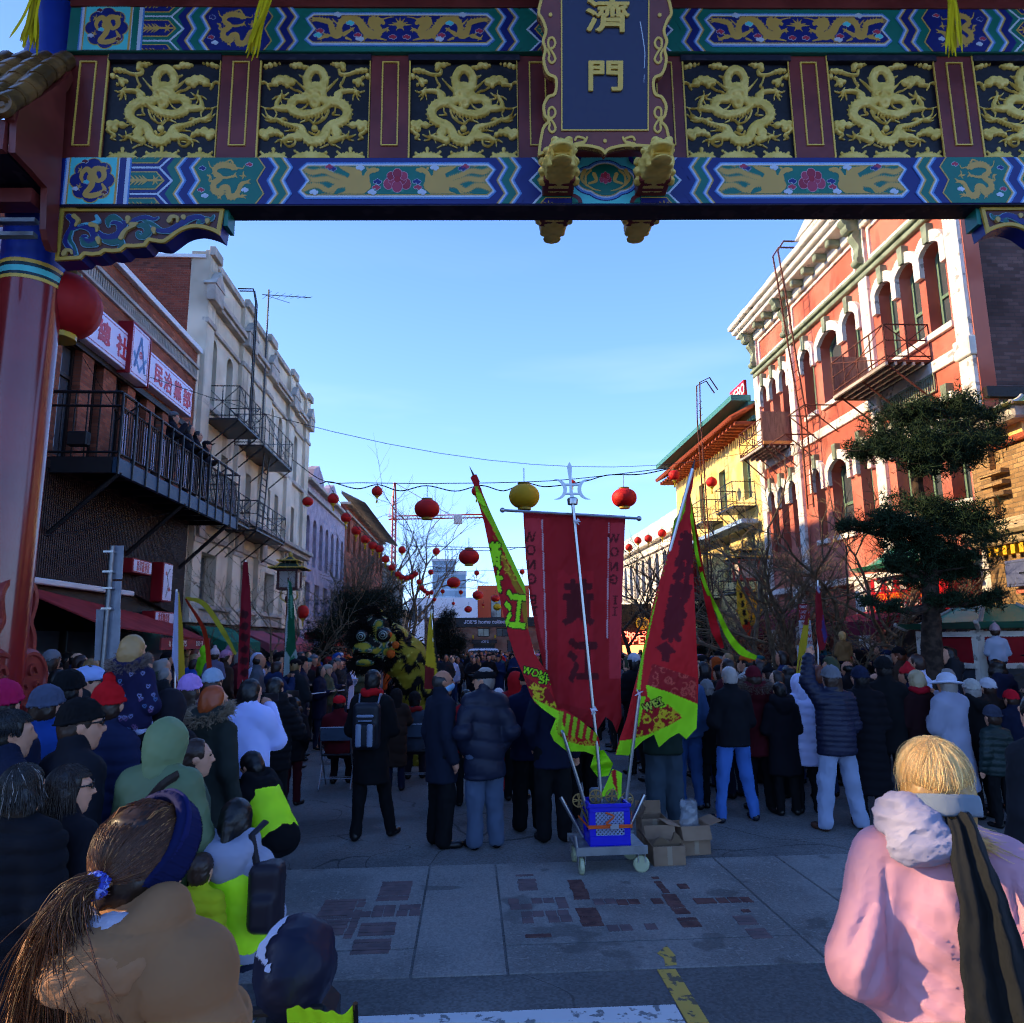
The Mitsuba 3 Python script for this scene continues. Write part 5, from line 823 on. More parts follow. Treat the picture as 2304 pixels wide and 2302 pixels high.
VM=frame((-6.085,15.55,1.99),(0,1,0),UP);obj('lettering',MB().prism(text_polys('A & Z GIFTS',.12),0,.004,VM,rgb('d9cdbf')),'paint',vk);obj('lettering',MB().prism(affinity.translate(text_polys('550-B',.10),1.5,.01),0,.004,VM,rgb('d9cdbf')),'paint',vk)
for y0,y1,z0,z1,d,lab,txt in((16.2,17.15,3.57,3.88,.3,'small white and red sign box projecting from the brown slat wall',1),(17.75,18.3,3.03,3.95,.32,'tall red-framed white sign box on the brown slat wall',0),(17.5,18.6,2.5,2.8,.3,None,1)):
 k=F.part('sign_box','sign_red',y0,z0,.0,y1,z1,d,.01);o=.035;f2=F.part
 obj('face',MB().box((y0+o,z0+o,d),(y1-o,z1-o,d+.012),M=F.M),'sign_white',k);obj('end_face',MB().box((y0-.012,z0+o,.08),(y0,z1-o,d-.04),M=F.M),'sign_red',k)
 m=MB()
 for j in range(2 if txt else 0):m.prism(affinity.translate(union_all([affinity.translate(glyph(c,.12),.13*i,0)for i,c in enumerate('福華園酒家'.replace('福','新'))]),y0+.22,z1-.1-.11*j),d+.01,d+.016,F.M,rgb('b5343c'))
 if not txt:m.prism(stroke([(y0+.2,z0+.12),(y0+.3,z0+.4),(y0+.22,z0+.6),(y0+.36,z0+.78)],.02),d+.01,d+.016,F.M,rgb('77727a'));m.prism(union_all([Point(y0+.36,z0+.3).buffer(.05),Point(y0+.16,z0+.66).buffer(.05)]),d+.01,d+.017,F.M,rgb('b5343c'))
 obj('printing',m,'paint',k)
 # ---------------- left: three-storey cream building
K2=thing('cream_building','three-storey cream Victorian building with pedimented pilasters and black fire escapes','building')
F=Fac(-7.5,1,K2);Y0,Y1=19.97,33.45
top=[(20.72,21.32),(22.22,22.8),(24.62,25.25),(27.25,27.8),(28.5,29.1),(31.1,31.75)]
h3=[arch(a,b,8.85,10.85,.28)for a,b in top];h2=[sbox(a,6.15,b,7.7)for a,b in((20.75,21.35),(22.2,22.8),(24.7,25.3),(27.2,27.8),(28.4,28.95),(31.0,31.6))];h1=[sbox(a,3.15,b,4.6)for a,b in((20.6,22.3),(24.0,25.4),(27.3,28.9),(30.8,32.0))]
F.wall(Y0,Y1,2.9,13.1,h3+h2+h1,'stucco_cream',.4)
for h in h3:window(F,h,'cream_frame',.24,.06,.42,shade=.0)
for h in h2:window(F,h,'cream_frame',.24,.06,.5)
for h in h1:window(F,h,'cream_frame',.34,.06,.5,mull=2)
obj('side_wall',MB().box((-16,Y0,10.1),(-7.91,Y0+.3,12.55)),'brick_orange_x',K2);obj('side_wall',MB().box((-16,Y0,9.0),(-7.92,Y0+.29,12.9)),'brick_left_x',K2)
obj('rear_block',MB().box((-16,Y0+.31,0),(-7.93,Y1,12.8)),'brick_left_x',K2);obj('roof_edge',MB().box((-16,Y0-.06,12.88),(-7.5,Y0+.3,12.98)),'flash_white',K2)
m=MB()
for z0,z1,d in((12.95,13.15,.12),(12.0,12.14,.12),(11.72,11.84,.2),(11.84,12.0,.28),(11.0,11.12,.08),(8.62,8.78,.14),(5.95,6.08,.12),(5.62,5.80,.35),(5.80,5.95,.5),(4.95,5.1,.1),(2.98,3.12,.16),(2.62,2.98,.06)):F.bx(m,Y0,z0,-.02,Y1,z1,d,ch=.012)
obj('cornice',m,'stone_grey',K2)
for a,b in((19.97,20.6),(23.3,24.15),(26.1,26.95),(29.65,30.5),(32.7,33.45)):
 k=F.part('pilaster','stucco_cream',a,6.08,-.02,b,13.1,.14,.01)
 m=MB();F.bx(m,a-.06,11.62,.1,b+.06,12.1,.34,ch=.015);F.bx(m,a-.03,10.95,.1,b+.03,11.1,.2,ch=.01);F.bx(m,a-.03,12.98,.1,b+.03,13.25,.26,ch=.01)
 m.prism(Polygon([(a-.1,12.1),(b+.1,12.1),((a+b)/2,12.62)]),.0,.36,F.M);obj('pediment',m,'stone_grey',k)
 F.part('lower_pier','stucco_cream',a,2.6,-.02,b,5.62,.16,.01);m=MB();F.bx(m,a+.1,4.9,.16,b-.1,5.6,.26,ch=.02);F.bx(m,a-.03,4.75,.15,b+.03,4.88,.2);obj('console',m,'stone_grey',k)
F.part('shop_front','dark_shop',Y0,0,-.4,Y1,2.6,-.08)
for a,b,mt,d in((20.3,23.6,'awning_green',1.0),(24.6,27.4,'awning_pink',1.0),(28.6,32.0,'awning_pink',.9)):
 z=ground(a);v=[(-7.46,a,2.6+z),(-7.46,b,2.6+z),(-7.46+d,b,2.15+z),(-7.46+d,a,2.15+z),(-7.46+d,a,1.86+z),(-7.46+d,b,1.86+z)]
 obj('awning',(v,[(0,1,2,3),(3,2,5,4),(0,3,4,4),(1,5,2,2)]),mt,K2)
for a in(20.5,22.6,25.2,29):F.part('lit_window','lit_shop',a,.6,-.08,a+.5,1.75,-.06)
def escape(X,d,y0,y1,z,K,sgn,h=.95,brk=True,mat='black_iron',cross=True):
 m=MB();xo=X+sgn*d
 m.box((X,y0,z-.05),(xo,y1,z),ch=0);[m.box((X,y0+i*.1,z-.0),(xo,y0+i*.1+.02,z+.012))for i in range(0)]
 k=obj('fire_escape',m,mat,K);m=MB()
 railing(m,[(X,y0,z),(xo,y0,z),(xo,y1,z),(X,y1,z)],h,.55,.017,True,cross);obj('railing',m,mat,k)
 if brk:
  m=MB()
  for y in np.linspace(y0+.1,y1-.1,3):m.tube([(xo-sgn*.05,y,z-.05),(X,y,z-.85)],.022,5)
  obj('bracket',m,mat,k)
 return k
escape(-7.5,.95,20.6,22.7,8.35,K2,1);escape(-7.5,.95,23.3,27.0,8.30,K2,1,1.0);escape(-7.5,.9,20.7,22.3,5.45,K2,1,.85);e2=escape(-7.5,.95,22.9,26.4,5.5,K2,1,.9)
m=MB()
for y in(23.9,24.55):m.tube([(-6.85,y,5.6),(-6.85,y+.5,8.4)],.025,5)
for i in range(13):t=(i+.5)/13;m.tube([(-6.85,23.9+.5*t,5.6+2.8*t),(-6.85,24.55+.5*t,5.6+2.8*t)],.018,5)
obj('ladder',m,'black_iron',e2)
m=MB()
for y in(23.45,23.62):m.tube([(-7.1,y,8.3),(-7.1,y,13.2),(-7.2,y,13.7),(-7.7,y,13.7)],.025,5)
obj('goose_neck_ladder',m,'black_iron',K2)
m=MB();m.tube([(-7.3,25.6,9),(-7.3,25.6,14.75)],.03,6);m.tube([(-7.5,25.5,14.5),(-5.9,26.1,14.7)],.016,5);m.tube([(-7.4,25.55,14.5),(-6.6,25.9,14.38)],.01,5)
for t in np.linspace(.1,.95,7):q=np.array([-7.5+1.6*t,25.5+.6*t,14.5+.2*t]);m.tube([q-[.1,.2,.12+.15*(1-t)],q+[.1,.2,.12+.15*(1-t)]],.006,4)
obj('aerial',m,'dull_metal',K2)
# ---------------- farther left fronts
def plain_block(name,lab,X,sgn,y0,y1,z1,mat,rows,wmat='cream_frame',trim='stone_grey',depth=8.,zb=0.,rise=.25):
 k=thing(name,lab,'building');F=Fac(X,sgn,k);g0=ground((y0+y1)/2);hs=[]
 for z0,zt,n,w,r in rows:hs+=[arch(y0+(i+.5)*(y1-y0)/n-w/2,y0+(i+.5)*(y1-y0)/n+w/2,z0,zt,r)for i in range(n)]
 F.wall(y0,y1,g0-.3,z1,hs,mat,.3)
 for h in hs:window(F,h,wmat,.2,.06,.5)
 lo,hi=sorted((X-sgn*.31,X-sgn*depth));obj('rear_block',MB().box((lo,y0,g0-.3),(hi,y1,z1-.1)),mat,k)
 m=MB();F.bx(m,y0,z1,-.3,y1,z1+.16,.3,ch=.02);F.bx(m,y0,z1-.5,-.01,y1,z1-.36,.14);obj('cornice',m,trim,k)
 return k,F
pr('lilac_wall',speckle(rgb('8f8494'),rgb('a89daa'),3),.9);pr('brick_far',speckle(rgb('7a3d2e'),rgb('93503c'),2),.9);pr('grey_wall',speckle(rgb('56534e'),rgb('6a665f'),2),.9)
k,F=plain_block('ornate_shophouse','pale lilac two-storey shophouse with arched windows beyond the cream building',-7.5,1,33.6,44.5,9.4,'lilac_wall',[(5.6,7.9,7,.85,.3),(3.2,4.8,5,1.1,0)])
m=MB();m.prism(Polygon([(34,9.5),(37,9.5),(36.6,10.1),(35.5,10.5),(34.4,10.1)]),-.2,.2,F.M);m.prism(Polygon([(38,9.5),(41,9.5),(40.6,10.0),(39.5,10.4),(38.4,10.0)]),-.2,.2,F.M);obj('curved_gable',m,'lilac_wall',k)
m=MB()
for a in(34.5,38,41.5):m.box((a,2.2,0),(a+2.2,2.5,.9),rgb('7a1a1e'),F.M)
obj('shop_canopy',m,'paint',k)
FS=Fac(-7.5,1,k);sk=FS.part('sign_fascia','sign_red',33.8,1.75,.9,38.2,2.35,1.05,.01)
obj('neon_lettering',MB().prism(affinity.translate(text_polys('FAN TAN CAFE',.42),33.9,1.84),1.05,1.09,FS.M,rgb('e05545')),'neon',sk)
VCOL.discard('neon');pr('neon',rgb('d8493c'),.5)
k,F=plain_block('brick_block','brown brick block with a slanting grey eave behind bare trees on the left',-7.5,1,44.6,64,10.3,'brick_far',[(7.5,9.5,8,1.2,0),(4,6,8,1.2,0)])
obj('slanted_eave',MB().add([(-7.75,44.4,10.9),(-6.3,44.4,10.35),(-6.3,66,10.35),(-7.75,66,10.9),(-7.75,44.4,11.1),(-7.75,66,11.1)],[(0,1,2,3),(4,5,2,1),(0,4,1,1)]),'grey_wall',k)
plain_block('grey_row','grey far end row of shops on the left of the street',-7.5,1,64.2,84,8.6,'grey_wall',[(4.6,6.2,8,1.2,0)])
# ---------------- right: red and white three-storey building
K=thing('red_building','red stucco building with white arched window hoods and heavy white cornice on the right','building')
F=Fac(9.9,-1,K);Y0,Y1=13.15,23.85
top=[(13.72,14.40,.16),(14.62,15.32,.16),(15.5,16.18,.16),(17.12,17.78,.2),(18.1,19.22,.25),(19.68,20.3,.2),(21.32,21.82,.2),(22.05,22.6,.2),(22.82,23.36,.2)]
h3=[arch(a,b,8.4,10.32,r)for a,b,r in top]
h2=[arch(a,b,4.72,6.72,r)for a,b,r in[(13.72,14.30,.15),(14.62,15.32,.15),(15.6,16.18,.15),(17.2,17.72,.2),(18.2,19.2,.25),(19.66,20.14,.24),(21.22,21.72,.25),(22.02,22.52,.25),(22.78,23.3,.25)]]
F.wall(Y0,Y1,3.4,12.4,h3+h2,'stucco_red',.45)
for h in h3+h2:window(F,h,'green_frame',.30,.075,.42,sill='white_trim' if h.bounds[0]<20.5 else None)
obj('brick_side',MB().box((9.95,Y0-.02,0),(24,Y0+.3,12.6)),'brick_dark_x',K);obj('rear_block',MB().box((10.36,Y0+.31,0),(24,Y1,12.5)),'stucco_red',K)
obj('corner_edge',MB().box((9.9,Y0-.025,3.4),(10.22,Y0-.005,12.6)),'stucco_red',K)
for z in(6.55,5.78):obj('tie_bar',MB().box((9.93,Y0-.12,z),(24,Y0-.021,z+.22),ch=.01),'brown_frame',K)
def hood(h,key):
 """White label mould: stilted arch with drops, over one opening."""
 y0,z0,y1,z1=h.bounds;w=y1-y0;o=arch(y0-.17,y1+.17,z1-.62,z1+.26,.36 if w<1 else .42);o=o.difference(h.buffer(.001)).difference(sbox(y0+.0,z0,y1-.0,z1-.2))
 obj('window_hood',MB().prism(o,-.005,.11,F.M),'white_trim',key)
 obj('keystone',MB().prism(Polygon([((y0+y1)/2-.07,z1+.0),((y0+y1)/2+.07,z1+.0),((y0+y1)/2+.10,z1+.42),((y0+y1)/2-.10,z1+.42)]),.0,.16,F.M),'sage_green',key)
for h in h3+h2:hood(h,K)
for a,b in((13.15,13.55),(16.48,16.86),(20.86,21.2),(23.5,23.85)):
 m=MB();F.bx(m,a,3.4,-.01,b,7.45,.10,ch=.015);F.bx(m,a-.04,7.45,-.01,b+.04,7.85,.16,ch=.02);F.bx(m,a,7.85,-.01,b,10.85,.10,ch=.015);F.bx(m,a,11.1,-.01,b,12.4,.08)
 k=obj('pilaster',m,'white_trim',K)
 yc=(a+b)/2;prof=Polygon(smooth_pts([(0.05,11.05),(.14,11.1),(.12,11.3),(.2,11.45),(.16,11.7),(.3,11.95),(.28,12.1),(.5,12.3),(.5,12.44),(.05,12.44)],4)).buffer(0)
 M=frame(F.P(yc,0,0),(-1,0,0),UP);obj('scroll_console',MB().prism(prof,-.12,.12,M),'sage_green',k)
 m=MB()
 for rr,dd,zz in((.13,.33,12.2),(.10,.16,11.3)):m.tube([M[:3,:3]@np.array([dd,zz,-.15])+M[:3,3],M[:3,:3]@np.array([dd,zz,.15])+M[:3,3]],rr,14)
 obj('scroll',m,'sage_green',k)
m=MB();F.bx(m,Y0,7.55,-.01,Y1,7.8,.06,ch=.01);obj('string_course',m,'white_trim',K)
m=MB();F.bx(m,Y0,10.86,-.01,Y1,11.0,.12,ch=.02);F.bx(m,Y0,11.0,-.01,Y1,11.1,.2,ch=.02);obj('sill_band',m,'sage_green',K)
m=MB();F.bx(m,Y0-.3,12.4,-.45,Y1+.3,12.55,.5,ch=.02);F.bx(m,Y0-.35,12.55,-.45,Y1+.35,12.72,.62,ch=.03);F.bx(m,Y0-.4,12.72,-.45,Y1+.4,12.9,.74,ch=.03);F.bx(m,Y0,12.12,-.01,Y1,12.4,.12,ch=.02)
ck=obj('main_cornice',m,'white_trim',K)
for i in range(14):
 y=13.9+i*.73
 if min(abs(y-c)for c in(13.35,16.67,21.03,23.67))>.3:obj('modillion',MB().box((y-.09,12.2,.1),(y+.09,12.4,.46),M=F.M,ch=.03),'sage_green',ck)
for a,b in((13.6,16.44),(16.92,20.82),(21.24,23.46)):
 p=sbox(a+.08,11.2,b-.08,12.06);obj('frieze_border',MB().prism(p.difference(union_all([p.buffer(-.09)])),0,.05,F.M),'white_trim',K)
m=MB();F.bx(m,18.1,12.9,.1,19.3,13.5,.3,ch=.02);m.prism(Polygon([(17.9,13.5),(19.5,13.5),(18.7,13.8)]),.05,.35,F.M);F.bx(m,20.7,12.9,.1,21.3,13.2,.5,ch=.02);F.bx(m,23.3,12.9,.1,23.9,13.2,.5,ch=.02);obj('parapet_block',m,'white_trim',ck)
obj('lettering',MB().prism(affinity.scale(affinity.translate(text_polys('YEN',.3),-19.05,13.05),-1,1,origin=(0,0))if False else affinity.translate(affinity.scale(text_polys('YEN',.3),-1,1,origin=(0,0)),19.05,13.05),.3,.32,F.M,rgb('55564f')),'paint',ck)
def plat(y0,y1,z,X=8.9):
 k=escape(9.9,9.9-X,y0,y1,z,K,-1,.8,True,'rust');m=MB()
 for t in np.linspace(X,9.9,6):m.box((t-.03,y0,z-.12),(t+.03,y1,z-.05))
 obj('deck_beam',m,'stone_grey',k);return k
k=plat(14.5,16.8,7.87);obj('plywood_screen',MB().box((8.9,16.78,7.72),(9.86,16.81,8.84)),'plywood',k)
k=plat(21.5,23.4,7.92,9.0);obj('plywood_screen',MB().box((9.0,21.46,7.9),(9.88,21.49,8.93)),'plywood',k);obj('crossbar',MB().box((9.0,21.42,7.88),(9.88,21.459,7.98)),'lit_shop',k)
m=MB()
for y in(19.66,20.02):m.tube([(9.55,y,5.6),(9.55,y,8.2),(9.2,y,12.3),(9.1,y,13.3),(9.3,y,13.6),(9.9,y,13.6)],.026,5)
for i in range(26):z=5.7+i*.28;x=9.55 if z<8.2 else 9.55-.35*(z-8.2)/4.1;m.tube([(x,19.66,z),(x,20.02,z)],.014,4)
obj('ladder',m,'rust',K)
for ya,yb,z in((18.6,19.6,8.2),(19.9,21.0,7.75)):
 m=MB();m.tube([(9.0,ya,z),(9.0,yb,z),(9.9,yb,z)],.022,5);m.tube([(9.0,ya,z),(9.88,ya,z)],.022,5);m.tube([(9.0,ya,z),(9.88,ya,z-.75)],.018,5);m.tube([(9.0,yb,z),(9.88,yb,z-.75)],.018,5)
 for c in np.linspace(ya+.2,yb-.2,3):m.tube([(9.6,c+.13*math.cos(t),z-.22+.13*math.sin(t))for t in np.linspace(0,5,9)],.010,4)
 obj('scroll_bracket',m,'rust',K)
m=MB();[m.box((y,7.18,.03),(y+.03,7.5,.06),M=F.M)for y in np.arange(14.4,16.4,.08)];F.bx(m,14.4,7.5,.03,16.4,7.54,.07);F.bx(m,14.4,7.14,.03,16.4,7.18,.07);obj('vent_grille',m,'sage_green',K)
F.part('shop_wall','stucco_red',Y0,0,-.44,Y1,3.4,-.06);F.part('fascia_band','white_trim',Y0,3.38,-.05,Y1,3.55,.1)
for a,b in((13.15,13.6),(17.8,18.3),(21.4,21.9),(23.4,23.85)):F.part('shop_pier','white_trim',a,0,-.05,b,3.38,.14,.02)
for a,b in((13.9,15.2),(15.6,17.2),(18.6,19.9),(20.2,21.2),(22.1,23.2)):F.part('shop_window','pane',a,.7,-.06,b,2.5,-.03);F.part('window_frame','white_trim',a-.07,.62,-.065,b+.07,.7,.0)
for a,b,d,z,mt in((15.1,17.25,1.5,2.36,'awning_maroon'),(19.5,21.7,1.3,2.55,'awning_maroon'),(22.2,23.8,1.2,2.5,'awning_maroon')):
 v=[F.P(a,z+.35,.1),F.P(b,z+.35,.1),F.P(b,z,d),F.P(a,z,d),F.P(a,z-.3,d),F.P(b,z-.3,d)];obj('awning',(v,[(0,1,2,3),(3,2,5,4),(0,3,4,4),(1,5,2,2)]),mt,K)
sk=F.part('restaurant_sign','sign_bright_red',13.9,2.54,.55,16.5,3.34,.7,.01);pr('sign_bright_red',rgb('b3121a'),.4)
MF=F.M@np.diag([-1.,1,1,1])
MF=F.M.copy();MF[:3,0]=(0,-1,0)
m=MB()
for i,c in enumerate('新華園酒家'):m.prism(affinity.translate(glyph(c,.30),-16.2+i*.5,3.16),.7,.708,MF,rgb('e9e2da'))
m.prism(affinity.translate(text_polys('RED DRAGON CUISINE',.13),-16.3,2.84),.7,.708,MF,rgb('d98a1e'));m.prism(affinity.translate(affinity.scale(text_polys('LAI YUEN RESTAURANT',.19),.78,1,origin=(0,0)),-16.4,2.6),.7,.708,MF,rgb('e9e2da'))
obj('lettering',m,'paint',sk)
e2=F.part('sign_return','sign_red',13.72,2.54,.0,13.88,3.34,.7)
def pent_roof(name,key,c,wx,wy,z0,z1,mat,lip=.12):
 """Small curved hip roof centred at c."""
 v,f=[],[];rings=6
 for i in range(rings+1):
  t=i/rings;s=1-t*.72;z=z0+(z1-z0)*(t**1.5)
  for sx,sy in((-1,-1),(1,-1),(1,1),(-1,1)):v.append((c[0]+sx*wx*s,c[1]+sy*wy*s,z+(lip if i==0 else 0)))
 for i in range(rings):
  for k in range(4):f.append((i*4+k,i*4+(k+1)%4,i*4+4+(k+1)%4,i*4+4+k))
 f.append((rings*4,rings*4+1,rings*4+2,rings*4+3));f.append((3,2,1,0))
 k=obj(name,(v,f if True else f),mat,key);m=MB()
 for q in range(4):m.tube([v[i*4+q]for i in range(rings+1)],.035,6)
 obj('hip_ridge',m,'stone_grey',k);return k
pent_roof('entrance_roof',K,(9.4,14.9,0),.8,1.35,3.42,4.0,'tile_green')
KP=thing('pagoda_kiosk','white and red kiosk with green pagoda roof behind the pine trunk','kiosk')
pent_roof('roof',KP,(8.3,11.5,0),.95,1.05,2.12,2.52,'tile_green')
m=MB()
for x in(7.6,9.0):
 for y in(10.8,12.2):m.box((x-.06,y-.06,0),(x+.06,y+.06,2.12))
for z in(.9,1.55,2.02):m.box((7.55,10.76,z),(9.05,10.84,z+.08));m.box((7.52,10.8,z),(7.6,12.2,z+.08))
obj('frame',m,'white_trim',KP)
obj('red_panel',MB().box((7.66,10.79,1.63),(8.94,10.82,2.02)).box((7.55,10.86,1.63),(7.58,12.14,2.02)),'sign_red',KP);obj('glazing',MB().box((7.66,10.79,.98),(8.94,10.81,1.55)).box((7.56,10.86,.98),(7.58,12.14,1.55)),'pane',KP);obj('base_panel',MB().box((7.62,10.78,0),(9.0,12.2,.9)),'white_trim',KP)
# ---------------- right: low tan brick building at the frame's edge
K=thing('tan_brick_building','low tan brick building with beige cornice and grey-blue signboard at right edge','building')
F=Fac(9.6,-1,K)
F.wall(6.5,13.1,0,5.38,[sbox(9.2,.6,12.3,2.75),sbox(6.8,.6,8.6,2.75)],'brick_tan',.4);obj('rear_block',MB().box((10.01,6.5,0),(20,13.08,5.3)),'brick_tan',K)
F.part('coping','terracotta',6.5,5.38,-.45,12.6,5.5,.1,.02);pr('terracotta',rgb('96492f'),.8);F.part('corner_pier','brick_tan',12.62,3.6,.0,13.1,5.9,.12,.01)
for z in(4.5,4.7,4.9):F.part('brick_header','brick_tan',12.3,z,.0,12.9,z+.08,.16)
m=MB();F.bx(m,6.5,3.62,0,13.25,3.78,.22,ch=.03);F.bx(m,6.5,3.78,0,13.3,3.95,.36,ch=.06);F.bx(m,6.5,3.95,0,13.3,4.05,.28,ch=.02);obj('cornice',m,'beige_stone',K);pr('beige_stone',speckle(rgb('9c8a68'),rgb('b09c78'),3),.8)
for i in range(22):F.part('dentil','dentil_yellow',8.6+i*.2,3.44,.0,8.6+i*.2+.1,3.6,.16)
pr('dentil_yellow',rgb('d1a51c'),.6)
sk=F.part('signboard','sign_slate',9.0,2.86,.1,12.45,3.32+.0,.2,.01);pr('sign_slate',rgb('4d5676'),.5)
MF=F.M.copy();MF[:3,0]=(0,-1,0);m=MB()
for i,c in enumerate('一江'):m.prism(affinity.translate(glyph(c,.24),-12.0+i*.45,3.08),.2,.206,MF,rgb('181a24'))
for z in(2.9,3.27):m.box((9.05,z,.2),(12.4,z+.008,.204),rgb('2a3046'),F.M)
obj('lettering',m,'paint',sk)
F.part('window_frame','stucco_red',9.1,2.75,.0,12.4,2.84,.08);F.part('shop_window','pane',9.2,.6,-.3,12.3,2.75,-.26);F.part('shop_window','pane',6.8,.6,-.3,8.6,2.75,-.26)
for y in(9.2,10.7,12.25):F.part('mullion','white_trim',y,.6,-.28,y+.06,2.75,-.2)
k=pent_roof('roof_pavilion',K,(10.1,12.3,0),.95,.8,5.95,6.25,'copper_green',.0);pr('copper_green',rgb('8f9a62'),.6);obj('pavilion_cornice',MB().box((9.3,11.65,5.72),(10.9,12.95,5.95),ch=.04),'stone_grey',K);obj('pavilion_pier',MB().box((9.62,11.9,5.4),(10.6,12.7,5.74)),'yellow_wall',K)
rng=np.random.default_rng(3);m=MB()
for i in range(90):
 y=7+rng.random()*4.6;q=np.array([9.66+rng.random()*.1,y,5.48]);d=rng.normal(0,.12,2);m.tube([q,q+[d[0]*.5,d[1]*.6,.15],q+[d[0],d[1]*1.6,.26+.1*rng.random()]],[.012,.010,.002],4,rgb('8f8a80'),flat=.3)
obj('dry_rooftop_plants',m,'matt',K,kind=None)
# ---------------- right: yellow building and pale mansard beyond
k,F=plain_block('yellow_building','yellow stucco building with red tiled eave and iron balconies beyond the red one',9.9,-1,23.95,34.2,9.95,'yellow_wall',[(6.9,8.5,4,.7,0),(4.1,5.7,4,.7,0)],'green_frame','copper_teal')
pr('copper_teal',rgb('3c7a78'),.6)
obj('end_wall',MB().box((9.95,23.93,0),(18,23.95,10.3)),'brick_tan',k)
m=MB()
for i in range(52):y=24+i*.2;m.tube([F.P(y,9.5,.95),F.P(y,9.95,.1),F.P(y,10.3,-.3)],.085,6)
obj('eave_tiles',m,'terracotta',k,kind='stuff');F.part('gutter','copper_teal',23.9,10.1,.2,34.3,10.3,.9);
for z in(9.4,):
 for i in range(26):F.part('rafter_end','terracotta',24.1+i*.4,9.3,0,24.25+i*.4,9.42,.75)
sk=F.part('roof_sign','sign_bright_red',24.2,10.35,.2,25.6,10.95,.3);MF=F.M.copy();MF[:3,0]=(0,-1,0);obj('lettering',MB().prism(affinity.translate(text_polys('HERO',.36),-25.5,10.48),.3,.32,MF,rgb('ddd6d0')),'paint',sk)
F.part('blue_awning','awning_blue',24.2,5.88,.1,33.8,6.02,.7);pr('awning_blue',rgb('7f9cc0'),.7)
for y0,y1,z in((24.6,26.4,6.55),(28.0,29.8,6.55),(25.0,26.6,3.6),(28.6,30.2,3.6)):escape(9.9,.8,y0,y1,z,k,-1,.85,True,'black_iron',False)
m=MB()
for y in(27.1,27.5):m.tube([F.P(y,3.2,.85),F.P(y,10.5,.95),F.P(y,11.9,.9),F.P(y,12.1,.5),F.P(y,11.6,.2)],.028,5)
for i in range(30):m.tube([F.P(27.1,3.3+i*.27,.87),F.P(27.5,3.3+i*.27,.87)],.016,4)
obj('ladder',m,'rust',k);F.part('shop_front','dark_shop',24.2,-.3,.0,34,2.2,.03);F.part('shop_awning','awning_maroon',24.6,2.0,.0,28,2.3,1.2)
vs=F.part('banner_sign','sign_red',31.0,3.6,.1,31.3,6.4,1.2);
k,F=plain_block('mansard_building','pale cream building with slate mansard roof farther along the right side',9.9,-1,34.4,52,7.1,'white_trim',[(4.4,6.5,11,.75,.35)],'brown_frame','white_trim')
obj('mansard_roof',MB().add([F.P(34.4,7.2,.2),F.P(52,7.2,.2),F.P(52,8.75,-.9),F.P(34.4,8.75,-.9),F.P(34.4,7.2,-6),F.P(34.4,8.75,-6)],[(0,1,2,3),(0,3,5,4)]),'slate_pale',k);pr('slate_pale',speckle(rgb('8fa39b'),rgb('a3b5ac'),4),.7)
k,F=plain_block('green_fascia_shop','dim shopfront with green fascia, neon signs and round yellow sign behind the red flags',9.9,-1,52.2,70,6.4,'grey_wall',[(3.6,5.2,7,1.2,0)])
F.part('green_fascia','tile_green',52.3,2.5,.1,69,3.3,.5);MF=F.M.copy();MF[:3,0]=(0,-1,0)
scene['neon_red']={'type':'twosided','bsdf':{'type':'diffuse','reflectance':{'type':'rgb','value':(.3,.03,.03)}}}
def lit(name,m,col,key):
 kk=obj(name,m,'neon_red',key);scene[kk]['emitter']={'type':'area','radiance':{'type':'rgb','value':col}};return kk
plain_block('brick_corner_shop','brick corner building at far end of the right side',9.9,-1,70.2,86,8.2,'brick_far',[(4.6,6.2,7,1.2,0)])
# ---------------- far end of the street
def front(name,lab,y,x0,x1,z1,mat,rows,depth=10,zb=None):
 k=thing(name,lab,'building');g0=ground(y)-.3 if zb is None else zb;M=frame((0,y,0),(1,0,0),UP);hs=[]
 for z0,zt,xs,w in rows:hs+=[sbox(x-w/2,z0,x+w/2,zt)for x in xs]
 p=sbox(x0,g0,x1,z1);p=p.difference(union_all(hs))if hs else p
 obj('wall',MB().prism(p,-.3,0,M),mat,k)
 for h in hs:
  fr=obj('window',MB().prism(union_all([h.difference(h.buffer(-.07,join_style=2)),sbox((h.bounds[0]+h.bounds[2])/2-.03,h.bounds[1],(h.bounds[0]+h.bounds[2])/2+.03,h.bounds[3])]),-.2,-.12,M),'brown_frame',k);obj('pane',MB().prism(h,-.19,-.17,M),'pane',fr)
 obj('rear_block',MB().box((x0,y+.31,g0),(x1,y+depth,z1-.05)),mat,k);return k,M
pr('brick_joe',speckle(rgb('7d5846'),rgb('94705c'),2),.9)
k,M=front('home_shop','low brown brick home furnishing shop with dark fascia facing down the street',75,-4.5,8,4.3,'brick_joe',[(2.4,3.25,(1.4,3.3,5.2),1.2),(.2,2.0,(-2.0,4.2),.9)])
obj('fascia',MB().box((-1.4,3.38,.0),(7.8,4.3,.15),M=M),'black_iron',k);obj('lettering',MB().prism(affinity.translate(text_polys("JOE'S home collection",.34),-.6,3.7),.15,.18,M,rgb('cfcbd6')),'paint',k)
obj('door_canopy',MB().box((.2,1.75,.0),(2.7,2.1,.6),M=M),'black_iron',k);obj('lettering',MB().prism(affinity.translate(text_polys("JOE'S",.2),1.1,1.83),.6,.62,M,rgb('cfcbd6')),'paint',k);obj('doorway',MB().box((.4,-.9,.0),(2.5,1.75,.06),M=M),'dark_glass',k)
for x in(.35,2.55,4.3):obj('wall_lamp',MB().box((x-.08,2.25,.05),(x+.08,2.55,.22),M=M),'dentil_yellow',k)
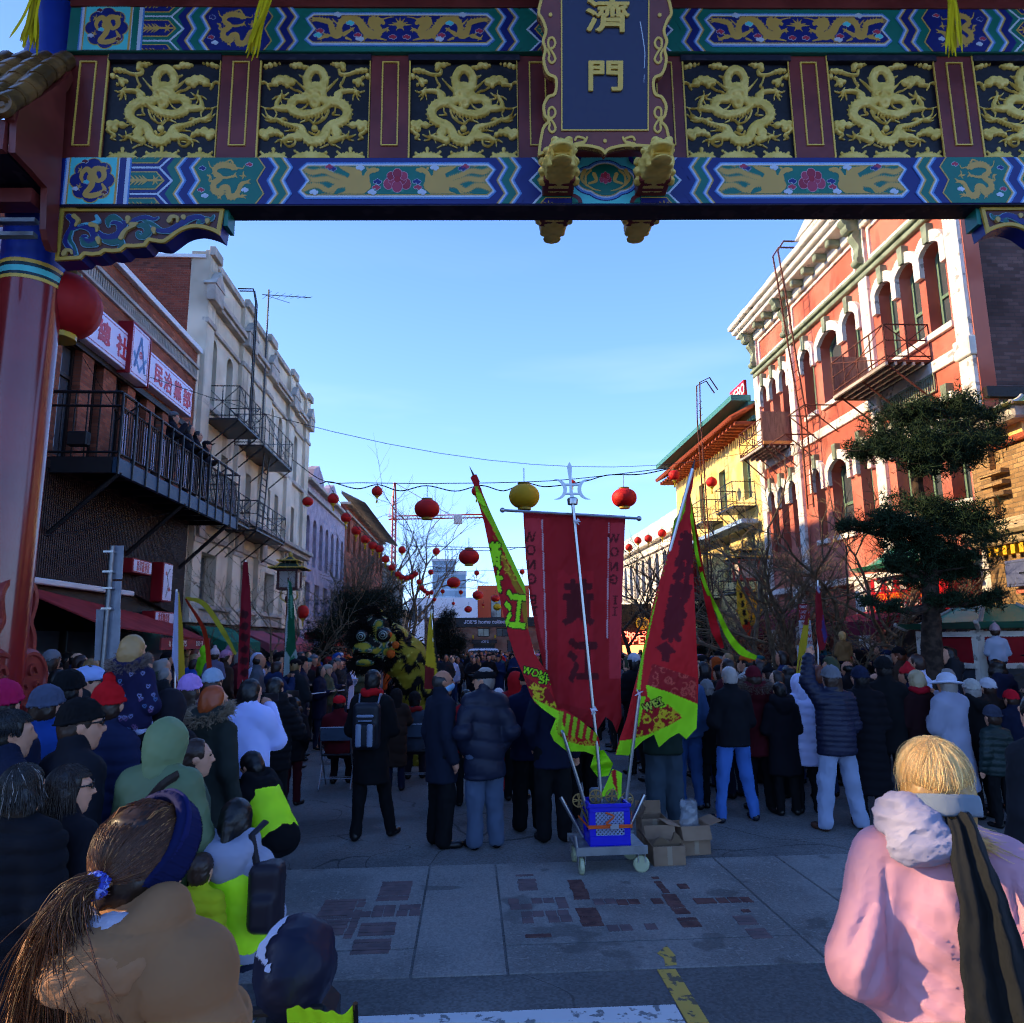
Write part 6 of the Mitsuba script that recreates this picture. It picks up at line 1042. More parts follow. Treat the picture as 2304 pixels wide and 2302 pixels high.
pr('orange_wall',rgb('b5492c'),.8);pr('white_wall',rgb('c9c6cc'),.8);pr('glass_tower',mikit.proc(lambda p,n,uv:MIX((.16,.25,.36),(.34,.44,.55),SS(.35,.4,dr.abs(p.z/3.2-dr.floor(p.z/3.2)-.5))+.0)*(.8+.4*mikit.cell_rand(dr.floor(p.x/1.6),dr.floor(p.z/3.2)))),.15,.7)
front('white_hall','pale lilac and white flat-roofed hall beyond the far end of the street',110,-9,1.2,8.3,'white_wall',[(4.8,7.2,np.arange(-8.2,-5,.9),.5)],zb=-2);front('orange_block','orange-red block with tall windows beyond the far end of the street',112,1.25,9,10.2,'orange_wall',[(5.4,8.6,(4.0,6.5),1.6)],zb=-2)
k=thing('glass_tower','pale blue glass apartment tower in the distance behind the lantern strings','building');obj('shaft',MB().box((-15,300,-5),(-6,315,34)).box((-6,302,-5),(-1.5,315,29)),'glass_tower',k);obj('slab_edge',MB().box((-15.4,299.6,34),(-5.6,315,34.8)).box((-6,301.6,29),(-1.2,315,29.8)),'white_wall',k)
k=thing('tower_crane','red and white tower crane standing far beyond the street','crane');m=MB();cr,cw=rgb('b5322c'),rgb('c9b8b4')
bx_,by_=-41,400
for sx in(-1,1):
 for sy in(-1,1):m.tube([(bx_+sx,by_+sy,0),(bx_+sx*.9,by_+sy,74),(bx_+sx*.3,by_+sy*.3,88)],.32,4,cr)
for i in range(26):
 z=i*3.;w=1 if z<74 else .5;m.tube([(bx_-w,by_-w,z),(bx_+w,by_-w,z+3)],.2,4,cr);m.tube([(bx_+w,by_-w,z),(bx_-w,by_-w,z+3)],.2,4,cr)
obj('mast',m,'paint',k);m=MB()
for q in((0,0),(0,1.8)):m.tube([(-44,by_,67.5+q[1]),(10,by_,68.5+q[1])],.35,4,cr)
for i in range(24):x=-43+i*2.2;m.tube([(x,by_,67.6),(x+1.1,by_,69.4),(x+2.2,by_,67.7)],.2,4,cw)
m.tube([(bx_,by_,88),(-10,by_,69.5)],.15,4,cr);m.tube([(bx_,by_,88),(-44,by_,69)],.15,4,cr)
obj('jib',m,'paint',k);obj('counterweight',MB().box((-8.5,by_-1,65),(-4,by_+1,70),cw),'paint',k)
m=MB();[m.tube([(-14+sx*.6,250,-5),(-14+sx*.6,250,18)],.25,4,cr)for sx in(-1,1)];[m.tube([(-14.6,250,i*1.5-4),(-13.4,250,i*1.5-2.5)],.15,4,cr)for i in range(14)];obj('hoist_mast',m,'paint',k)
for k,(x,y,w,z,mt)in enumerate(((-28,120,18,7,'grey_wall'),(14,125,14,8,'grey_wall'),(-60,140,30,9,'brick_far'))):front('distant_block',('grey flat block on the far left beyond the street','grey flat block far right beyond the street','brown flat block beyond the left row of shops')[k],y,x,x+w,z,mt,[],zb=-3)
# ============== people
ARM={'down':((.07,-.03,-.29),(.09,.04,-.54)),'pocket':((.10,-.08,-.27),(.01,.09,-.47)),'photo':((.07,.13,-.22),(-.09,.27,.08)),'hold':((.07,.03,-.28),(-.08,.24,-.20)),'up':((.09,.08,.20),(.03,.12,.47)),'back':((.08,-.12,-.26),(-.13,-.17,-.44)),'cross':((.08,.06,-.27),(-.17,.20,-.22)),'lap':((.06,.06,-.28),(-.05,.30,-.38)),'chin':((.07,.14,-.25),(-.12,.2,.02)),'out':((.2,.1,-.2),(.3,.25,-.35)),'reach':((.05,.15,-.24),(-.02,.40,-.30)),'hip':((.10,-.09,-.27),(.02,.12,-.42))}
LEG={'stand':((.10,.01,.49,.11,-.02),(.10,.01,.49,.11,-.02)),'relaxed':((.12,.04,.49,.15,.03),(.10,-.01,.49,.10,-.05)),'stride':((.10,.10,.50,.11,.20),(.10,.02,.47,.11,-.20)),'wide':((.15,.02,.49,.21,.0),(.15,.02,.49,.21,.0)),'step':((.11,-.02,.49,.13,-.08),(.12,.10,.50,.20,.12)),'sit':((.11,.42,.50,.12,.38),(.10,.42,.49,.10,.44)),'kneel':((.12,.22,.09,.12,-.22),(.12,.30,.42,.13,.28)),'crouch':((.13,.34,.44,.13,.12),(.13,.34,.44,.13,.12))}
def vnormals(v,f):
 n=np.zeros_like(v);fn=np.cross(v[f[:,1]]-v[f[:,0]],v[f[:,2]]-v[f[:,0]])
 for k in range(3):np.add.at(n,f[:,k],fn)
 return n/(np.linalg.norm(n,axis=1,keepdims=True)+1e-12)
def lap(v,f,it=1,a=.5):
 e=np.vstack([f[:,[0,1]],f[:,[1,2]],f[:,[2,0]]])
 for _ in range(it):
  s=np.zeros_like(v);c=np.zeros(len(v));np.add.at(s,e[:,0],v[e[:,1]]);np.add.at(c,e[:,0],1);v=v+a*(s/np.maximum(c,1)[:,None]-v)
 return v
def thin(v,f,m,cell):
 """Merges the vertices marked by m into cells: what clothes cover stays one surface but coarse."""
 k=np.floor(v/cell).astype(np.int64);key=np.where(m,(k[:,0]+500)*1000000+(k[:,1]+500)*1000+k[:,2]+500,-1-np.arange(len(v)))
 _,inv=np.unique(key,return_inverse=True);inv=inv.ravel();n=np.bincount(inv);w=np.stack([np.bincount(inv,v[:,i])/n for i in range(3)],1);g=inv[f]
 return w,g[(g[:,0]!=g[:,1])&(g[:,1]!=g[:,2])&(g[:,0]!=g[:,2])]
CACHE,ANCH,PINFO={},{},{}
def figure(P):
 """Parts of a canonical 1.72 m figure: [(name, v, f, bsdf)], x right, y ahead, z up."""
 key=repr(sorted(P.items()))
 if key in CACHE:return CACHE[key]
 h=P.get('res',.015);arms=P.get('arms',('down','down'));legs=P.get('legs','stand');lean=P.get('lean',0.);turn=math.radians(P.get('turn',0));nod=math.radians(P.get('nod',0))
 bulk=P.get('bulk',1.);hs=P.get('head',1.);sh=P.get('sh',.155)*(.5+.5*bulk);sit=legs in('sit','kneel','crouch')
 pz={'sit':.53,'kneel':.50,'crouch':.42}.get(legs,.93);dz=pz-.93
 rng=np.random.default_rng(P.get('seed',0))
 cl,sl=math.cos(lean),math.sin(lean)
 def up(x,y,z):
  z=z-.93;return np.array([x,y*cl+z*sl,pz+z*cl-y*sl])
 neck,hd=up(0,-.01,1.47),up(0,.015,1.47)+np.array([0,.02*0,.135*hs])+(np.array([0,.05,-.0])*sl)
 Rz=np.array([[math.cos(turn),-math.sin(turn),0],[math.sin(turn),math.cos(turn),0],[0,0,1.]]);cn,sn=math.cos(nod+lean*.4),math.sin(nod+lean*.4)
 RH=Rz@np.array([[1,0,0],[0,cn,sn],[0,-sn,cn]])
 H=lambda x,y,z:hd+RH@(np.array([x,y,z])*hs)
 S,E_,W_={},{},{}
 for s,a in((-1,arms[0]),(1,arms[1])):
  e,w=(ARM[a]if isinstance(a,str)else a);S[s]=up(s*sh,-.015,1.385)
  e,w=np.array(e)*[s,1,1],np.array(w)*[s,1,1]
  if a in('down','lap','reach')or lean<.3:E_[s]=S[s]+e;W_[s]=S[s]+w
  else:E_[s]=S[s]+e;W_[s]=S[s]+w
 HP,KN,AN={},{},{}
 for s,l in((-1,LEG[legs][0]),(1,LEG[legs][1])):
  HP[s]=np.array([s*.09,0,pz-.02]);KN[s]=np.array([s*l[0],l[1],l[2]]);AN[s]=np.array([s*l[3],l[4],.085])
 lo=np.min([*S.values(),*E_.values(),*W_.values(),*KN.values(),*AN.values(),hd],0)-[.2,.2,.2];hi=np.max([*S.values(),*E_.values(),*W_.values(),*KN.values(),*AN.values(),hd+[0,0,.1]],0)+[.2,.2,.2]
 lo[2]=max(-.03,P.get('zmin',-1.));out=[]
 # ---- the body, one continuous skin
 B=Field(lo,hi,h,.025)
 B.ell(up(0,0,1.0),(.15,.10,.12));B.cap(up(0,0,1.0),up(0,0,1.3),.12,.13,sq=(1.12,.78,1));B.cap(up(-sh+.06,-.01,1.39),up(sh-.06,-.01,1.39),.065,.065)
 B.cap(neck-[0,0,.05],hd-[0,0,.03],.056*min(hs,1.1),.052*hs,.02)
 for s in(-1,1):
  B.cap(S[s],E_[s],.05,.042);B.cap(E_[s],W_[s],.042,.03)
  d=W_[s]-E_[s];d/=np.linalg.norm(d);pw=W_[s]+d*.05;side=np.cross(d,[0,0,1.]if abs(d[2])<.9 else[0,1.,0]);side/=np.linalg.norm(side);nrm=np.cross(d,side)
  B.cap(W_[s],pw,.03,.036,.015,sq=(1,1,1))
  for k in range(4):
   b=pw+side*(k-1.5)*.019;l=(.036,.041,.038,.03)[k];c1=b+d*l+nrm*.006;c2=c1+d*l*.75+nrm*(.022)
   B.cap(b,c1,.0115,.0105,.006);B.cap(c1,c2,.0105,.009,.006)
  tb=W_[s]+d*.02-side*.028;t1=tb+d*.032-side*.022+nrm*.01;B.cap(tb,t1,.014,.012,.01);B.cap(t1,t1+d*.028+nrm*.008,.012,.010,.008)
  B.cap(HP[s],KN[s],.082,.058);B.cap(KN[s],AN[s],.058,.038);B.cap(AN[s],AN[s]+[s*.02,.11,-.045],.038,.03)
 B.ell(H(0,-.005,.02),np.array((.077,.096,.105))*hs,.01,R=RH);B.ell(H(0,.025,-.035),np.array((.062,.072,.085))*hs,.03,R=RH);B.cap(H(0,.06,-.098),H(0,.055,-.09),.028*hs,.03*hs,.03)
 B.cap(H(0,.092,.025),H(0,.112,-.018),.010*hs,.017*hs,.012);B.cap(H(-.04,.082,.035),H(.04,.082,.035),.016*hs,.016*hs,.015)
 B.cap(H(-.02,.093,-.052),H(.02,.093,-.052),.011*hs,.011*hs,.01)
 for s in(-1,1):B.ell(H(s*.079,-.005,.0),np.array((.012,.026,.034))*hs,.006,R=RH);B.ell(H(s*.032,.098,.022),np.array((.017,.012,.010))*hs,.008,cut=True,R=RH)
 bv,bf=B.mesh();far=(np.linalg.norm(bv-hd,axis=1)>.17*hs)
 for s in(-1,1):far&=np.linalg.norm(bv-W_[s],axis=1)>.17
 out.append(('body',*thin(bv,bf,far&(np.linalg.norm(bv-neck,axis=1)>.10),max(.055,h*2.2)),'skin'))
 # ---- trousers or skirt
 tr=P.get('trousers','slim');fl={'slim':0,'loose':.018,'wide':.03}.get(tr,0)
 if tr!='none':
  L=Field([lo[0],lo[1],max(lo[2],.02)],[hi[0],hi[1],pz+.25],h*1.25,.03)
  L.ell((0,0,pz+.03),(.165,.125,.13))
  for s in(-1,1):L.cap(HP[s],KN[s],.098+fl*.3,.072+fl);L.cap(KN[s],AN[s]+[0,-.005,-.015],.070+fl,.058+fl*1.2)
  if lean>.2 or P.get('shirt_low'):L.cap((0,0,pz),up(0,0,1.05),.13,.12,sq=(1.15,.85,1))
  v,f=L.mesh();n=vnormals(v,f);amp=P.get('tfold',.018);v=v+n*((meshkit.fbm(v*[12,12,9]+P.get('seed',0),4)-.5)*2.6*amp)[:,None];out.append(('trousers',v,f,'cloth'))
  # ---- shoes
 for s in(-1,1):
  if lo[2]>.1:break
  F_=Field(AN[s]-[.09,.16,.13],AN[s]+[.09,.26,.12],h,.025);a=AN[s];o=np.array([s*.035,0,0]);z0=a[2]-.085
  F_.cap(a+[0,-.02,-.045],a+o+[0,.13,-.055],.044,.042,sq=(.95,1,.85));F_.ell(a+o*.9+[0,.15,-.05],(.046,.06,.034));F_.cap(a+[0,-.01,0],a+[0,-.01,-.03],.045,.045)
  F_.plane((0,0,-1),-(z0+.004)if True else 0,.004);v,f=F_.mesh();v=v.copy();v[:,2]=np.maximum(v[:,2],z0+.003);out.append(('shoe',v,f,'leather'))
  # ---- coat
 ck=P.get('coat','jacket');hem=P.get('hem',.78);puff=P.get('puff',0.);zc=hem if not sit else max(hem,pz-.12)
 C_=Field([lo[0]-.04,lo[1]-.06,max(lo[2],min(zc,pz)-.05)],hi+[.04,.04,.05],h,.035);g=P.get('loose',.012)+puff*.6
 C_.cap(up(-sh+.05,-.012,1.365),up(sh-.05,-.012,1.365),.075+g,.075+g,sq=(1,.95,.9));[C_.cap(up(s*.04,-.015,1.45),up(s*(sh-.03),-.012,1.385),.055+g,.068+g)for s in(-1,1)];C_.cap(up(0,0,1.30),up(0,0,1.0),.138*bulk+g,.142*bulk+g,sq=(1.18,.86,1))
 if not sit and hem<.98:C_.cap(up(0,0,1.0),np.array([0,0,zc-.02])if lean<.1 else up(0,0,zc-.02),.142*bulk+g,.155*bulk+g+P.get('flare',0),sq=(1.16,.88,1))
 elif sit:C_.ell((0,.02,pz+.02),(.19*bulk+g,.15+g,.16))
 C_.cap(up(0,-.02,1.40),up(0,-.012,1.45),.09,.07,.03)
 if P.get('collar',.06)>0:C_.cap(neck-[0,0,.03],neck+[0,-.005,P.get('collar',.06)],.078,.073,.02)
 wr=P.get('cuff',.0)
 for s in(-1,1):
  C_.cap(S[s],E_[s],.068+g*.9,.060+g*.9);C_.cap(E_[s],W_[s]-(W_[s]-E_[s])*.06,.060+g*.9,.046+g*.7)
 hood=P.get('hood')
 if hood=='down':
  for a in np.linspace(-1.9,1.9,9):C_.ell(neck+[.115*math.sin(a),-.04-.085*math.cos(a),.035-.05*math.cos(a)],(.055,.05,.055),.035)
  C_.ell(neck+[0,-.12,-.05],(.11,.055,.10),.04)
 if not(sit or lean>.1):C_.plane((0,0,-1),-zc,.015)
 v,f=C_.mesh();n=vnormals(v,f);amp=P.get('fold',.017)
 if puff>0:
  pitch=P.get('pitch',.085);q=np.abs(np.sin(v[:,2]*math.pi/pitch+.4*np.sin(v[:,0]*9)))**.6;v=v+n*((q-.6)*puff*.9)[:,None];amp*=.7
 q=meshkit.fbm(v*[10,10,5.5]+3.7*P.get('seed',0),4);v=v+n*((.6*(q-.5)+.5*(.25-np.abs(meshkit.fbm(v*[7,7,9]+9.1+P.get('seed',0),3)-.5)))*2.4*amp)[:,None]
 for x0,z0,x1,z1,am,wd in P.get('creases',()):
  a_,b_=up(x0,0,z0)[[0,2]],up(x1,0,z1)[[0,2]];ba=b_-a_;t=np.clip(((v[:,[0,2]]-a_)@ba)/(ba@ba),0,1);d=np.linalg.norm(v[:,[0,2]]-a_-t[:,None]*ba,axis=1)+.012*(meshkit.noise(v*14+x0)-.5)
  v=v+n*(am*np.exp(-(d/wd)**2)*np.sin(3.14*np.clip(.08+.9*t,0,1))**.5*(n[:,1]<.35))[:,None]
 out.append(('coat',v,f,P.get('coat_mat','cloth')))
 if P.get('vest'):
  V_=Field(np.array(lo)-.05,hi+[.05,.05,0],h,.02);V_.cap(up(0,0,1.31),up(0,0,1.0),.138*bulk+g+.018,.142*bulk+g+.02,sq=(1.18,.88,1));V_.cap(up(-sh+.07,-.012,1.385),up(sh-.07,-.012,1.385),.080+g+.014,.080+g+.014,sq=(1,.95,.9))
  for s in(-1,1):V_.cap(S[s]+(S[s]-S[-s])*.12-[0,0,.06],S[s]+(S[s]-S[-s])*.12+[0,0,-.0],.075,.075,.02,cut=True)
  V_.cap(neck+[0,.09,-.12],neck+[0,.04,.1],.06,.085,.02,cut=True)
  v,f=V_.mesh();n=vnormals(v,f);v=v+n*((meshkit.fbm(v*10+1.3,3)-.5)*.02)[:,None];out.append(('vest',v,f,'satin'))
  # ---- hood up, hair, hat
 hk,ht=P.get('hair','short'),P.get('hat')
 hh=max(.0085,h*.85)
 blo,bhi=hd-np.array([.2,.2,.42])*hs,hd+np.array([.2,.2,.24])*hs
 def shell(name,mat,build,amp=.0,fr=30):
  Q=Field(blo,bhi,hh,.015);build(Q);m=Q.mesh();v,f=m
  if len(v)<4:return
  if name=='hat' and h<.02 and ht!='brim':n=vnormals(v,f);an=np.arctan2(v[:,0]-hd[0],v[:,1]-hd[1]);v=v+n*(.0035*np.sign(np.sin(an*30))*np.abs(np.sin(an*30))**.5*(ht not in('cap','flat')))[:,None]
  if amp:n=vnormals(v,f);v=v+n*((meshkit.fbm(v*fr,3)-.5)*2*amp)[:,None]
  out.append((name,v,f,mat))
 cutf=lambda Q,y,z,t:Q.cap(H(0,y+.12,z),H(0,y+.12,z-.25),.115*hs,.13*hs,.015,cut=True)
 if hood=='up':
  def b(Q):Q.ell(H(0,-.012,.015),np.array((.115,.135,.145))*hs,R=RH);Q.ell(H(0,.10,-.01),np.array((.078,.11,.105))*hs,.02,cut=True,R=RH);Q.cap(neck+[0,0,-.02],neck+[0,-.01,.05],.11,.10,.04)
  shell('hood',P.get('coat_mat','cloth'),b,.010,14)
 elif hk and hk!='bald':
  def b(Q):
   Q.ell(H(0,-.012,.035),np.array((.088,.108,.102))*hs,R=RH)
   if hk=='short':Q.ell(H(0,-.04,-.02),np.array((.083,.075,.085))*hs,R=RH)
   if hk in('bob','long','curly','pony'):Q.ell(H(0,-.03,-.02),np.array((.096,.088,.10))*hs,R=RH)
   if hk=='bob':Q.cap(H(0,-.04,-.03),H(0,-.035,-.10),.09*hs,.085*hs,sq=(1.08,.85,1))
   if hk=='long':Q.cap(H(0,-.05,-.03),H(0,-.085,-.28),.088*hs,.07*hs,sq=(1.1,.6,1))
   if hk=='curly':[Q.ell(H(.11*math.sin(a)*math.cos(e),-.03-.09*math.cos(a),-.16+.2*e),np.array((.05,.05,.06))*hs)for a in np.linspace(-1.6,1.6,6)for e in(0,.5,1)]
   if hk=='pony':Q.cap(H(0,-.11,.02),H(0,-.15,-.14),.035*hs,.022*hs,.02)
   cutf(Q,.03,.045,0)
  shell('hair','hair',b,.006 if hk!='curly' else .014,45)
 elif hk=='bald':
  def b(Q):Q.ell(H(0,-.014,.01),np.array((.086,.105,.10))*hs,R=RH);cutf(Q,.0,.04,0);Q.ell(H(0,.01,.085),np.array((.074,.10,.065))*hs,.01,cut=True,R=RH)
  shell('hair','hair',b,.003,60)
 if ht:
  def b(Q):
   if ht in('beanie','pompom','bobble'):
    Q.ell(H(0,-.012,.055),np.array((.092,.112,.106))*hs,R=RH);n=RH@np.array([0,-.18,1.]);Q.put(lambda P_:-(n[0]*(P_[0]-H(0,0,.012)[0])+n[1]*(P_[1]-H(0,0,.012)[1])+n[2]*(P_[2]-H(0,0,.012)[2]))*-1,blo,bhi,.006,cut=True)if False else None
    for a in np.linspace(0,2*math.pi,14,endpoint=False):Q.cap(H(.094*math.sin(a),-.012+.112*math.cos(a),.035+.018*math.cos(a)),H(.094*math.sin(a+.45),-.012+.112*math.cos(a+.45),.035+.018*math.cos(a+.45)),.0115*hs,.0115*hs,.01)
    Q.cap(H(0,.02,-.06),H(0,-.03,-.1),.13*hs,.15*hs,.008,cut=True)
    if ht!='beanie':Q.ell(H(0,-.02,.175),np.array((.04,.04,.04))*hs,.008)
   if ht in('cap','flat'):
    Q.ell(H(0,-.012,.05),np.array((.096,.118,.085 if ht=='cap' else .068))*hs,R=RH);Q.cap(H(0,.02,-.07),H(0,-.03,-.09),.115*hs,.13*hs,.008,cut=True)
    Q.ell(H(0,.125 if ht=='cap' else .10,.045),np.array((.068,.075,.012))*hs,.01,R=RH@np.array([[1,0,0],[0,.97,-.24],[0,.24,.97]]))
   if ht=='brim':
    Q.ell(H(0,-.012,.055),np.array((.096,.116,.09))*hs,R=RH);Q.cap(H(0,0,-.06),H(0,0,-.09),.11*hs,.13*hs,.008,cut=True)
    [Q.cap(H(.13*math.sin(a),.15*math.cos(a),.025+.012*math.sin(2*a)),H(.13*math.sin(a+.35),.15*math.cos(a+.35),.025+.012*math.sin(2*a+.7)),.042*hs,.042*hs,.01,sq=(1,1,.22))for a in np.linspace(0,2*math.pi,18,endpoint=False)]
  shell('hat',P.get('hat_mat','cloth'),b,.003,60)
 if P.get('scarf'):
  def b(Q):[Q.cap(neck+[.088*math.sin(a),.088*math.cos(a)-.01,.03+.012*math.sin(3*a)],neck+[.088*math.sin(a+.5),.088*math.cos(a+.5)-.01,.03+.012*math.sin(3*a+1.5)],.036,.036,.012)for a in np.linspace(0,6.28,13,endpoint=False)]
  shell('scarf','cloth',b,.006,25)
 if P.get('fur'):
  Q=MB();r2=np.random.default_rng(7);n_=700 if h<.02 else 250
  a=r2 .uniform(-2.6,2.6,n_);rr=.145;base=neck+np.stack([rr*np.sin(a),-.03-rr*.8*np.cos(a),.05-.06*np.cos(a)],1)+r2 .normal(0,.018,(n_,3));dirs=np.stack([np.sin(a),-np.cos(a),.5+0*a],1)+r2 .normal(0,.5,(n_,3));dirs/=np.linalg.norm(dirs,axis=1,keepdims=True)
  for p_,d_ in zip(base,dirs):Q.tube([p_,p_+d_*.035,p_+d_*.07-[0,0,.012]],[.006,.005,.001],3,caps=False)
  v,f,_=Q.arr();out.append(('fur_trim',v,f,'hair'))
 ex=P.get('extras',())
 if 'backpack' in ex:
  Q=Field(up(-.25,-.45,.9),up(.25,.1,1.55),h,.03);Q.put(lambda q:sd_box(q[0],q[1]+.215+g,q[2]-(pz+.24),.145,.075,.24,.06),(-.15,-.3-g,pz),(.15,-.14-g,pz+.49));Q.put(lambda q:sd_box(q[0],q[1]+.30+g,q[2]-(pz+.15),.11,.03,.12,.03),(-.12,-.34-g,pz),(.12,-.26-g,pz+.3),.02)
  out.append(('backpack',*Q.mesh(),'nylon'));m=MB()
  for s in(-1,1):m.tube([up(s*.10,-.17-g,1.36),up(s*.11,-.10-g,1.465+g),up(s*.12,.07,1.455+g),up(s*.12,.12+g,1.3)],[.022]*4,6,flat=.4);m.box((s*.06-.03,-.345-g,pz+.04),(s*.06+.03,-.305-g,pz+.27),ch=.012)
  m.box((-.09,-.31-g,pz+.33),(.09,-.28-g,pz+.36),ch=.01);m.box((-.07,-.31-g,pz+.29),(.07,-.285-g,pz+.305));v,f,_=m.arr();out.append(('strap',v,f,'trim'))
 if 'mask' in ex:
  Q=Field(blo,bhi,hh,.008);Q.ell(H(0,.035,-.045),np.array((.070,.075,.062))*hs,R=RH);Q.ell(H(0,.10,-.03),np.array((.02,.025,.03))*hs,.03,R=RH);Q.cap(H(0,-.10,.1),H(0,-.10,-.2),.12*hs,.12*hs,.005,cut=True);out.append(('face_mask',*Q.mesh(),'trim'))
 if 'glasses' in ex:
  m=MB();
  for s in(-1,1):m.tube([H(s*.035+.024*math.cos(t),.108-.012*abs(math.cos(t))*(s*math.cos(t)>0),.022+.017*math.sin(t))for t in np.linspace(0,6.28,13)],.004*hs,4);m.tube([H(s*.06,.10,.026),H(s*.083,.0,.02)],.004*hs,4)
  m.tube([H(-.012,.112,.026),H(.012,.112,.026)],.004,4);v,f,_=m.arr();out.append(('glasses',v,f,'trim'))
 if 'eyes' in ex:
  m=MB()
  for s in(-1,1):q=trimesh.creation.icosphere(1,.011*hs);m.mesh(q,M=mov(*H(s*.032,.088,.022)))
  v,f,_=m.arr();out.append(('eyes',v,f,'trim'))
 if 'phone' in ex:
  c=(W_[-1]+W_[1])/2+[0,.07,.06]if arms[0]==arms[1]else W_[1]+[0,.05,.08]
  m=MB().box(c-[.075,.005,.038],c+[.075,.005,.038],ch=.003);v,f,_=m.arr();out.append(('phone',v,f,'trim'))
 CACHE[key]=out;ANCH[key]=(hd,RH,hs,neck,S,E_,W_);return out
SKIN=[rgb('c58f74'),rgb('b57d62'),rgb('cfa083'),rgb('a87055')]
def person(x,y,face,label,P,col,h=1.72,z=None,group=None,M=None):
 """A person standing at (x, y), turned 'face' degrees to the left of straight down the street."""
 k=thing('person',label,'person',group);z=ground(y)if z is None else z
 M=mov(x,y,z)@rotz(math.radians(face))@np.diag([h/1.72,h/1.72,h/1.72,1])if M is None else M
 fig=figure(P);PINFO[k]=(M,ANCH[repr(sorted(P.items()))])
 for name,v,f,mat in fig:
  c=col.get(name);
  if c is None:c={'body':SKIN[0],'shoe':rgb('121214'),'hood':col.get('coat'),'eyes':rgb('140d0a'),'glasses':rgb('101012'),'phone':rgb('15161a'),'face_mask':rgb('7fb4dc'),'strap':rgb('3a4654'),'backpack':rgb('14181f')}.get(name,rgb('17181c'))
  c=np.array(rgb(c));vv=v@M[:3,:3].T+M[:3,3]
  var=.84+.32*meshkit.noise(v*7+len(scene)%50)if mat in('cloth','hair','nylon','satin')else np.ones(len(v))
  if name=='body':var=1-.14*np.clip(meshkit.noise(v*30)-.3,0,1)
  scene[numbered(k+'__'+name)]=mikit.ply((vv,f),'plastic' if mat=='trim' else mat,smooth=True,uv=packed(np.tile(c,(len(v),1)),var))
 return k
def strands(k,n,col,style,seed=0,w=.0012,length=.16,spread=1.,tie=None,tail=None,name='hair_strands',steps=9,part=0.):
 """Loose hair over a head: thin tubes that follow the skull from the crown and then hang."""
 M,(hd,RH,hs,neck,*_)=PINFO[k];rng=np.random.default_rng(seed);m=MB();A=np.array((.085,.108,.104))*hs;c0=np.array([0,-.012,.032])*hs
 def out(p):return(p@RH.T+hd)@M[:3,:3].T+M[:3,3]
 for i in range(n):
  ph=rng.uniform(-math.pi,math.pi);f=math.cos(ph)
  if style=='tied':
   A=np.array((.094,.115,.110))*hs
   t=np.linspace(0,1,steps)[:,None];th0=rng.uniform(.75,1.45)if abs(ph)<1.9 else rng.uniform(.9,1.9);a=np.array([math.sin(th0)*math.sin(ph),math.sin(th0)*math.cos(ph),math.cos(th0)]);b=(np.array(tie)-c0)/A;b/=np.linalg.norm(b);d=a*(1-t)+b*t+rng.normal(0,.025,3)*np.sin(3.14*t);d/=np.linalg.norm(d,axis=1,keepdims=True);p=c0+d*A*(1.0+.05*rng.random()*np.sin(3.14*t))
  elif style=='tail':
   t=np.linspace(0,1,steps)[:,None];e=np.array(tail[1])+rng.normal(0,1,3)*tail[2];q=np.array(tie)+(np.array(tail[0]))+rng.normal(0,.02,3);s0=np.array(tie)+rng.normal(0,.010,3);p=s0*(1-t)**2+2*q*t*(1-t)+e*t**2+rng.normal(0,.007,3)*np.sin(6*t+rng.random()*6)*t
  else:
   if style=='banded':A=np.array((.0955,.113,.1085))*hs
   cr=np.array([.12*rng.normal()+part,-.28+.15*rng.normal(),1.]);cr/=np.linalg.norm(cr);th1={'bob':1.75,'long':1.7,'short':1.6,'banded':1.78}[style]*rng.uniform(.9,1.05);b=np.array([math.sin(th1)*math.sin(ph),math.sin(th1)*math.cos(ph),math.cos(th1)])
   if f>.35:b=np.array([math.sin(1.25)*math.sin(ph),math.sin(1.25)*math.cos(ph),math.cos(1.25)])
   t=np.linspace(rng.uniform(0,.5),1,steps-3)[:,None];d=cr*(1-t)+b*t+rng.normal(0,.03,3)*np.sin(3.14*t);d/=np.linalg.norm(d,axis=1,keepdims=True);p=c0+d*A*(1.01+.07*rng.random()*t*spread);L=length*rng.uniform(.5,1.1)*(0 if f>.35 else 1);tt=np.linspace(.33,1,3)[:,None];e=p[-1]+np.array([b[0]*(.02*spread-.05*(style=='banded'))+rng.normal(0,.008),b[1]*(.015-.05*(style=='banded'))+rng.normal(0,.008),-1.])*[1,1,L]*tt+np.array([0,0,0]);p=np.vstack([p,e])if L else p
  m.tube(out(p),np.r_[np.full(len(p)-1,w),w*.25]*rng.uniform(.7,1.3),3,np.clip(np.array(col)*rng.uniform(.55,1.6),0,1),caps=False)
 return obj(name,m,'hair',k,smooth=True)
def px(X,Y):return X*1.1925,Y*1.1925
def foot(X,Y):p=atZ(*px(X,Y));return p[0],p[1]
def headat(X,Y,d):
 p=atY(*px(X,Y),d);return p[0],p[1],(p[2]-ground(d))/1.605*1.72
NAVY,BLACK,CHAR,JEAN,GREY,OLIVE,MAROON,RED_,WHITE_,BROWN,DK=map(rgb,('161d33','121316','202228','31528c','5b6068','56654a','4a141c','a8141c','c8cbe0','3b2a22','17181c'))
BLOND,DBR,BLK,GRH,AUB=map(rgb,('b8935a','2e1d14','0d0b0b','8a8580','7a3a1c'))
HIVIS=rgb('b6f01a')
def stand(X,Y,face,label,P,col,top=None,h=1.72,**k):
 x,y=foot(X,Y)
 if top is not None:h=atY(*px(X,top),y)[2]*.985
 return person(x,y,face,label,{'res':.0165,**P},col,h=h,**k)
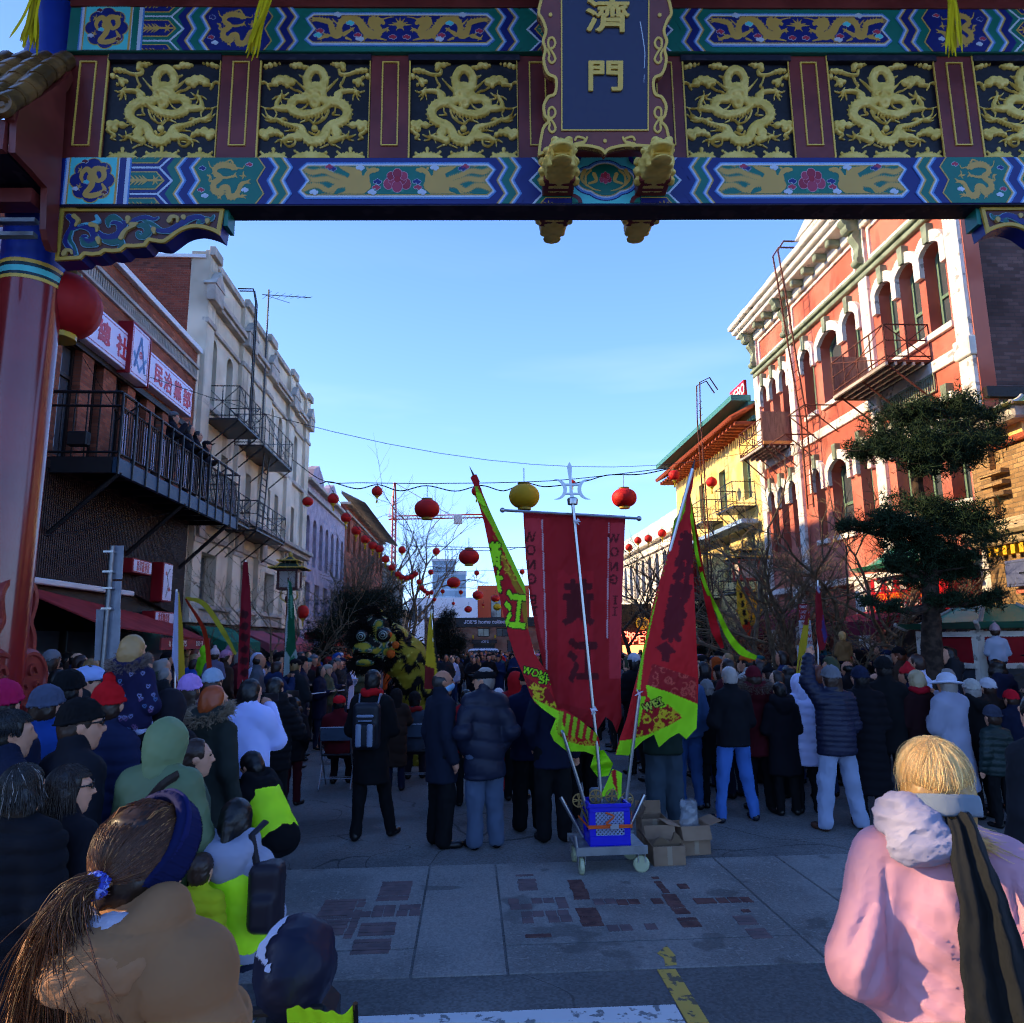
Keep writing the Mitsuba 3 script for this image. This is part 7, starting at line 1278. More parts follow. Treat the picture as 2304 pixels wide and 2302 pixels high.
def near(X,Y,d,face,label,P,col,**k):
 x,y,h=headat(X,Y,d)
 return person(x,y,face,label,{'res':.0155,**P},col,h=h,**k)
 # --- in the middle of the street
stand(697,1583,-6,'person in long black coat with red scarf and black grey backpack, seen from behind',dict(arms=('hold','hold'),legs='step',hem=.56,hair='short',extras=('backpack',),scarf=1,seed=1),dict(coat=BLACK,trousers=BLACK,scarf=RED_,hair=BLK,strap=rgb('6f7d92'),backpack=rgb('171b24')),top=1262)
stand(745,1492,10,'person in long brown padded coat and dark hood behind the backpack wearer',dict(arms=('hold','photo'),hem=.42,hood='up',puff=.016,pitch=.16,seed=2),dict(coat=rgb('33251f'),trousers=NAVY,hood=rgb('1c1718')),top=1300)
stand(832,1597,-62,'bald-topped older person in dark navy coat and blue face mask facing right',dict(arms=('down','down'),legs='stand',hem=.62,hair='bald',extras=('mask','eyes'),turn=-18,trousers='loose',seed=3,bulk=1.05),dict(coat=rgb('1a2030'),trousers=BLACK,hair=rgb('2c2826'),body=SKIN[1]),top=1262)
stand(915,1601,14,'older person in navy quilted jacket, flat cap and grey trousers, head turned left',dict(arms=('pocket','pocket'),hem=.66,puff=.022,pitch=.17,hat='flat',hair='short',extras=('glasses','eyes'),turn=58,trousers='loose',coat_mat='nylon',seed=4,bulk=1.0),dict(coat=rgb('1b2236'),trousers=rgb('4c5a70'),hat=rgb('14151a'),hair=GRH),top=1258)
stand(1000,1568,0,'person in dark navy jacket and black beanie standing left of the red flags',dict(arms=('pocket','pocket'),hem=.76,hat='beanie',hair=None,trousers='loose',seed=5,bulk=1.08),dict(coat=rgb('151c38'),trousers=BLACK,hat=BLACK),top=1263)
stand(1046,1588,4,'person in black behind the lower left edge of the red flags',dict(arms=('pocket','down'),hem=.72,hair='short',trousers='loose',seed=6),dict(coat=NAVY,trousers=BLACK,hair=BLK),h=1.74)
stand(1100,1545,0,'person in black trousers hidden behind the red banner and trolley',dict(arms=('cross','cross'),hem=.74,hair='short',trousers='loose',seed=7),dict(coat=BLACK,trousers=BLACK,hair=BLK),h=1.68)
stand(1258,1566,0,'person in dark green jacket and grey-green trousers behind the right flag',dict(arms=('hold','hold'),hem=.78,hair='short',trousers='wide',seed=8,bulk=1.12),dict(coat=rgb('1c2a24'),trousers=rgb('34414c'),hair=DBR),h=1.76)
stand(1303,1528,6,'person in denim jacket and blue jeans right of the right flag',dict(arms=('hold','down'),hem=.84,hair='short',seed=9,bulk=1.05),dict(coat=rgb('40587e'),trousers=rgb('2f4c7e'),hair=DBR),h=1.74)
stand(1346,1524,10,'person all in black with grey hat between the denim and jeans wearers',dict(arms=('hold','pocket'),hem=.6,hat='beanie',hair='short',seed=10),dict(coat=BLACK,trousers=BLACK,hat=rgb('77787a'),hair=GRH),top=1283)
stand(1393,1551,8,'grey-haired person in black jacket, bright blue jeans and sneakers, legs apart',dict(arms=('hold','hold'),legs='wide',hem=.84,hair='short',seed=11,bulk=1.05),dict(coat=rgb('15161b'),trousers=rgb('3f68ad'),hair=rgb('a39c96'),shoe=rgb('1a1d28')),top=1256)
stand(1438,1530,-4,'person in dark maroon parka and maroon beanie with fur-edged hood',dict(arms=('pocket','pocket'),hem=.66,hat='beanie',hair='bob',hood='down',fur=1,seed=12,bulk=1.08),dict(coat=MAROON,trousers=BLACK,hat=rgb('5a1622'),hair=DBR,fur_trim=rgb('6d5c50')),top=1258)
stand(1488,1538,0,'person in long black hooded coat with dark hair between maroon parka and white coat',dict(arms=('hold','hold'),hem=.52,flare=.03,hair='short',hood='down',seed=13),dict(coat=rgb('14141a'),trousers=BLACK,hair=BLK),top=1285)
stand(1527,1534,-10,'person in bright white hooded padded coat and black trousers',dict(arms=('hold','hold'),hem=.6,hood='up',puff=.016,pitch=.11,coat_mat='nylon',seed=14),dict(coat=rgb('b9c0ea'),trousers=BLACK,hood=rgb('b9c0ea')),top=1272)
stand(1592,1567,4,'person in navy ribbed puffer with arm raised to film, grey beanie and pale jeans',dict(arms=('up','hold'),hem=.80,puff=.016,pitch=.055,hat='beanie',hair='long',legs='wide',trousers='loose',coat_mat='nylon',seed=15,bulk=1.08,turn=12),dict(coat=rgb('171d34'),trousers=rgb('8a97b2'),hat=rgb('6e7078'),hair=DBR,shoe=rgb('4a3024')),top=1257)
stand(1648,1556,-4,'tall person in black ankle-length puffer and dark beanie',dict(arms=('hold','hold'),hem=.34,flare=.03,puff=.018,pitch=.10,hat='beanie',hair='short',seed=16,bulk=1.05),dict(coat=rgb('0f1015'),trousers=BLACK,hat=rgb('1b2238'),hair=BLK),top=1258)
stand(1694,1545,-12,'person in black parka and black beanie left of the blond head',dict(arms=('photo','photo'),hem=.7,hat='beanie',hair='short',seed=17),dict(coat=BLACK,trousers=BLACK,hat=BLACK,hair=BLK),top=1240)
stand(1757,1545,8,'person with short blond hair, black coat and red shawl',dict(arms=('hold','hold'),hem=.6,hair='bob',scarf=1,seed=18),dict(coat=rgb('241013'),trousers=BLACK,hair=rgb('9b8a6a'),scarf=rgb('8e1020')),top=1262)
stand(1816,1555,14,'person in wide white brimmed hat and pale grey shawl',dict(arms=('hold','photo'),hem=.38,flare=.05,loose=.03,hat='brim',hair='bob',turn=10,seed=19),dict(coat=rgb('8b90a6'),trousers=rgb('4c5468'),hat=rgb('b4b8c8'),hair=GRH),top=1268)
stand(1862,1545,12,'person in cream knitted beanie and black coat right of the brimmed hat',dict(arms=('hold','hold'),hem=.55,hat='beanie',hair='bob',hood='down',seed=20),dict(coat=BLACK,trousers=BLACK,hat=rgb('a3a29c'),hair=GRH),top=1282)
stand(1892,1530,8,'person in white domed hat and dark brown coat near right edge',dict(arms=('hold','hold'),hem=.5,hat='beanie',hair='short',seed=21),dict(coat=rgb('241d1c'),trousers=BLACK,hat=rgb('b4b6c0'),hair=DBR),top=1280)
stand(1935,1535,6,'person in bright red beanie and navy coat at right edge',dict(arms=('hold','hold'),hem=.6,hat='beanie',hair='short',seed=22),dict(coat=rgb('131a30'),trousers=BLACK,hat=rgb('b01426'),hair=DBR),top=1302)
stand(1898,1562,4,'child in dark green puffer and grey beanie near right edge',dict(arms=('down','down'),hem=.78,puff=.02,pitch=.10,hat='beanie',hair='short',head=1.25,coat_mat='nylon',seed=23),dict(coat=rgb('172a2a'),trousers=BLACK,hat=rgb('343a4a'),hair=DBR),top=1340)
stand(880,1520,5,'person in red padded jacket behind the two older men',dict(arms=('hold','hold'),hem=.8,puff=.02,pitch=.12,hair='short',seed=24),dict(coat=rgb('9c1620'),trousers=BLACK,hair=BLK),top=1300)
stand(942,1500,-5,'performer in red and white costume behind the flat cap',dict(arms=('out','out'),hem=.9,hat='beanie',hair='short',seed=25),dict(coat=rgb('b8202a'),trousers=rgb('b8202a'),hat=rgb('d0d0d8'),hair=BLK),top=1300)
stand(975,1510,-8,'person in red hooded jacket left of the red flags',dict(arms=('hold','hold'),hem=.75,hood='up',seed=26),dict(coat=rgb('8e121c'),trousers=BLACK,hood=rgb('a8161c')),top=1268)
def chair(X,Y,lab):
 x,y=foot(X,Y);k=thing('folding_chair',lab,'chair','folding chairs in the street');M=mov(x,y,0)
 m=MB()
 for s in(-1,1):m.tube([(s*.22,-.23,.02),(s*.22,.12,.46),(s*.22,.2,.5)],.012,6);m.tube([(s*.21,.26,.02),(s*.21,-.17,.52),(s*.21,-.25,.86)],.012,6)
 m.tube([(-.21,-.25,.86),(.21,-.25,.86)],.012,6);m.tube([(-.22,-.14,.15),(.22,-.14,.15)],.008,5);m.tube([(-.21,.17,.12),(.21,.17,.12)],.008,5)
 obj('frame',m,'steel',k,smooth=40,M=M);obj('seat',MB().box((-.2,-.16,.46),(.2,.24,.49),ch=.008),'black_iron',k,M=M);obj('backrest',MB().box((-.21,-.262,.68),(.21,-.238,.86),ch=.006),'slate_back',k,M=M)
 return x,y
pr('slate_back',rgb('3a4a5c'),.6)
for(X,Y,lab),(pl,P,col)in zip(((636,1487,'steel folding chair under the red-capped sitter'),(781,1478,'steel folding chair under the grey-coated sitter')),(('seated person in red cap and dark red coat on the left folding chair',dict(hat='cap',hair='short',hem=.6,seed=31),dict(coat=rgb('5a141c'),trousers=rgb('1b1216'),hat=rgb('c01820'),hair=BLK)),('seated person in grey coat and fur hat on the right folding chair',dict(hat='beanie',hair='short',scarf=1,hem=.6,seed=32),dict(coat=rgb('3c4450'),trousers=rgb('23202a'),hat=rgb('1d1a1c'),scarf=rgb('8e2020'),hair=BLK)))):
 x,y=chair(X,Y,lab);person(x,y-.02,0,pl,dict(arms=('lap','lap'),legs='sit',res=.017,**P),col,h=1.66)
 # --- close by on the left
k0=near(16,1388,4.2,-20,'person with short black hair at the left edge, only the head showing',dict(hair='short',hem=.8,seed=41,turn=-35),dict(coat=NAVY,hair=BLK,trousers=BLACK))
k1=near(38,1495,3.45,-8,'person with black hair streaked grey in black padded coat at left edge',dict(hair='bob',hem=.6,puff=.02,seed=42,res=.0135),dict(coat=rgb('12131a'),hair=rgb('14110f'),trousers=BLACK))
k2=near(128,1492,3.7,-25,'person with long dark hair and glasses behind the ponytail wearer',dict(hair='long',hem=.7,seed=43,turn=-38,extras=('glasses','eyes')),dict(coat=rgb('12131c'),hair=rgb('120c0a'),trousers=BLACK))
kq=near(148,1372,4.3,-35,'bearded person in black knitted beanie, glasses and black jacket, face turned right',dict(hair='short',hat='beanie',hem=.7,seed=44,turn=-28,extras=('glasses','eyes'),res=.0135),dict(coat=rgb('16171f'),hair=rgb('2b1c14'),hat=rgb('0f0f12'),trousers=BLACK,body=SKIN[0]))
near(85,1338,5.2,-10,'person in grey-blue knitted beanie and blue jacket behind the black beanie',dict(hat='beanie',hair='short',hem=.75,seed=45),dict(coat=rgb('1c3f86'),hat=rgb('4a5268'),hair=DBR,trousers=NAVY))
near(2,1335,4.7,0,'person in magenta cap cut by the left edge',dict(hat='beanie',hair='short',seed=46),dict(coat=NAVY,hat=rgb('a01848'),hair=BLK))
near(166,1290,6.3,-60,'person in pale blue baseball cap and dark glasses facing right',dict(hat='cap',hair='short',seed=47,turn=-25,extras=('glasses','eyes')),dict(coat=CHAR,hat=rgb('8da2d2'),hair=DBR,glasses=BLACK))
near(128,1306,5.8,-5,'person in plain black beanie left of the pale cap',dict(hat='beanie',hair='short',seed=48),dict(coat=NAVY,hat=BLACK,hair=BLK))
near(205,1338,5.3,-15,'child in red hat with black ears and navy jacket printed with rainbows',dict(hat='bobble',hair='short',head=1.1,puff=.015,seed=49),dict(coat=rgb('1b2340'),hat=rgb('b5121c'),hair=DBR,trousers=NAVY))
kg=near(298,1408,4.2,-12,'person in olive green raincoat with hood up and dark strap across the back',dict(hood='up',hem=.5,loose=.03,arms=('hold','hold'),seed=50,lean=.12,creases=((-.12,1.32,.1,1.15,.012,.016),(-.1,1.2,.12,1.0,-.012,.012),(.12,1.3,-.05,1.05,.010,.014)),res=.0135,extras=(),coat_mat='satin'),dict(coat=rgb('56684a'),hood=rgb('667a55'),trousers=rgb('26467e')))
near(318,1340,5.6,-10,'person with dark hood up behind the olive raincoat',dict(hood='up',hem=.6,seed=51),dict(coat=rgb('17161c'),hood=rgb('1d1c24'),trousers=BLACK))
near(357,1305,7.0,-10,'person in pink fluffy knitted hat',dict(hat='beanie',hair='long',hem=.6,seed=52),dict(coat=rgb('2c2440'),hat=rgb('b187cf'),hair=DBR,trousers=NAVY))
near(402,1325,6.2,-25,'person with orange hair in dark green parka with big fur-trimmed hood',dict(hair='bob',hem=.45,hood='down',fur=1,seed=53,turn=-25,bulk=1.1),dict(coat=rgb('262d2a'),hair=rgb('9a4318'),trousers=BLACK,fur_trim=rgb('8a7a66')))
near(400,1290,8.0,-20,'person in pale grey-blue knitted hat behind the orange-haired parka wearer',dict(hat='beanie',hair='bob',hem=.6,seed=54),dict(coat=rgb('2a3350'),hat=rgb('8fa3b8'),hair=DBR))
x,y,h_=headat(472,1308,7.2)
person(x,y,-12,'person in bright white sweatshirt with long black hair, holding up a phone',dict(arms=('hold','photo'),hair='long',hem=.86,loose=.03,seed=55,turn=-25,res=.016,extras=('phone',)),dict(coat=rgb('b4bdf0'),hair=BLK,trousers=BLACK),h=h_)
x,y,h_=headat(518,1302,8.0)
person(x,y,-12,'person in black puffer filming with a phone, right of the white sweatshirt',dict(arms=('hold','photo'),hair='short',hem=.8,puff=.018,pitch=.07,seed=56,res=.0165,extras=('phone',),hood='down'),dict(coat=rgb('131318'),hair=BLK,trousers=BLACK),h=h_)
stand(548,1519,-10,'girl in black jacket, shorts and dark red knee socks',dict(arms=('pocket','pocket'),hair='curly',hem=.72,loose=.03,seed=57,trousers='slim',head=1.08),dict(coat=rgb('0f0f13'),hair=rgb('20120d'),trousers=rgb('3a0d14')),top=1318)
x,y,h_=headat(366,1434,4.9);person(x,y,-60,'boy with short brown hair looking right beside the olive raincoat',dict(hair='short',hem=.7,seed=58,turn=-10,head=1.08,extras=('eyes',)),dict(coat=rgb('39463c'),hair=rgb('2c1a12'),trousers=NAVY),h=h_)
k3=near(313,1483,4.4,-15,'child with straight fair hair and white mask strap in front of the olive raincoat',dict(hair='bob',hem=.7,seed=59,head=1.05),dict(coat=rgb('23283a'),hair=rgb('5e5248')))
x,y,h_=headat(378,1650,4.1);person(x,y,-10,'child in yellow-green quilted puffer behind the headband wearer',dict(hair='short',hem=.6,puff=.02,pitch=.1,seed=60,head=1.2),dict(coat=rgb('a2ad1e'),hair=DBR,trousers=NAVY),h=max(h_,.95))
strands(k1,900,rgb('1a1614'),'bob',1,.0016,.1);strands(k1,60,rgb('8a8682'),'bob',2,.0016,.1,name='grey_strands');strands(k2,1000,rgb('1d1310'),'long',3,.0016,.30);strands(k0,600,rgb('0f0d0d'),'short',4,.0018,.03);strands(k3,700,rgb('6e5c4a'),'bob',5,.0016,.1)
_M,_A=PINFO[kg];obj('shoulder_strap',tube([(_M[:3,:3]@q+_M[:3,3])for q in smooth_pts([(.16,-.04,1.46),(.13,-.14,1.42),(.05,-.185,1.3),(-.06,-.21,1.15),(-.16,-.15,1.0)],4)],.026,6,flat=.35),'brown_frame',kg)
x,y=foot(522,1690);person(x,y,58,'volunteer in black hoodie and lime hi-vis vest bending far forward',dict(arms=('reach','reach'),legs='crouch',lean=.62,hair='short',hood='down',hem=.9,vest=1,nod=20,seed=61,res=.015,extras=('mask','eyes')),dict(coat=rgb('0e0f13'),trousers=rgb('101116'),vest=HIVIS,hair=BLK),h=1.72)
x,y,h_=headat(443,1583,4.3);person(x,y,-8,'kneeling volunteer in lime hi-vis vest over grey hoodie with dark shoulder bag',dict(arms=('lap','lap'),legs='kneel',hair='pony',hood='down',hem=.75,vest=1,loose=.02,seed=62,res=.0145),dict(coat=rgb('8c90a4'),trousers=NAVY,vest=HIVIS,hair=BLK),h=1.6)
k=thing('shoulder_bag','dark purple-brown backpack hanging beside the kneeling volunteer','bag');p_=atY(*px(503,1690),4.2)
Q=Field(p_-.3,p_+.3,.012,.04);Q.put(lambda q:sd_box(q[0]-p_[0],q[1]-p_[1],q[2]-p_[2],.085,.09,.17,.05),p_-.2,p_+.2);Q.put(lambda q:sd_box(q[0]-p_[0],q[1]-p_[1]+.1,q[2]-p_[2]+.06,.06,.03,.08,.03),p_-.2,p_+.2);v,f=Q.mesh();obj('bag_body',(v,f,np.tile(rgb('1d1722'),(len(v),1))),'nylon',k,smooth=True);m=MB();m.tube([p_+[-.05,-.02,.15],p_+[-.09,.0,.3],p_+[-.05,.12,.34]],.02,6,rgb('17121c'),flat=.4);obj('strap',m,'nylon',k)
p_=atY(*px(1990,1560),4.2);person(p_[0],p_[1],5,'volunteer in lime hi-vis vest mostly outside the right edge',dict(hair='short',hem=.8,vest=1,seed=63,bulk=1.1),dict(coat=rgb('191b22'),vest=rgb('86e02a'),hair=BLK,trousers=BLACK),h=1.7)
x,y,h_=headat(262,1390,5.5);person(x,y,-8,'person in black carrying the child in the patterned jacket',dict(hair='short',arms=('chin','chin'),hem=.7,seed=64),dict(coat=rgb('111217'),hair=BLK,trousers=BLACK),h=1.62)
p_=atY(*px(247,1262),5.4);kc=person(p_[0],p_[1],-8,'fair-haired child on shoulders in navy jacket printed with hearts, fur hood',dict(hair='bob',arms=('hold','hold'),legs='sit',hood='down',fur=1,hem=.9,loose=.03,seed=65,head=1.22,res=.0145,turn=-15),dict(coat=rgb('1c1c3c'),hair=rgb('9a7a4c'),trousers=rgb('aab4dc'),fur_trim=rgb('6d5f5a')),h=1.2,z=p_[2]-.74)
rng=np.random.default_rng(11);m=MB()
_v,_n=(lambda q:(q[0],vnormals(*q)))((meshkit.WRITTEN[scene[kc+'__coat']['filename']][0].astype(float),meshkit.WRITTEN[scene[kc+'__coat']['filename']][1]))
heart=Polygon([(.0,-.5),(.45,.05),(.35,.4),(.12,.42),(0,.25),(-.12,.42),(-.35,.4),(-.45,.05)]);heart=heart.difference(heart.buffer(-.12))
bk=np.where((_n[:,1]<-.5))[0]
for i in rng.choice(bk,46,replace=False):M_=frame(_v[i]+_n[i]*.001,np.cross(UP,_n[i])+rng.normal(0,.4,3)*.6,UP);m.prism(affinity.scale(heart,.032,.032,origin=(0,0)),-.004,.004,M_,rgb(('7f86b0','6a4b72','4a6a96')[rng.integers(3)]))
obj('printed_heart',m,'cloth',kc,kind='stuff')
for X,Y,d,lab,P,col,ch in((386,1240,12.5,'small child in lime green frog-eyed hood on shoulders',dict(hood='up',hem=.8,legs='sit'),dict(coat=rgb('7cc81e'),hood=rgb('7cc81e')),.9),(404,1250,11.5,'child in white pompom hat on shoulders beside the lime hood',dict(hat='pompom',hair='short',legs='sit'),dict(coat=rgb('5a5a74'),hat=rgb('b8a8b0'),hair=DBR),1.0),(1879,1205,10.5,'child in pale pink pompom hat on shoulders in the right crowd',dict(hat='pompom',hair='short',legs='sit'),dict(coat=rgb('9aa4b8'),hat=rgb('a88f96'),hair=DBR),1.0),(1590,1212,12.0,'fair toddler lifted above the right crowd beside the maroon awning',dict(hair='short',legs='sit'),dict(coat=rgb('7a5a3a'),hair=BLOND),.9)):
 p_=atY(*px(X,Y),d);person(p_[0],p_[1],rng.uniform(-30,30),lab,dict(res=.026,arms=('hold','hold'),head=1.25,seed=66,**P),{'trousers':NAVY,**col},h=ch,z=p_[2]-1.06*ch/1.72)
 person(p_[0]+.02,p_[1]+.08,rng.uniform(-30,30),'person underneath, carrying '+lab.split(' on ')[0].split(' lifted')[0],dict(res=.036,arms=('chin','chin'),hair='short',seed=67),dict(coat=NAVY,hair=BLK),h=min(1.85,max(1.5,p_[2]-ground(d)-.33)))
 # --- people on the balcony
for i,(u,v_,P,col,lab)in enumerate(((1018,1150,dict(hat='beanie',hair='short',arms=('photo','photo'),extras=('phone',)),dict(hat=rgb('6a6c70')),'person in grey beanie filming from the balcony'),(1110,1220,dict(hair='bob'),dict(hair=BLK),'dark-haired person second along the balcony'),(1158,1258,dict(hair='short',extras=('eyes',)),dict(hair=BLK),'short-haired person third along the balcony'),(1212,1312,dict(hat='cap',hair='short'),dict(hat=rgb('1c1c22'),hair=BLK),'person in dark cap farthest along the balcony'))):
 q=atX(u*.38339,500+v_*.38342,-6.62);person(-6.62,q[1],-72,lab,dict(res=.027,seed=70+i,turn=-10,**{'arms':('hold','hold'),**P}),{'coat':rgb('17181f'),'trousers':BLACK,**col},z=5.36,h=min(1.85,max(1.5,(q[2]-5.36)/1.605*1.72)))
 # --- the packed crowd on both sides and at the far end: every person one thing
PROTO=[dict(hair=a,hat=b,hood=c,hem=d,puff=e,arms=f,legs='stand',seed=i,pitch=.1)for i,(a,b,c,d,e,f)in enumerate((('short',None,None,.8,0,('down','down')),('short','beanie',None,.7,.015,('pocket','pocket')),('long',None,None,.6,0,('hold','hold')),('short',None,'down',.75,0,('photo','photo')),('bob','beanie',None,.65,.015,('hold','photo')),('short','cap',None,.85,0,('cross','cross')),(None,None,'up',.6,0,('pocket','pocket')),('bob',None,None,.7,.015,('pocket','hold')),('bald',None,None,.8,0,('down','pocket')),('long','pompom',None,.5,0,('hold','hold')),('curly',None,'down',.7,0,('hold','hold')),('short','beanie','down',.8,0,('up','hold'))))]
CC=[('navy','171d33'),('black','121216'),('charcoal','24262c'),('dark blue','1c2a4c'),('brown','3a2a22'),('maroon','4a161e'),('red','a01a22'),('olive','444b38'),('grey','545862'),('bright blue','1f4a94'),('tan','8a6c4c'),('cream','a8a49c'),('purple','3c2a54'),('teal','1c4a54'),('white','b6bcd8'),('orange','a8481c')]
WC=np.array([14,16,10,8,6,5,5,4,7,3,3,3,2,2,3,1.]);WC/=WC.sum()
HC=[('black','131317'),('grey','6c6e76'),('red','a81a24'),('white','b4b6c2'),('navy','1a2440'),('teal','1c5a68'),('pink','b07a9a'),('orange','b4501c'),('cream','a8a090'),('maroon','5a1a24')]
HRC=[('black','0f0c0c'),('brown','33201a'),('dark brown','241610'),('fair','8a6c44'),('grey','85807c'),('auburn','5e2c18')]
def where(rng):
 out=[]
 def taken(x,y,r=.5):return any((x-a)**2+(y-b)**2<r*r for a,b,*_ in out)or any((x-q[0])**2+(y-q[1])**2<.38 for q in USED)
 for y in np.arange(8.4,29,.66):
  edge=-3.0-max(0,(13-y))*.32+.02*(y-13)
  for x in np.arange(edge,-7.1,-.62):out.append((x+rng.normal(0,.09),y+rng.normal(0,.12),'left',rng.random()))if not taken(x,y)and(edge-x<2.9 or y<17)else None
 for y in np.arange(9.2,25,.66):
  edge=2.7+max(0,(10.5-y))*.2
  for x in np.arange(edge,9.0,.62):out.append((x+rng.normal(0,.09),y+rng.normal(0,.12),'right',rng.random()))if not taken(x,y)and not(7.3<x<9.4 and 10.4<y<12.6)and not(abs(x-6.05)<.45 and abs(y-10.6)<.45)and(x-edge<3.6 or y<15)else None
 for y in np.arange(25.5,40,.8):
  for x in np.arange(-2.6,6.5,.68):out.append((x+rng.normal(0,.12),y+rng.normal(0,.15),'far',rng.random()))if(y<29 or rng.random()<.55)else None
 return out
USED=[(np.array([meshkit.WRITTEN[d['filename']][0][:,:2].mean(0)for k2,d in scene.items()if k2==k+'__coat' or(k2 .startswith(k+'__coat'))])[0])for k in list(labels)if labels[k].get('category')=='person' and k+'__coat' in scene]
rng=np.random.default_rng(21);spots=where(rng)
def shown(x,y,side):
 return y
ORD=['first','second','third','fourth','fifth','sixth','seventh','eighth','ninth','tenth','eleventh','twelfth','thirteenth','fourteenth','fifteenth','sixteenth','seventeenth','eighteenth','nineteenth','twentieth']
people=[]
spots.sort(key=lambda s:s[1])
keep=[]
for side,n in(('left',105),('right',100),('far',72)):keep+=[s for s in spots if s[2]==side][:n]if side!='far' else[s for s in spots if s[2]==side][:n]
rest=[s for s in spots if s not in keep]
for x,y,side,r in keep:
 i=rng.integers(len(PROTO));
 while PROTO[i]['arms'][0]=='up' and rng.random()<.8:i=rng.integers(len(PROTO))
 people.append(dict(x=x,y=y,side=side,p=i,cc=rng.choice(len(CC),p=WC),hc=rng.integers(len(HC))if rng.random()<.6 else 0,hr=rng.choice(len(HRC),p=[.34,.22,.2,.1,.08,.06]),h=float(np.clip(rng.normal(1.69,.075),1.5,1.86)),f=math.degrees(math.atan2(-(0.3-x),15-y if side!='far' else 15-y))+rng.normal(0,14),t=int(rng.integers(-2,3))*15,s=int(rng.integers(len(SKIN)))))
from collections import Counter
def desc(q):
 P=PROTO[q['p']];c=CC[q['cc']][0];hair=HRC[q['hr']][0]
 hd=f"{HC[q['hc']][0]} "+{'beanie':'beanie','cap':'cap','pompom':'pompom hat'}[P['hat']]if P['hat']else 'hood up' if P['hood']=='up' else f"{hair} "+{'short':'short hair','long':'long hair','bob':'bobbed hair','bald':'thinning hair','curly':'curly hair'}[P['hair']]
 ar={'photo':', hands raised to film','up':', one arm up','cross':', arms folded'}.get(P['arms'][0],'')
 return f"person in {c} "+('puffer' if P['puff']else 'coat')+f" with {hd}{ar}"
sidename={'left':'in the left crowd','right':'in the right crowd','far':'in the far crowd'}
def short(t):return t if len(t.replace(',',' ').split())<11 else t.split(',')[0]
D_=[short(desc(q))+' '+sidename[q['side']]for q in people];cnt=Counter(D_)
for n_,q in enumerate(people):
 d=D_[n_]
 if cnt[d]>1:
  same=sorted([m_ for m_ in range(len(people))if D_[m_]==d],key=lambda m_:people[m_]['y']);d=d+', '+(ORD[same.index(n_)]if len(same)>2 else('nearer of two','farther of two')[same.index(n_)])+(' nearest' if len(same)>2 else '')
 d=d if len(d.replace(',',' ').replace('-',' ').split())<=16 else d.replace(' nearest','').replace('person in ','person, ')
 P=PROTO[q['p']];res=.037 if q['y']<12 else .047 if q['y']<17 else .058
 col=dict(coat=CC[q['cc']][1],hood=CC[q['cc']][1],trousers=('141519','1c2438','2a3f66','2a2624')[n_%4],hat=HC[q['hc']][1],hair=HRC[q['hr']][1],body=SKIN[q['s']])
 col={k_:rgb(c_)for k_,c_ in col.items()}
 curb=.14 if(q['x']<-4.3 and q['y']>9.5)or(q['x']>6.6 and q['y']>9.5)else 0
 person(q['x'],q['y'],q['f'],d,{**P,'res':res,'turn':q['t']if q['y']<11 else 0},col,h=q['h'],z=ground(q['y'])+curb,group='spectators '+sidename[q['side']].replace('in','packed in',1))
V,F_,C_2,n0=[],[],[],0
rng=np.random.default_rng(8)
for y in np.arange(34,66,1.0):
 for x in np.arange(-6.5,9,.8):
  if rng.random()<.45:rest.append((x+rng.normal(0,.15),y+rng.normal(0,.2),'far',0))
for x,y,side,r in rest:
 P=PROTO[[0,1,2,5,7,8][rng.integers(6)]];a=rng.uniform(0,6.28);h_=rng.normal(1.68,.08)/1.72;M=mov(x,y,ground(y))@rotz(math.radians(180)+rng.normal(0,.6))@np.diag([h_,h_,h_,1])
 for name,v,f,mat in figure({**P,'res':.085,'fold':0,'tfold':0}):
  if name in('shoe','shoe_001'):continue
  c=rgb({'coat':CC[rng.choice(len(CC),p=WC)][1],'hood':'202028','trousers':'17181d','hat':HC[rng.integers(len(HC))][1],'hair':HRC[rng.integers(3)][1]}.get(name,'b57d62'))
  V.append(v@M[:3,:3].T+M[:3,3]);F_.append(f+n0);n0+=len(v);C_2 .append(np.tile(c,(len(v),1)))
obj('distant_crowd',(np.vstack(V),np.vstack(F_),np.vstack(C_2)),'cloth',smooth=True,label='packed crowd filling the far end of the street',cat='crowd',kind='stuff')
# ============== trees
vc('leaf',.75,.2);pr('bark',speckle(rgb('2a211c'),rgb('4a3c32'),14),.9);pr('bark_pale',speckle(rgb('57493c'),rgb('75664f'),14),.9)
def needles(m,c,r,n,rng,col,size=.07):
 q=rng.normal(size=(16,3));q/=np.linalg.norm(q,axis=1,keepdims=True);q=q*rng.random((16,1))**.4*[1.1,1.1,.8];u=rng.normal(size=(n,3))*[.2,.2,.17];p=c+(q[rng.integers(16,size=n)]*rng.uniform(.55,1,(n,1))+u)*r
 lump=meshkit.noise(p*5.5,3);p=p[lump>.36];n=len(p)
 d=rng.normal(size=(n,5,3))+[0,0,.55];d/=np.linalg.norm(d,axis=2,keepdims=True);L=size*rng.uniform(.6,1.3,(n,5,1))
 s=np.cross(d,rng.normal(size=(n,5,3)));s/=np.linalg.norm(s,axis=2,keepdims=True)+1e-9
 b=p[:,None,:];v=np.stack([b+s*.007,b-s*.007,b+d*L],2).reshape(-1,3);f=np.arange(len(v)).reshape(-1,3)
 k=np.repeat(rng.uniform(.55,1.35,n),15)[:,None];m.add(v,f,np.clip(np.array(col)*k,0,1))
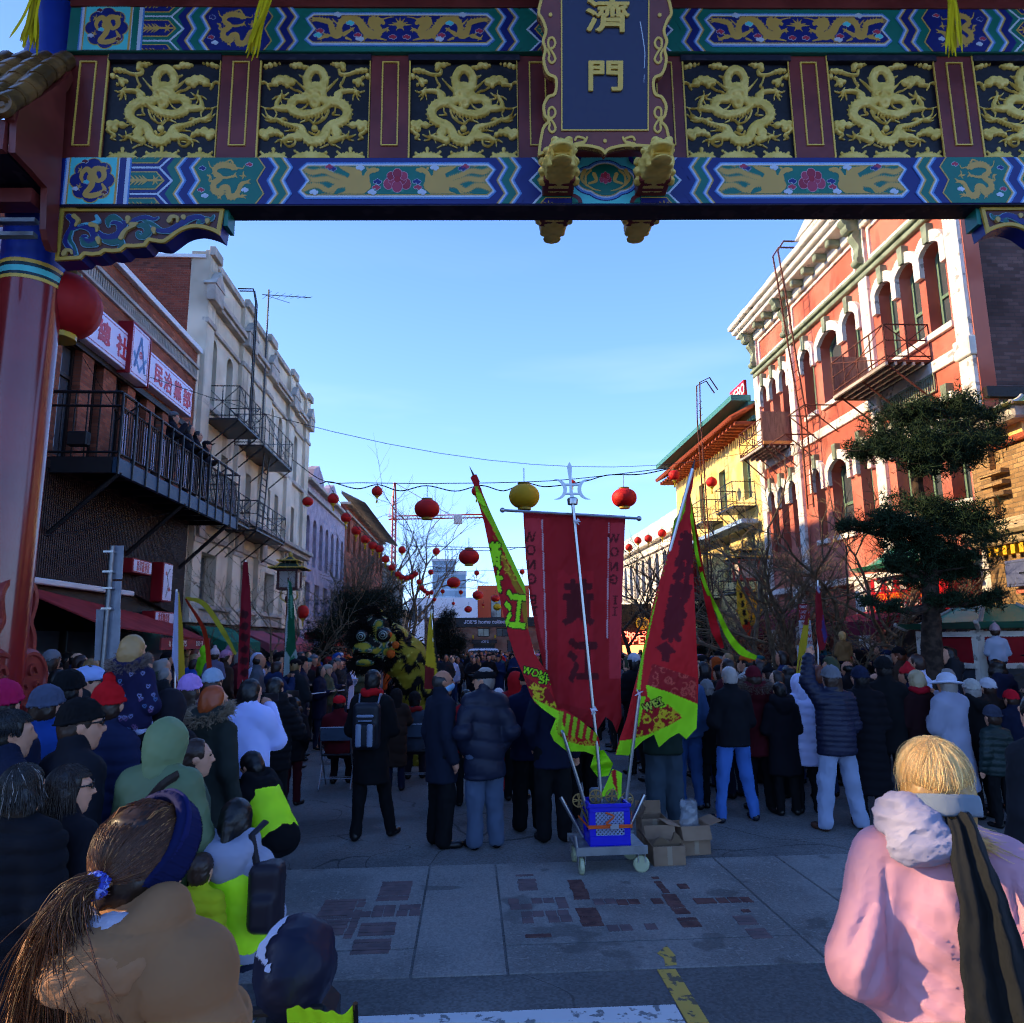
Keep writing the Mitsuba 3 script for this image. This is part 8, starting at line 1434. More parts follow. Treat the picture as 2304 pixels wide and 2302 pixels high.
def pine(name,lab,Y,trunk,pads,n,col,tr=.16,size=.085,depth=.8,seed=1):
 rng=np.random.default_rng(seed);k=thing(name,lab,'tree');m=MB()
 t=np.array([atY(x,y,Y)for x,y in trunk]);t[:,1]+=rng.normal(0,.08,len(t));t[0,2]=ground(Y)
 p=smooth_pts(t,6);v,f=tube(p,np.linspace(tr,tr*.35,len(p)),12);nn=vnormals(v,f);v=v+nn*((meshkit.fbm(v*[9,9,4],3)-.5)*.08)[:,None];obj('trunk',(v,f),'bark',k,smooth=50)
 cr=MB()
 for x,y,rx,ry in pads:
  c=atY(x,y,Y+rng.uniform(-.5,.5)*depth);s=Y/1660.;j=np.argmin(np.linalg.norm(p-c,axis=1)+np.where(p[:,2]>c[2],5,0))
  mid=(p[j]+c)/2+[0,0,-.1];m.tube(smooth_pts([p[j],mid,c-[0,0,ry*s*.3]],4),np.linspace(tr*.38,.02,9),6)
  for i in range(5):e=c+rng.normal(0,.5,3)*[rx*s,rx*s*.8,ry*s*.5];m.tube([c-[0,0,ry*s*.3],(c+e)/2+[0,0,-.03],e],[.022,.015,.006],4)
  needles(cr,c,np.array([rx*s,rx*s*.85,ry*s*1.4]),int(n*rx*ry/5000),rng,col,size)
 obj('limbs',m,'bark',k);obj('crown',cr,'leaf',k,kind=None);return k
pine('pine_tree','cloud-pruned dark pine with curved trunk in front of the red restaurant sign',10.6,[(2115,1700),(2108,1540),(2100,1440),(2085,1350),(2098,1250),(2072,1130),(2058,1010),(2085,930)],[(2050,930,95,40),(2130,915,80,40),(2185,950,75,50),(1975,1005,75,38),(2065,985,120,55),(2160,1010,110,50),(2090,1035,95,38),(1935,1010,40,22),(2225,985,40,30),(2080,1135,105,40),(1990,1180,90,32),(1920,1185,55,22),(2110,1175,130,50),(2190,1165,60,38),(2060,1215,85,38),(2150,1225,115,48),(2080,1280,105,40),(2170,1280,75,36),(2020,1265,40,22),(2190,1345,55,30),(2005,1360,50,20),(2235,1345,35,24),(2130,1350,45,22),(1950,1352,22,14)],1500,rgb('20331f'),.17,.10)
def bare(name,lab,base,h,spread,rng,mat='bark_pale',r0=.09,stems=4,levels=5,lean=(0,0),group=None):
 k=thing(name,lab,'tree',group);m=MB();tr=MB()
 def grow(p,d,L,r,lv):
  n=4;pts=[p];q=p.copy();dd=d.copy()
  for i in range(n):dd=dd+rng.normal(0,.13,3)+[0,0,.03];dd/=np.linalg.norm(dd);q=q+dd*L/n;pts.append(q)
  (tr if lv==levels else m).tube(pts,np.linspace(r,r*.6,n+1),5 if r>.012 else 3,caps=False)
  if lv==0:return
  for i in range(3 if lv>1 else 5):
   j=rng.integers(1,n+1)if i else n;e=dd+rng.normal(0,.52,3)*[1,1,.7];e/=np.linalg.norm(e);grow(np.array(pts[j]),e,L*rng.uniform(.55,.85),max(r*.55,.005),lv-1)
 base=np.array(base,float)
 for s in range(stems):
  a=2*math.pi*(s+rng.random()*.6)/stems;d=np.array([math.cos(a)*spread+lean[0],math.sin(a)*spread+lean[1],1.]);grow(base+[math.cos(a)*.06,math.sin(a)*.06,0],d/np.linalg.norm(d),h*.36,r0,levels)
 obj('trunk',tr,mat,k);obj('crown',m,mat,k);return k
def at_ground(px_,py_,Y):q=atY(px_,py_,Y);return(q[0],Y,ground(Y))
bare('bare_tree','leafless spreading street tree with pale twigs left of the pine',at_ground(1850,1500,14.5),5.0,.95,np.random.default_rng(2),r0=.11,stems=10)
bare('bare_tree','smaller leafless tree in front of the yellow building',at_ground(1745,1480,18.5),4.6,.55,np.random.default_rng(3),r0=.07,stems=3)
bare('bare_tree','large leafless tree overhanging the street on the left behind the lion',at_ground(880,1480,38),10.5,.5,np.random.default_rng(4),r0=.13,stems=4,lean=(.12,0))
bare('bare_tree','leafless tree in front of the brown brick block on the left',at_ground(800,1480,44),11,.45,np.random.default_rng(5),r0=.14,stems=4)
bare('bare_tree','slim leafless sapling beside the red flag on the left',at_ground(592,1480,18.8),4.6,.5,np.random.default_rng(6),'bark_pale',r0=.05,stems=3,levels=4)
bare('bare_tree','leafless tree glimpsed between the red flags on the right side',at_ground(1445,1480,30),7.5,.5,np.random.default_rng(7),'bark',r0=.12,stems=4)
pine('dark_evergreen','dark evergreen behind the lion at left of the street',24,[(830,1520),(820,1420),(800,1360)],[(770,1370,60,42),(830,1345,70,45),(740,1430,65,45),(800,1420,80,50),(870,1400,60,45),(720,1480,45,30),(850,1460,60,40)],3000,rgb('1b261a'),.12,.16,1.5,3)
pine('dark_evergreen','dark evergreen right of the yellow and black flag',32,[(1010,1520),(1008,1440),(1005,1400)],[(1000,1420,38,32),(1025,1450,32,30),(985,1460,30,28),(1010,1390,24,18),(1010,1480,36,22)],5000,rgb('18231c'),.12,.2,1.,4)
pine('dark_evergreen','dark clipped evergreen behind the lime ribbon on the right',22,[(1590,1520),(1590,1400)],[(1590,1380,32,36),(1600,1430,36,34),(1580,1460,32,30),(1615,1470,26,26)],5000,rgb('18241a'),.1,.14,.8,5)
# ============== lanterns, wires, lamps, signs
def lantern(c,w,col,lab,hh=.8,ribs=24,tassel=True,group=None,cap=True,hang=.3):
 k=thing('lantern',lab,'lantern',group);c=np.array(c,float);R=w/2;H_=w*hh/2;n=48
 t=np.linspace(-1.25,1.25,15);prof=[(max(R*math.cos(a)**.8,.001),H_*math.sin(a)/math.sin(1.25))for a in t];v,f=lathe(prof,n)
 a=np.arctan2(v[:,1],v[:,0]);s=1-.035*np.abs(np.cos(a*ribs/2))**6;v=v*np.stack([s,s,np.ones(len(v))],1)
 obj('body',MB().add(v+c,f,col),'satin',k,smooth=True);m=MB()
 for z in(-1,1):q,g=lathe([(0,-.06*w),(prof[0][0]*1.08,-.06*w),(prof[0][0]*1.08,.05*w),(0,.05*w)],16);m.add(q+c+[0,0,z*H_*1.02],g,rgb('6d5a18')if z>0 else rgb('b89a20'))
 obj('rim',m,'paint',k)
 if tassel:
  m=MB();rng=np.random.default_rng(len(scene));z0=c-[0,0,H_+.05*w]
  m.tube([z0,z0-[0,0,.16*w]],.12*w,8,rgb('c9a81c'))
  for i in range(9):o=rng.normal(0,.05*w,2);m.tube([z0-[0,0,.14*w],z0+[o[0],o[1],-.6*w]],[.03*w,.018*w],4,rgb('c8a91e'))
  obj('tassel',m,'cloth',k)
 if hang:obj('hanger',tube([c+[0,0,H_],c+[0,0,H_+hang]],.008,4),'black_iron',k)
 return k
LR,LY=rgb('c01812'),rgb('c79a12')
SM=[(413,338,70),(493,455,65),(556,535,62),(612,588,58),(658,627,54),(700,648,52),(738,712,48),(777,765,44),(815,805,40),(838,824,37),(868,830,36),(898,822,36),(922,803,36),(945,853,34),(962,890,34),(978,908,29),(998,922,30),(1022,918,28),(840,655,48),(685,292,68),(1052,663,46),(1018,792,34),(1303,797,32),(1303,290,66),(1092,912,26),(1205,917,26),(1158,987,20),(1343,995,18),(1040,962,24),(1585,790,32)]
SM=[(600+x*.36269,1000+y*.36269,w*.36269)for x,y,w in SM]+[(1000+x*.36269,1000+y*.36269,w*.36269)for x,y,w in((1425,192,74),(1657,235,70),(1548,385,56),(1350,552,54),(1265,585,50),(1200,597,46),(1145,640,46),(795,240,40))]
ends=[]
for i,(x,y,w)in enumerate(SM):
 Y=min(34,1660*.40/w);q=atY(x,y,Y);lantern(q,w*Y/1660,LR,'small red lantern with yellow tassel, '+(ORD[i]+' along the long left string' if i<18 else ORD[i-30]+' of the right string' if i>29 else ORD[i-18]+' on the cross wires'),.86,20,True,'small red lanterns strung over the street',hang=.16);ends.append((x,q))
BIG=[(600,995,400,158,LR,'large wide red lantern nearest on the first cross wire, left of the yellow one'),(600,1255,698,128,LR,'large red lantern on the second cross wire'),(600,1160,857,84,LR,'red lantern on the third cross wire'),(600,1310,935,68,LR,'red lantern in front of the orange block'),(600,1250,1023,48,LR,'small far red lantern above the home shop'),(600,1420,955,56,LR,'far red lantern half behind the left flag'),(600,1430,1008,50,LY,'far yellow lantern half behind the left flag'),(1000,495,322,194,LY,'large yellow lantern above the red banner'),(1000,1115,332,160,LR,'large pale red lantern right of the trident')]
for ox,x,y,w,c,lab in BIG:
 Y=min(60,1660*.62/(w*.36269));lantern(atY(ox+x*.36269,1000+y*.36269,Y),.62,c,lab,.76 if c is LY else .72,22,False,hang=.35)
lantern(atY(600+255*.36269,1000+355*.36269,24),.36,LR,'red lantern at the far corner of the cream building',.75,20,False);lantern(atY(600+225*.36269,1000+1040*.36269,27),.42,LR,'red lantern hanging at the cafe entrance',1.1,20,True)
lantern(atY(140,688,7.35),.74,rgb('9c1216'),'huge red ribbed lantern just behind the left gate column',.86,26,False,hang=.6)
k=thing('overhead_wires','dark wires strung across the street carrying lanterns','wires');
def wire(a,b,sag,r=.010,n=14,name='wire'):
 t=np.linspace(0,1,n)[:,None];p=np.array(a)*(1-t)+np.array(b)*t;p[:,2]-=(4*sag*t*(1-t))[:,0];obj(name,tube(p,r,4),'black_iron',k)
def wpix(pts,Y,r=.010):obj('wire',tube(smooth_pts([atY(600+x*.36269,1000+y*.36269,Y)for x,y in pts],6),r,4),'black_iron',k)
Yw=17.
wpix([(160,95),(360,228),(600,238),(1000,242),(1500,236),(1900,215),(2480,148)],Yw);wpix([(330,245),(395,232),(560,275),(690,250),(830,288),(990,256),(1170,290),(1330,255),(1470,288),(1600,240),(1720,262),(1860,250)],Yw-.1,.013);wpix([(1860,250),(1990,225),(2120,190),(2320,185),(2500,150)],Yw-.1,.013)
wpix([(1100,650),(1370,660),(1500,655),(1600,640),(1900,690)],20.5);wpix([(900,630),(1400,640),(1700,630),(2200,560)],20.6);wpix([(1000,790),(1300,785),(1600,775),(1900,770)],31)
wpix([(380,235),(415,300),(495,415),(556,505),(615,560),(660,600),(705,625),(740,690),(780,745),(830,805),(870,815),(905,800),(935,790)],22,.009)
wire(atX(184,800,-7.2),(-6.4,22,4.0),.4,.008);wire(atX(100,1205,-7.0),atX(540,1110,-6.4),.1,.008);wire((-7.3,16,7.95),(9.6,24.0,8.3),1.2,.008)
def pagoda_lamp(px_,py_,Y,lab,pole_col):
 k=thing('street_lamp',lab,'street lamp','pagoda-roofed street lamps');q=atY(px_,py_,Y);z0=ground(Y);x,y,z=q
 v,f=lathe([(.16,z0),(.16,z0+.5),(.075,z0+.7),(.06,z-.75),(.10,z-.7),(.10,z-.6),(.05,z-.55),(.05,z-.42),(0,z-.42)],14);obj('pole',MB().add(v+[x,y,0],f,pole_col),'paint',k,smooth=40)
 obj('glass',MB().box((x-.23,y-.23,z-.36),(x+.23,y+.23,z+.06),rgb('a9a29a')),'paint',k);m=MB()
 for sx in(-1,1):
  for sy in(-1,1):m.box((x+sx*.24-.03,y+sy*.24-.03,z-.4),(x+sx*.24+.03,y+sy*.24+.03,z+.1),pole_col)
 for zz in(-.42,.06):m.box((x-.28,y-.28,z+zz),(x+.28,y+.28,z+zz+.05),pole_col)
 for s in(-1,1):m.tube(smooth_pts([(x+s*.06,y,z-.75),(x+s*.22,y,z-.62),(x+s*.2,y,z-.45)],4),.02,5,GD2)
 obj('lantern_frame',m,'paint',k);m=MB()
 for zz,w0,w1,hgt in((.10,.46,.22,.18),(.30,.28,.06,.16)):
  v=[];
  for i in range(5):t=i/4;w=w0+(w1-w0)*t;v+=[(x+a*w,y+b*w,z+zz+hgt*t**1.6+(.05 if i==0 else 0))for a,b in((-1,-1),(1,-1),(1,1),(-1,1))]
  m.add(v,[(i*4+j,i*4+(j+1)%4,i*4+4+(j+1)%4,i*4+4+j)for i in range(4)for j in range(4)]+[(3,2,1,0)],rgb('2a3a2a'))
  for j in range(4):m.tube([v[i*4+j]for i in range(5)],.022,5,rgb('b89a3c'))
  m.tube([v[0],v[1],v[2],v[3],v[0]],.02,5,rgb('b89a3c'))
 v,f=lathe([(.05,0),(.07,.06),(.02,.14),(0,.16)],8);m.add(v+[x,y,z+.46],f,rgb('b89a3c'));obj('roof',m,'paint',k);obj('lamp_base',lathe([(0,z-.36),(.11,z-.36),(.12,z-.26),(.06,z-.1),(0,z-.06)],12)if False else(lambda t:(t[0]+[x,y,0],t[1]))(lathe([(0,z-.36),(.11,z-.36),(.12,z-.26),(.06,z-.1),(0,z-.06)],12)),'galvanised',k)
pagoda_lamp(652,1292,20.,'street lamp with green pagoda roof before the cream building, beside the green flag',rgb('4a1a1a'));pagoda_lamp(1678,1270,18.5,'red street lamp with pagoda roof beside the yellow diamond sign',rgb('9c2a24'))
k=thing('sign_post','backs of three road signs on a steel post above the left crowd','sign');Y=9.2
q=lambda x,y:atY(x*.37267,1180+y*.37275,Y)
obj('post',tube([q(678,130),[q(612,940)[0],Y,0]],.03,10),'galvanised',k,smooth=40)
for(x0,y0,x1,y1)in((645,125,735,328),(632,340,722,520),(560,512,716,822)):
 a,b,c,d=q(x0+8,y0),q(x1,y0),q(x1-10,y1),q(x0-4,y1);m=MB();v=np.array([a,b,c,d]);v[:,1]-=.0;w=v+[0,.012,0];w2=np.vstack([v+[0,.05,0],w+[0,.05,0]]);m.add(w2,[(0,1,2,3),(7,6,5,4),(0,4,5,1),(1,5,6,2),(2,6,7,3),(3,7,4,0)]);obj('sign_back',m,'sign_metal',k)
for y_ in(165,285,385,508):p_=q(668-y_*.04,y_);obj('clamp',MB().box(p_-[.06,.035,.012],p_+[.06,.05,.012]),'steel',k)
pr('sign_metal',speckle((.22,.25,.31),(.30,.33,.39),5),.45,.5,metallic=.3)
k=thing('warning_sign','yellow diamond sign reading YIELD TO PEDESTRIANS on the red lamp post','sign');c=atY(1600+245*.36477,1000+1025*.36477,18.2);M=frame(c,(1,0,0),UP);r=.40
p_=Polygon([(0,r),(r,0),(0,-r),(-r,0)]).buffer(-.03).buffer(.03);obj('plate',MB().prism(p_,-.01,.006,M,rgb('c99a10')),'paint',k);m=MB();m.prism(p_.buffer(-.012).difference(p_.buffer(-.022)),.006,.008,M,rgb('14130f'))
for t,y_,s in(('YIELD',.12,.062),('TO',.03,.062),('PEDESTRIANS',-.06,.055)):g_=text_polys(t,s);b_=g_.bounds;m.prism(affinity.translate(g_,-(b_[0]+b_[2])/2,y_),.006,.008,M,rgb('14130f'))
m.prism(union_all([Point(0,-.13).buffer(.02),stroke([(0,-.15),(0,-.22)],.018),stroke([(0,-.22),(-.04,-.29)],.011),stroke([(0,-.22),(.04,-.28)],.011),stroke([(0,-.17),(.05,-.2)],.008),stroke([(0,-.17),(-.045,-.21)],.008)]),.006,.008,M,rgb('14130f'));obj('lettering',m,'paint',k)
k=thing('parking_sign','red and white commercial loading zone signs on a post in the right crowd','sign');Y=12.8
def plate(x0,y0,x1,y1,col,txt,tc,nm):
 a,b=atY(1600+x0*.36477,1000+y0*.36477,Y),atY(1600+x1*.36477,1000+y1*.36477,Y);w,h_=b[0]-a[0],a[2]-b[2];M=frame((a[0],Y,b[2]),(1,0,0),UP);kk=obj(nm,MB().prism(sbox(0,0,w,h_).buffer(-.01).buffer(.01),-.006,.004,M,col),'paint',k);m=MB()
 for i,t in enumerate(txt):g_=text_polys(t,h_*.55/len(txt));bb=g_.bounds;sc_=min(1,w*.86/(bb[2]-bb[0]));g_=affinity.scale(g_,sc_,1,origin=(0,0));bb=g_.bounds;m.prism(affinity.translate(g_,w/2-(bb[0]+bb[2])/2,h_*(1-(i+.8)/len(txt))if len(txt)>1 else h_*.22),.004,.006,M,tc)
 obj('lettering',m,'paint',kk)
plate(538,985,612,1080,rgb('9c1a20'),['COMMERCIAL','LOADING','ZONE'],WH,'sign_plate');plate(540,1085,626,1240,rgb('b9bcc4'),['NO','STOPPING','8 AM','TO 6 PM'],rgb('9c1a20'),'sign_plate');plate(528,1240,640,1340,rgb('b9bcc4'),['P'],rgb('14140f'),'sign_plate')
a=atY(1600+580*.36477,1360,Y+.03);obj('post',tube([[a[0],Y+.04,0],[a[0],Y+.04,a[2]]],.03,8),'galvanised',k)
k=thing('round_sign','round yellow restaurant sign behind the right flag','sign');c=atY(1000+1230*.36269,1000+1110*.36269,40);M=frame(c,(1,0,0),UP);obj('disc',MB().prism(Point(0,0).buffer(.36,24),-.05,.02,M,rgb('c79c1a')),'paint',k);obj('characters',MB().prism(union_all([affinity.translate(glyph('杏',.34),-.15,0),affinity.translate(glyph('堂',.34),.15,0)]),.02,.04,M,rgb('2a1c10')),'paint',k)
k=thing('neon_sign','red neon signs lit in the dim shopfront between banner and right flag','sign');M=frame(atY(1000+1095*.36269,1000+1195*.36269,40),(1,0,0),UP)
lit('script_tubes',MB().prism(affinity.translate(text_polys('Chop Suey',.30),0,0),0,.03,M),(.9,.07,.04),k);M=frame(atY(1000+1108*.36269,1000+1238*.36269,40),(1,0,0),UP);lit('open_tubes',MB().prism(text_polys('OPEN',.42),0,.03,M),(1.0,.06,.03),k)
a,b=atY(1000+1100*.36269,1000+1245*.36269,40.3),atY(1000+1235*.36269,1000+1300*.36269,40.3);obj('backing_board',MB().box((a[0]-.5,40.2,b[2]-.5),(b[0]+.8,40.4,a[2]+2.2)),'dark_shop',k);lit('lit_window',MB().box((a[0],40.1,b[2]),(b[0],40.15,a[2])),(.35,.09,.03),k)
k=thing('parked_van','white van parked at the far end of the street','van');q_=atY(1085,1480,68);x,z=q_[0],ground(68)
v=Field((x-2.4,66.5,z),(x+2.4,69,z+2.2),.08,.12);v.put(lambda P:sd_box(P[0]-x,P[1]-67.8,P[2]-z-.95,2.1,.85,.55,.2),(x-2.2,66.9,z+.3),(x+2.2,68.7,z+1.6));v.put(lambda P:sd_box(P[0]-x-.1,P[1]-67.8,P[2]-z-1.5,1.4,.78,.45,.3),(x-1.6,67,z+.9),(x+1.6,68.7,z+2.1));obj('body',v.mesh(),'white_wall',k,smooth=True);m=MB()
for s in(-1.3,1.3):m.tube([(x+s,66.9,z+.33),(x+s,67.15,z+.33)],.33,14)
obj('wheel',m,'black_iron',k);obj('window',MB().box((x-1.2,66.98,z+1.35),(x+1.35,67.05,z+1.8)),'pane',k)
k=thing('crowd_rope','thin rope stretched along the front of the left crowd','rope');obj('rope',tube(smooth_pts([atY(500*1.1925,1312*1.1925,11.5),atY(570*1.1925,1311*1.1925,13),atY(650*1.1925,1302*1.1925,17)],6),.012,5),'sign_metal',k)
# ============== flags, trolley, lion
def cloth(name,out,Yf,base,regions,step=3.2,ripple=.03,parent=None,seed=0,wl=70.,**kw):
 """A hanging sheet: outline and printed regions in photo pixels, at depth Yf, with folds; prints are vertex colours of one sheet."""
 P=Polygon(out).buffer(0);x0,y0,x1,y1=P.bounds;b=np.vstack([np.array(r.segmentize(step).coords)[:-1]for r in(P.exterior,*P.interiors)])
 gx,gy=np.meshgrid(np.arange(x0,x1,step),np.arange(y0,y1,step*.87));p=np.stack([(gx+(np.arange(gx.shape[0])%2)[:,None]*step/2).ravel(),gy.ravel()],1);p=p[shapely.contains_xy(P.buffer(-step*.4),p[:,0],p[:,1])]
 p=np.vstack([b,p]);t=Delaunay(p).simplices;c=p[t].mean(1);t=t[shapely.contains_xy(P,c[:,0],c[:,1])]
 col=np.tile(np.array(base,float),(len(p),1));r2=np.random.default_rng(seed)
 for poly,cc_ in regions:
  i=shapely.contains_xy(poly if hasattr(poly,'geom_type')else Polygon(poly).buffer(0),p[:,0],p[:,1]);col[i]=cc_
 w=meshkit.fbm(np.stack([p[:,0]/wl,p[:,1]/(wl*3.2),0*p[:,0]+seed],1),4)-.5+.35*(meshkit.fbm(np.stack([p[:,0]/wl*2.2+p[:,1]/wl,p[:,1]/wl,0*p[:,0]+seed+5],1),3)-.5)
 V=np.array([atY(x,y,(Yf(x,y)if callable(Yf)else Yf)+ripple*2*k_)for(x,y),k_ in zip(p,w)])
 return obj(name,(V,t,col),'flag_cloth',parent,smooth=True,**kw)
C7=lambda pts:[(1000+x*.36269,1000+y*.36269)for x,y in pts]
FR,FR2,LIME,DKR,GOLDF,BKF=rgb('a01219'),rgb('b3181e'),rgb('8fd018'),rgb('560a12'),rgb('b09420'),rgb('120a08')
def swirls(poly,rng,n,r,w):
 g=[]
 x0,y0,x1,y1=poly.bounds
 for i in range(n):
  c=(rng.uniform(x0,x1),rng.uniform(y0,y1));a=rng.uniform(0,6.28);s=rng.choice([-1,1]);g.append(stroke([(c[0]+r*(1-.12*t)*math.cos(a+s*.8*t),c[1]+r*(1-.12*t)*math.sin(a+s*.8*t))for t in range(7)],w,w*.6))
 return union_all(g).intersection(poly)
def gpx(ch,x,y,w,h,rot=0):return affinity.translate(affinity.rotate(affinity.scale(glyph(ch,1.),w,-h,origin=(0,0)),rot,origin=(0,0)),x,y)
def tpx(t,x,y,h,rot=0,mirror=False,sx=1.):g=affinity.scale(text_polys(t,h),-sx if mirror else sx,-1,origin=(0,0));return affinity.translate(affinity.rotate(g,rot,origin=(0,0)),x,y)
rng=np.random.default_rng(4)
TX,TY=1.25,7.1
K=thing('clan_banner','tall dark red banner hung from a silver crossbar under a chrome trident','flag')
out=C7([(488,413),(800,425),(1122,443),(1112,700),(1100,1000),(1094,1500),(1098,1700),(1070,1790),(1040,1720),(1000,1690),(950,1770),(900,1750),(690,1640),(640,1500),(575,1200),(530,950),(505,700)])
col_l,col_r=C7([(500,455),(600,462),(622,1300),(560,1000),(520,800)]),C7([(1030,485),(1120,490),(1105,900),(1095,1450),(1020,1450)])
reg=[(Polygon(C7([(700,780),(740,775),(770,815),(825,790),(925,785),(920,1500),(900,1650),(700,1600)])),rgb('9c131e')),(Polygon(col_l),rgb('ab2a33')),(Polygon(col_r),rgb('a82832'))]
reg+=[(Polygon(C7([(602,465),(609,465),(640,1400),(632,1400)])),rgb('b8949a')),(Polygon(C7([(1017,488),(1023,488),(1012,1200),(1006,1200)])),rgb('b8949a'))]
for t,x,y in(('W',545,620),('O',545,700),('N',548,790),('G',550,880),('E',552,1010),('I',555,1080)):reg.append((Polygon().union(tpx(t,1000+(x+25)*.36269,1000+(y-15)*.36269,22,0,True)),rgb('480a10')))
for t,x,y in(('W',1065,625),('O',1063,710),('N',1060,800),('G',1057,880),('I',1055,1010),('I',1053,1080)):reg.append((tpx(t,1000+(x+22)*.36269,1000+(y-15)*.36269,20,0,True),rgb('4a0a12')))
for ch,x,y,s in(('黃',830,980,150),('江',860,1340,150)):reg.append((gpx(ch,1000+x*.36269,1000+y*.36269,s*.36*1.3,s*.36*1.9).buffer(2),rgb('4e0a12')))
ck=cloth('banner_cloth',out,lambda x,y:7.28-.0000*y,rgb('900f18'),reg,2.9,.05,K,2,60)
A_,B_=atY(*C7([(360,408)])[0],7.22),atY(*C7([(1207,460)])[0],7.22);obj('crossbar',tube([A_,B_],.014,8),'chrome',K,smooth=40);m=MB()
for q in(A_,B_):m.mesh(trimesh.creation.icosphere(2,.026),M=mov(*q))
obj('crossbar_knob',m,'chrome',K,smooth=True)
pb,pt_=atY(*C7([(955,1960)])[0],7.12),atY(*C7([(795,360)])[0],7.16);base_c=np.array([TX-.02,7.12,.32])
obj('pole',tube([base_c,pb,pt_],.017,10),'steel',K,smooth=40);M=frame(pt_,pt_*0+[1,0,0],(pt_-pb));kx=.36269*7.16/1660
m=MB();blade=Polygon([(-12,30),(-17,60),(-19,150),(-30,235),(-14,265),(2,235),(-3,150),(4,60),(12,30)])
m.prism(affinity.scale(blade,kx,kx,origin=(0,0)),-.006,.006,M)
for s in(-1,1):m.prism(affinity.scale(Point(s*100,85).buffer(66,24).difference(Point(s*121,85).buffer(64,24)),kx,kx,origin=(0,0)),-.006,.006,M)
m.box((-46*kx,108*kx,-.012),(46*kx,122*kx,.012),M=M);m.box((-46*kx,50*kx,-.01),(46*kx,62*kx,.01),M=M)
obj('trident_head',m,'chrome',K);v,f=lathe([(0,-.02),(.05,-.02),(.055,.03),(.045,.045),(0,.045)],20);Mz=M@np.array([[1,0,0,0],[0,0,1,0],[0,-1,0,0],[0,0,0,1.]]);obj('collar',(v@Mz[:3,:3].T+Mz[:3,3],f),'chrome',K,smooth=40)
for x,y in((820,480),(925,1650)):
 c=atY(*C7([(x,y)])[0],7.1);m=MB();[m.tube([c,c+np.array([math.cos(a),-.2,math.sin(a)])*.04],[.009,.004],5,rgb('c3c4d0'))for a in(0,1.2,2.6,4.2,5.3)];m.tube([c+[-.025,-.01,0],c+[.025,-.01,.01]],.016,6,rgb('c3c4d0'));obj('tie_cord',m,'cloth',K)
K=thing('left_clan_flag','narrow red pennant with lime Chinese characters and lime border leaning left','flag')
out=C7([(160,205),(200,195),(235,300),(285,420),(500,880),(520,1150),(560,1300),(640,1420),(700,1640),(740,1640),(830,1700),(940,1790),(960,1830),(965,1900),(935,1930),(870,1905),(760,1905),(680,1840),(655,1790),(690,1700),(620,1650),(560,1600),(535,1560),(480,1410),(440,1320),(400,1200),(330,900),(245,480),(200,330),(185,260)])
reg=[(Polygon(C7([(185,262),(205,260),(290,430),(500,870),(505,930),(470,880),(300,520),(230,395)])),rgb('7fb41a')),(Polygon(C7([(300,560),(470,890),(505,940),(522,1150),(500,1130),(470,960),(380,780)])),rgb('8e6a14'))]
b1=Polygon(C7([(262,480),(300,490),(335,590),(470,880),(510,1150),(485,1130),(420,900),(300,620)]));reg.append((swirls(b1,rng,26,9,1.6),rgb('b89a20')))
for ch,x,y,w,h,r in(('黃',312,690,30,62,0),('本',328,865,22,62,4),('江',440,1030,52,92,6)):
 cx_,cy_=C7([(x,y)])[0];g=gpx(ch,cx_,cy_,w,h,r);reg+=[(g.buffer(3.2),BKF),(g.buffer(.9),LIME)]
tx_,ty_=C7([(480,1405)])[0];g=tpx('WONG',tx_,ty_+4,16,17,sx=.95);reg+=[(g.buffer(2),BKF),(g,LIME)];tx_,ty_=C7([(580,1480)])[0];g=tpx('SH',tx_,ty_,17,6);reg+=[(g.buffer(2),BKF),(g,LIME)]
b2=Polygon(C7([(490,1430),(560,1480),(650,1520),(705,1640),(620,1610),(540,1560)]));reg+=[(b2,rgb('7c1016')),(swirls(b2,rng,26,10,2.0),rgb('b9a81e')),(Polygon(C7([(535,1560),(620,1610),(705,1650),(760,1800),(700,1760),(690,1700),(600,1640)])),LIME)]
for i in range(6):
 a=715+i*44;reg.append((Polygon(C7([(a,1650+i*18),(a+24,1660+i*18),(a+5,1800+i*9),(a-18,1790+i*9)])),rgb('86a81c')))
b3=Polygon(C7([(690,1760),(760,1800),(940,1850),(960,1880),(760,1850)]));reg+=[(swirls(b3,rng,22,8,1.6),rgb('a8901c')),(Polygon(C7([(650,1780),(690,1700),(700,1790),(750,1840),(850,1865),(965,1875),(970,1940),(650,1940)])),LIME)]
cloth('pennant',out,lambda x,y:7.16+.10*math.sin((y-1150)/90.),FR,reg,2.6,.045,K,5,45)
a,b=atY(*C7([(155,135)])[0],7.2),atY(*C7([(185,200)])[0],7.2);foot_=np.array([TX-.12,7.14,.34]);lower=atY(*C7([(735,1790)])[0],7.06)
obj('pole',tube([foot_,lower,lower*.9+b*.1+[0,.22,0],lower*.5+b*.5+[0,.22,0],b],.017,8),'steel',K,smooth=40);obj('spear_tip',tube([b,a],[.014,.001],8),'black_iron',K);m=MB().tube([b-(a-b)*.6,b+(a-b)*.1],.03,8,FR);obj('sleeve',m,'cloth',K)
cloth('loose_tie',C7([(188,265),(215,270),(235,330),(262,385),(240,380),(205,350)]),7.1,LIME,[],3,.02,K,7)
K=thing('right_clan_flag','red pennant with dark characters and torn lime border leaning right','flag')
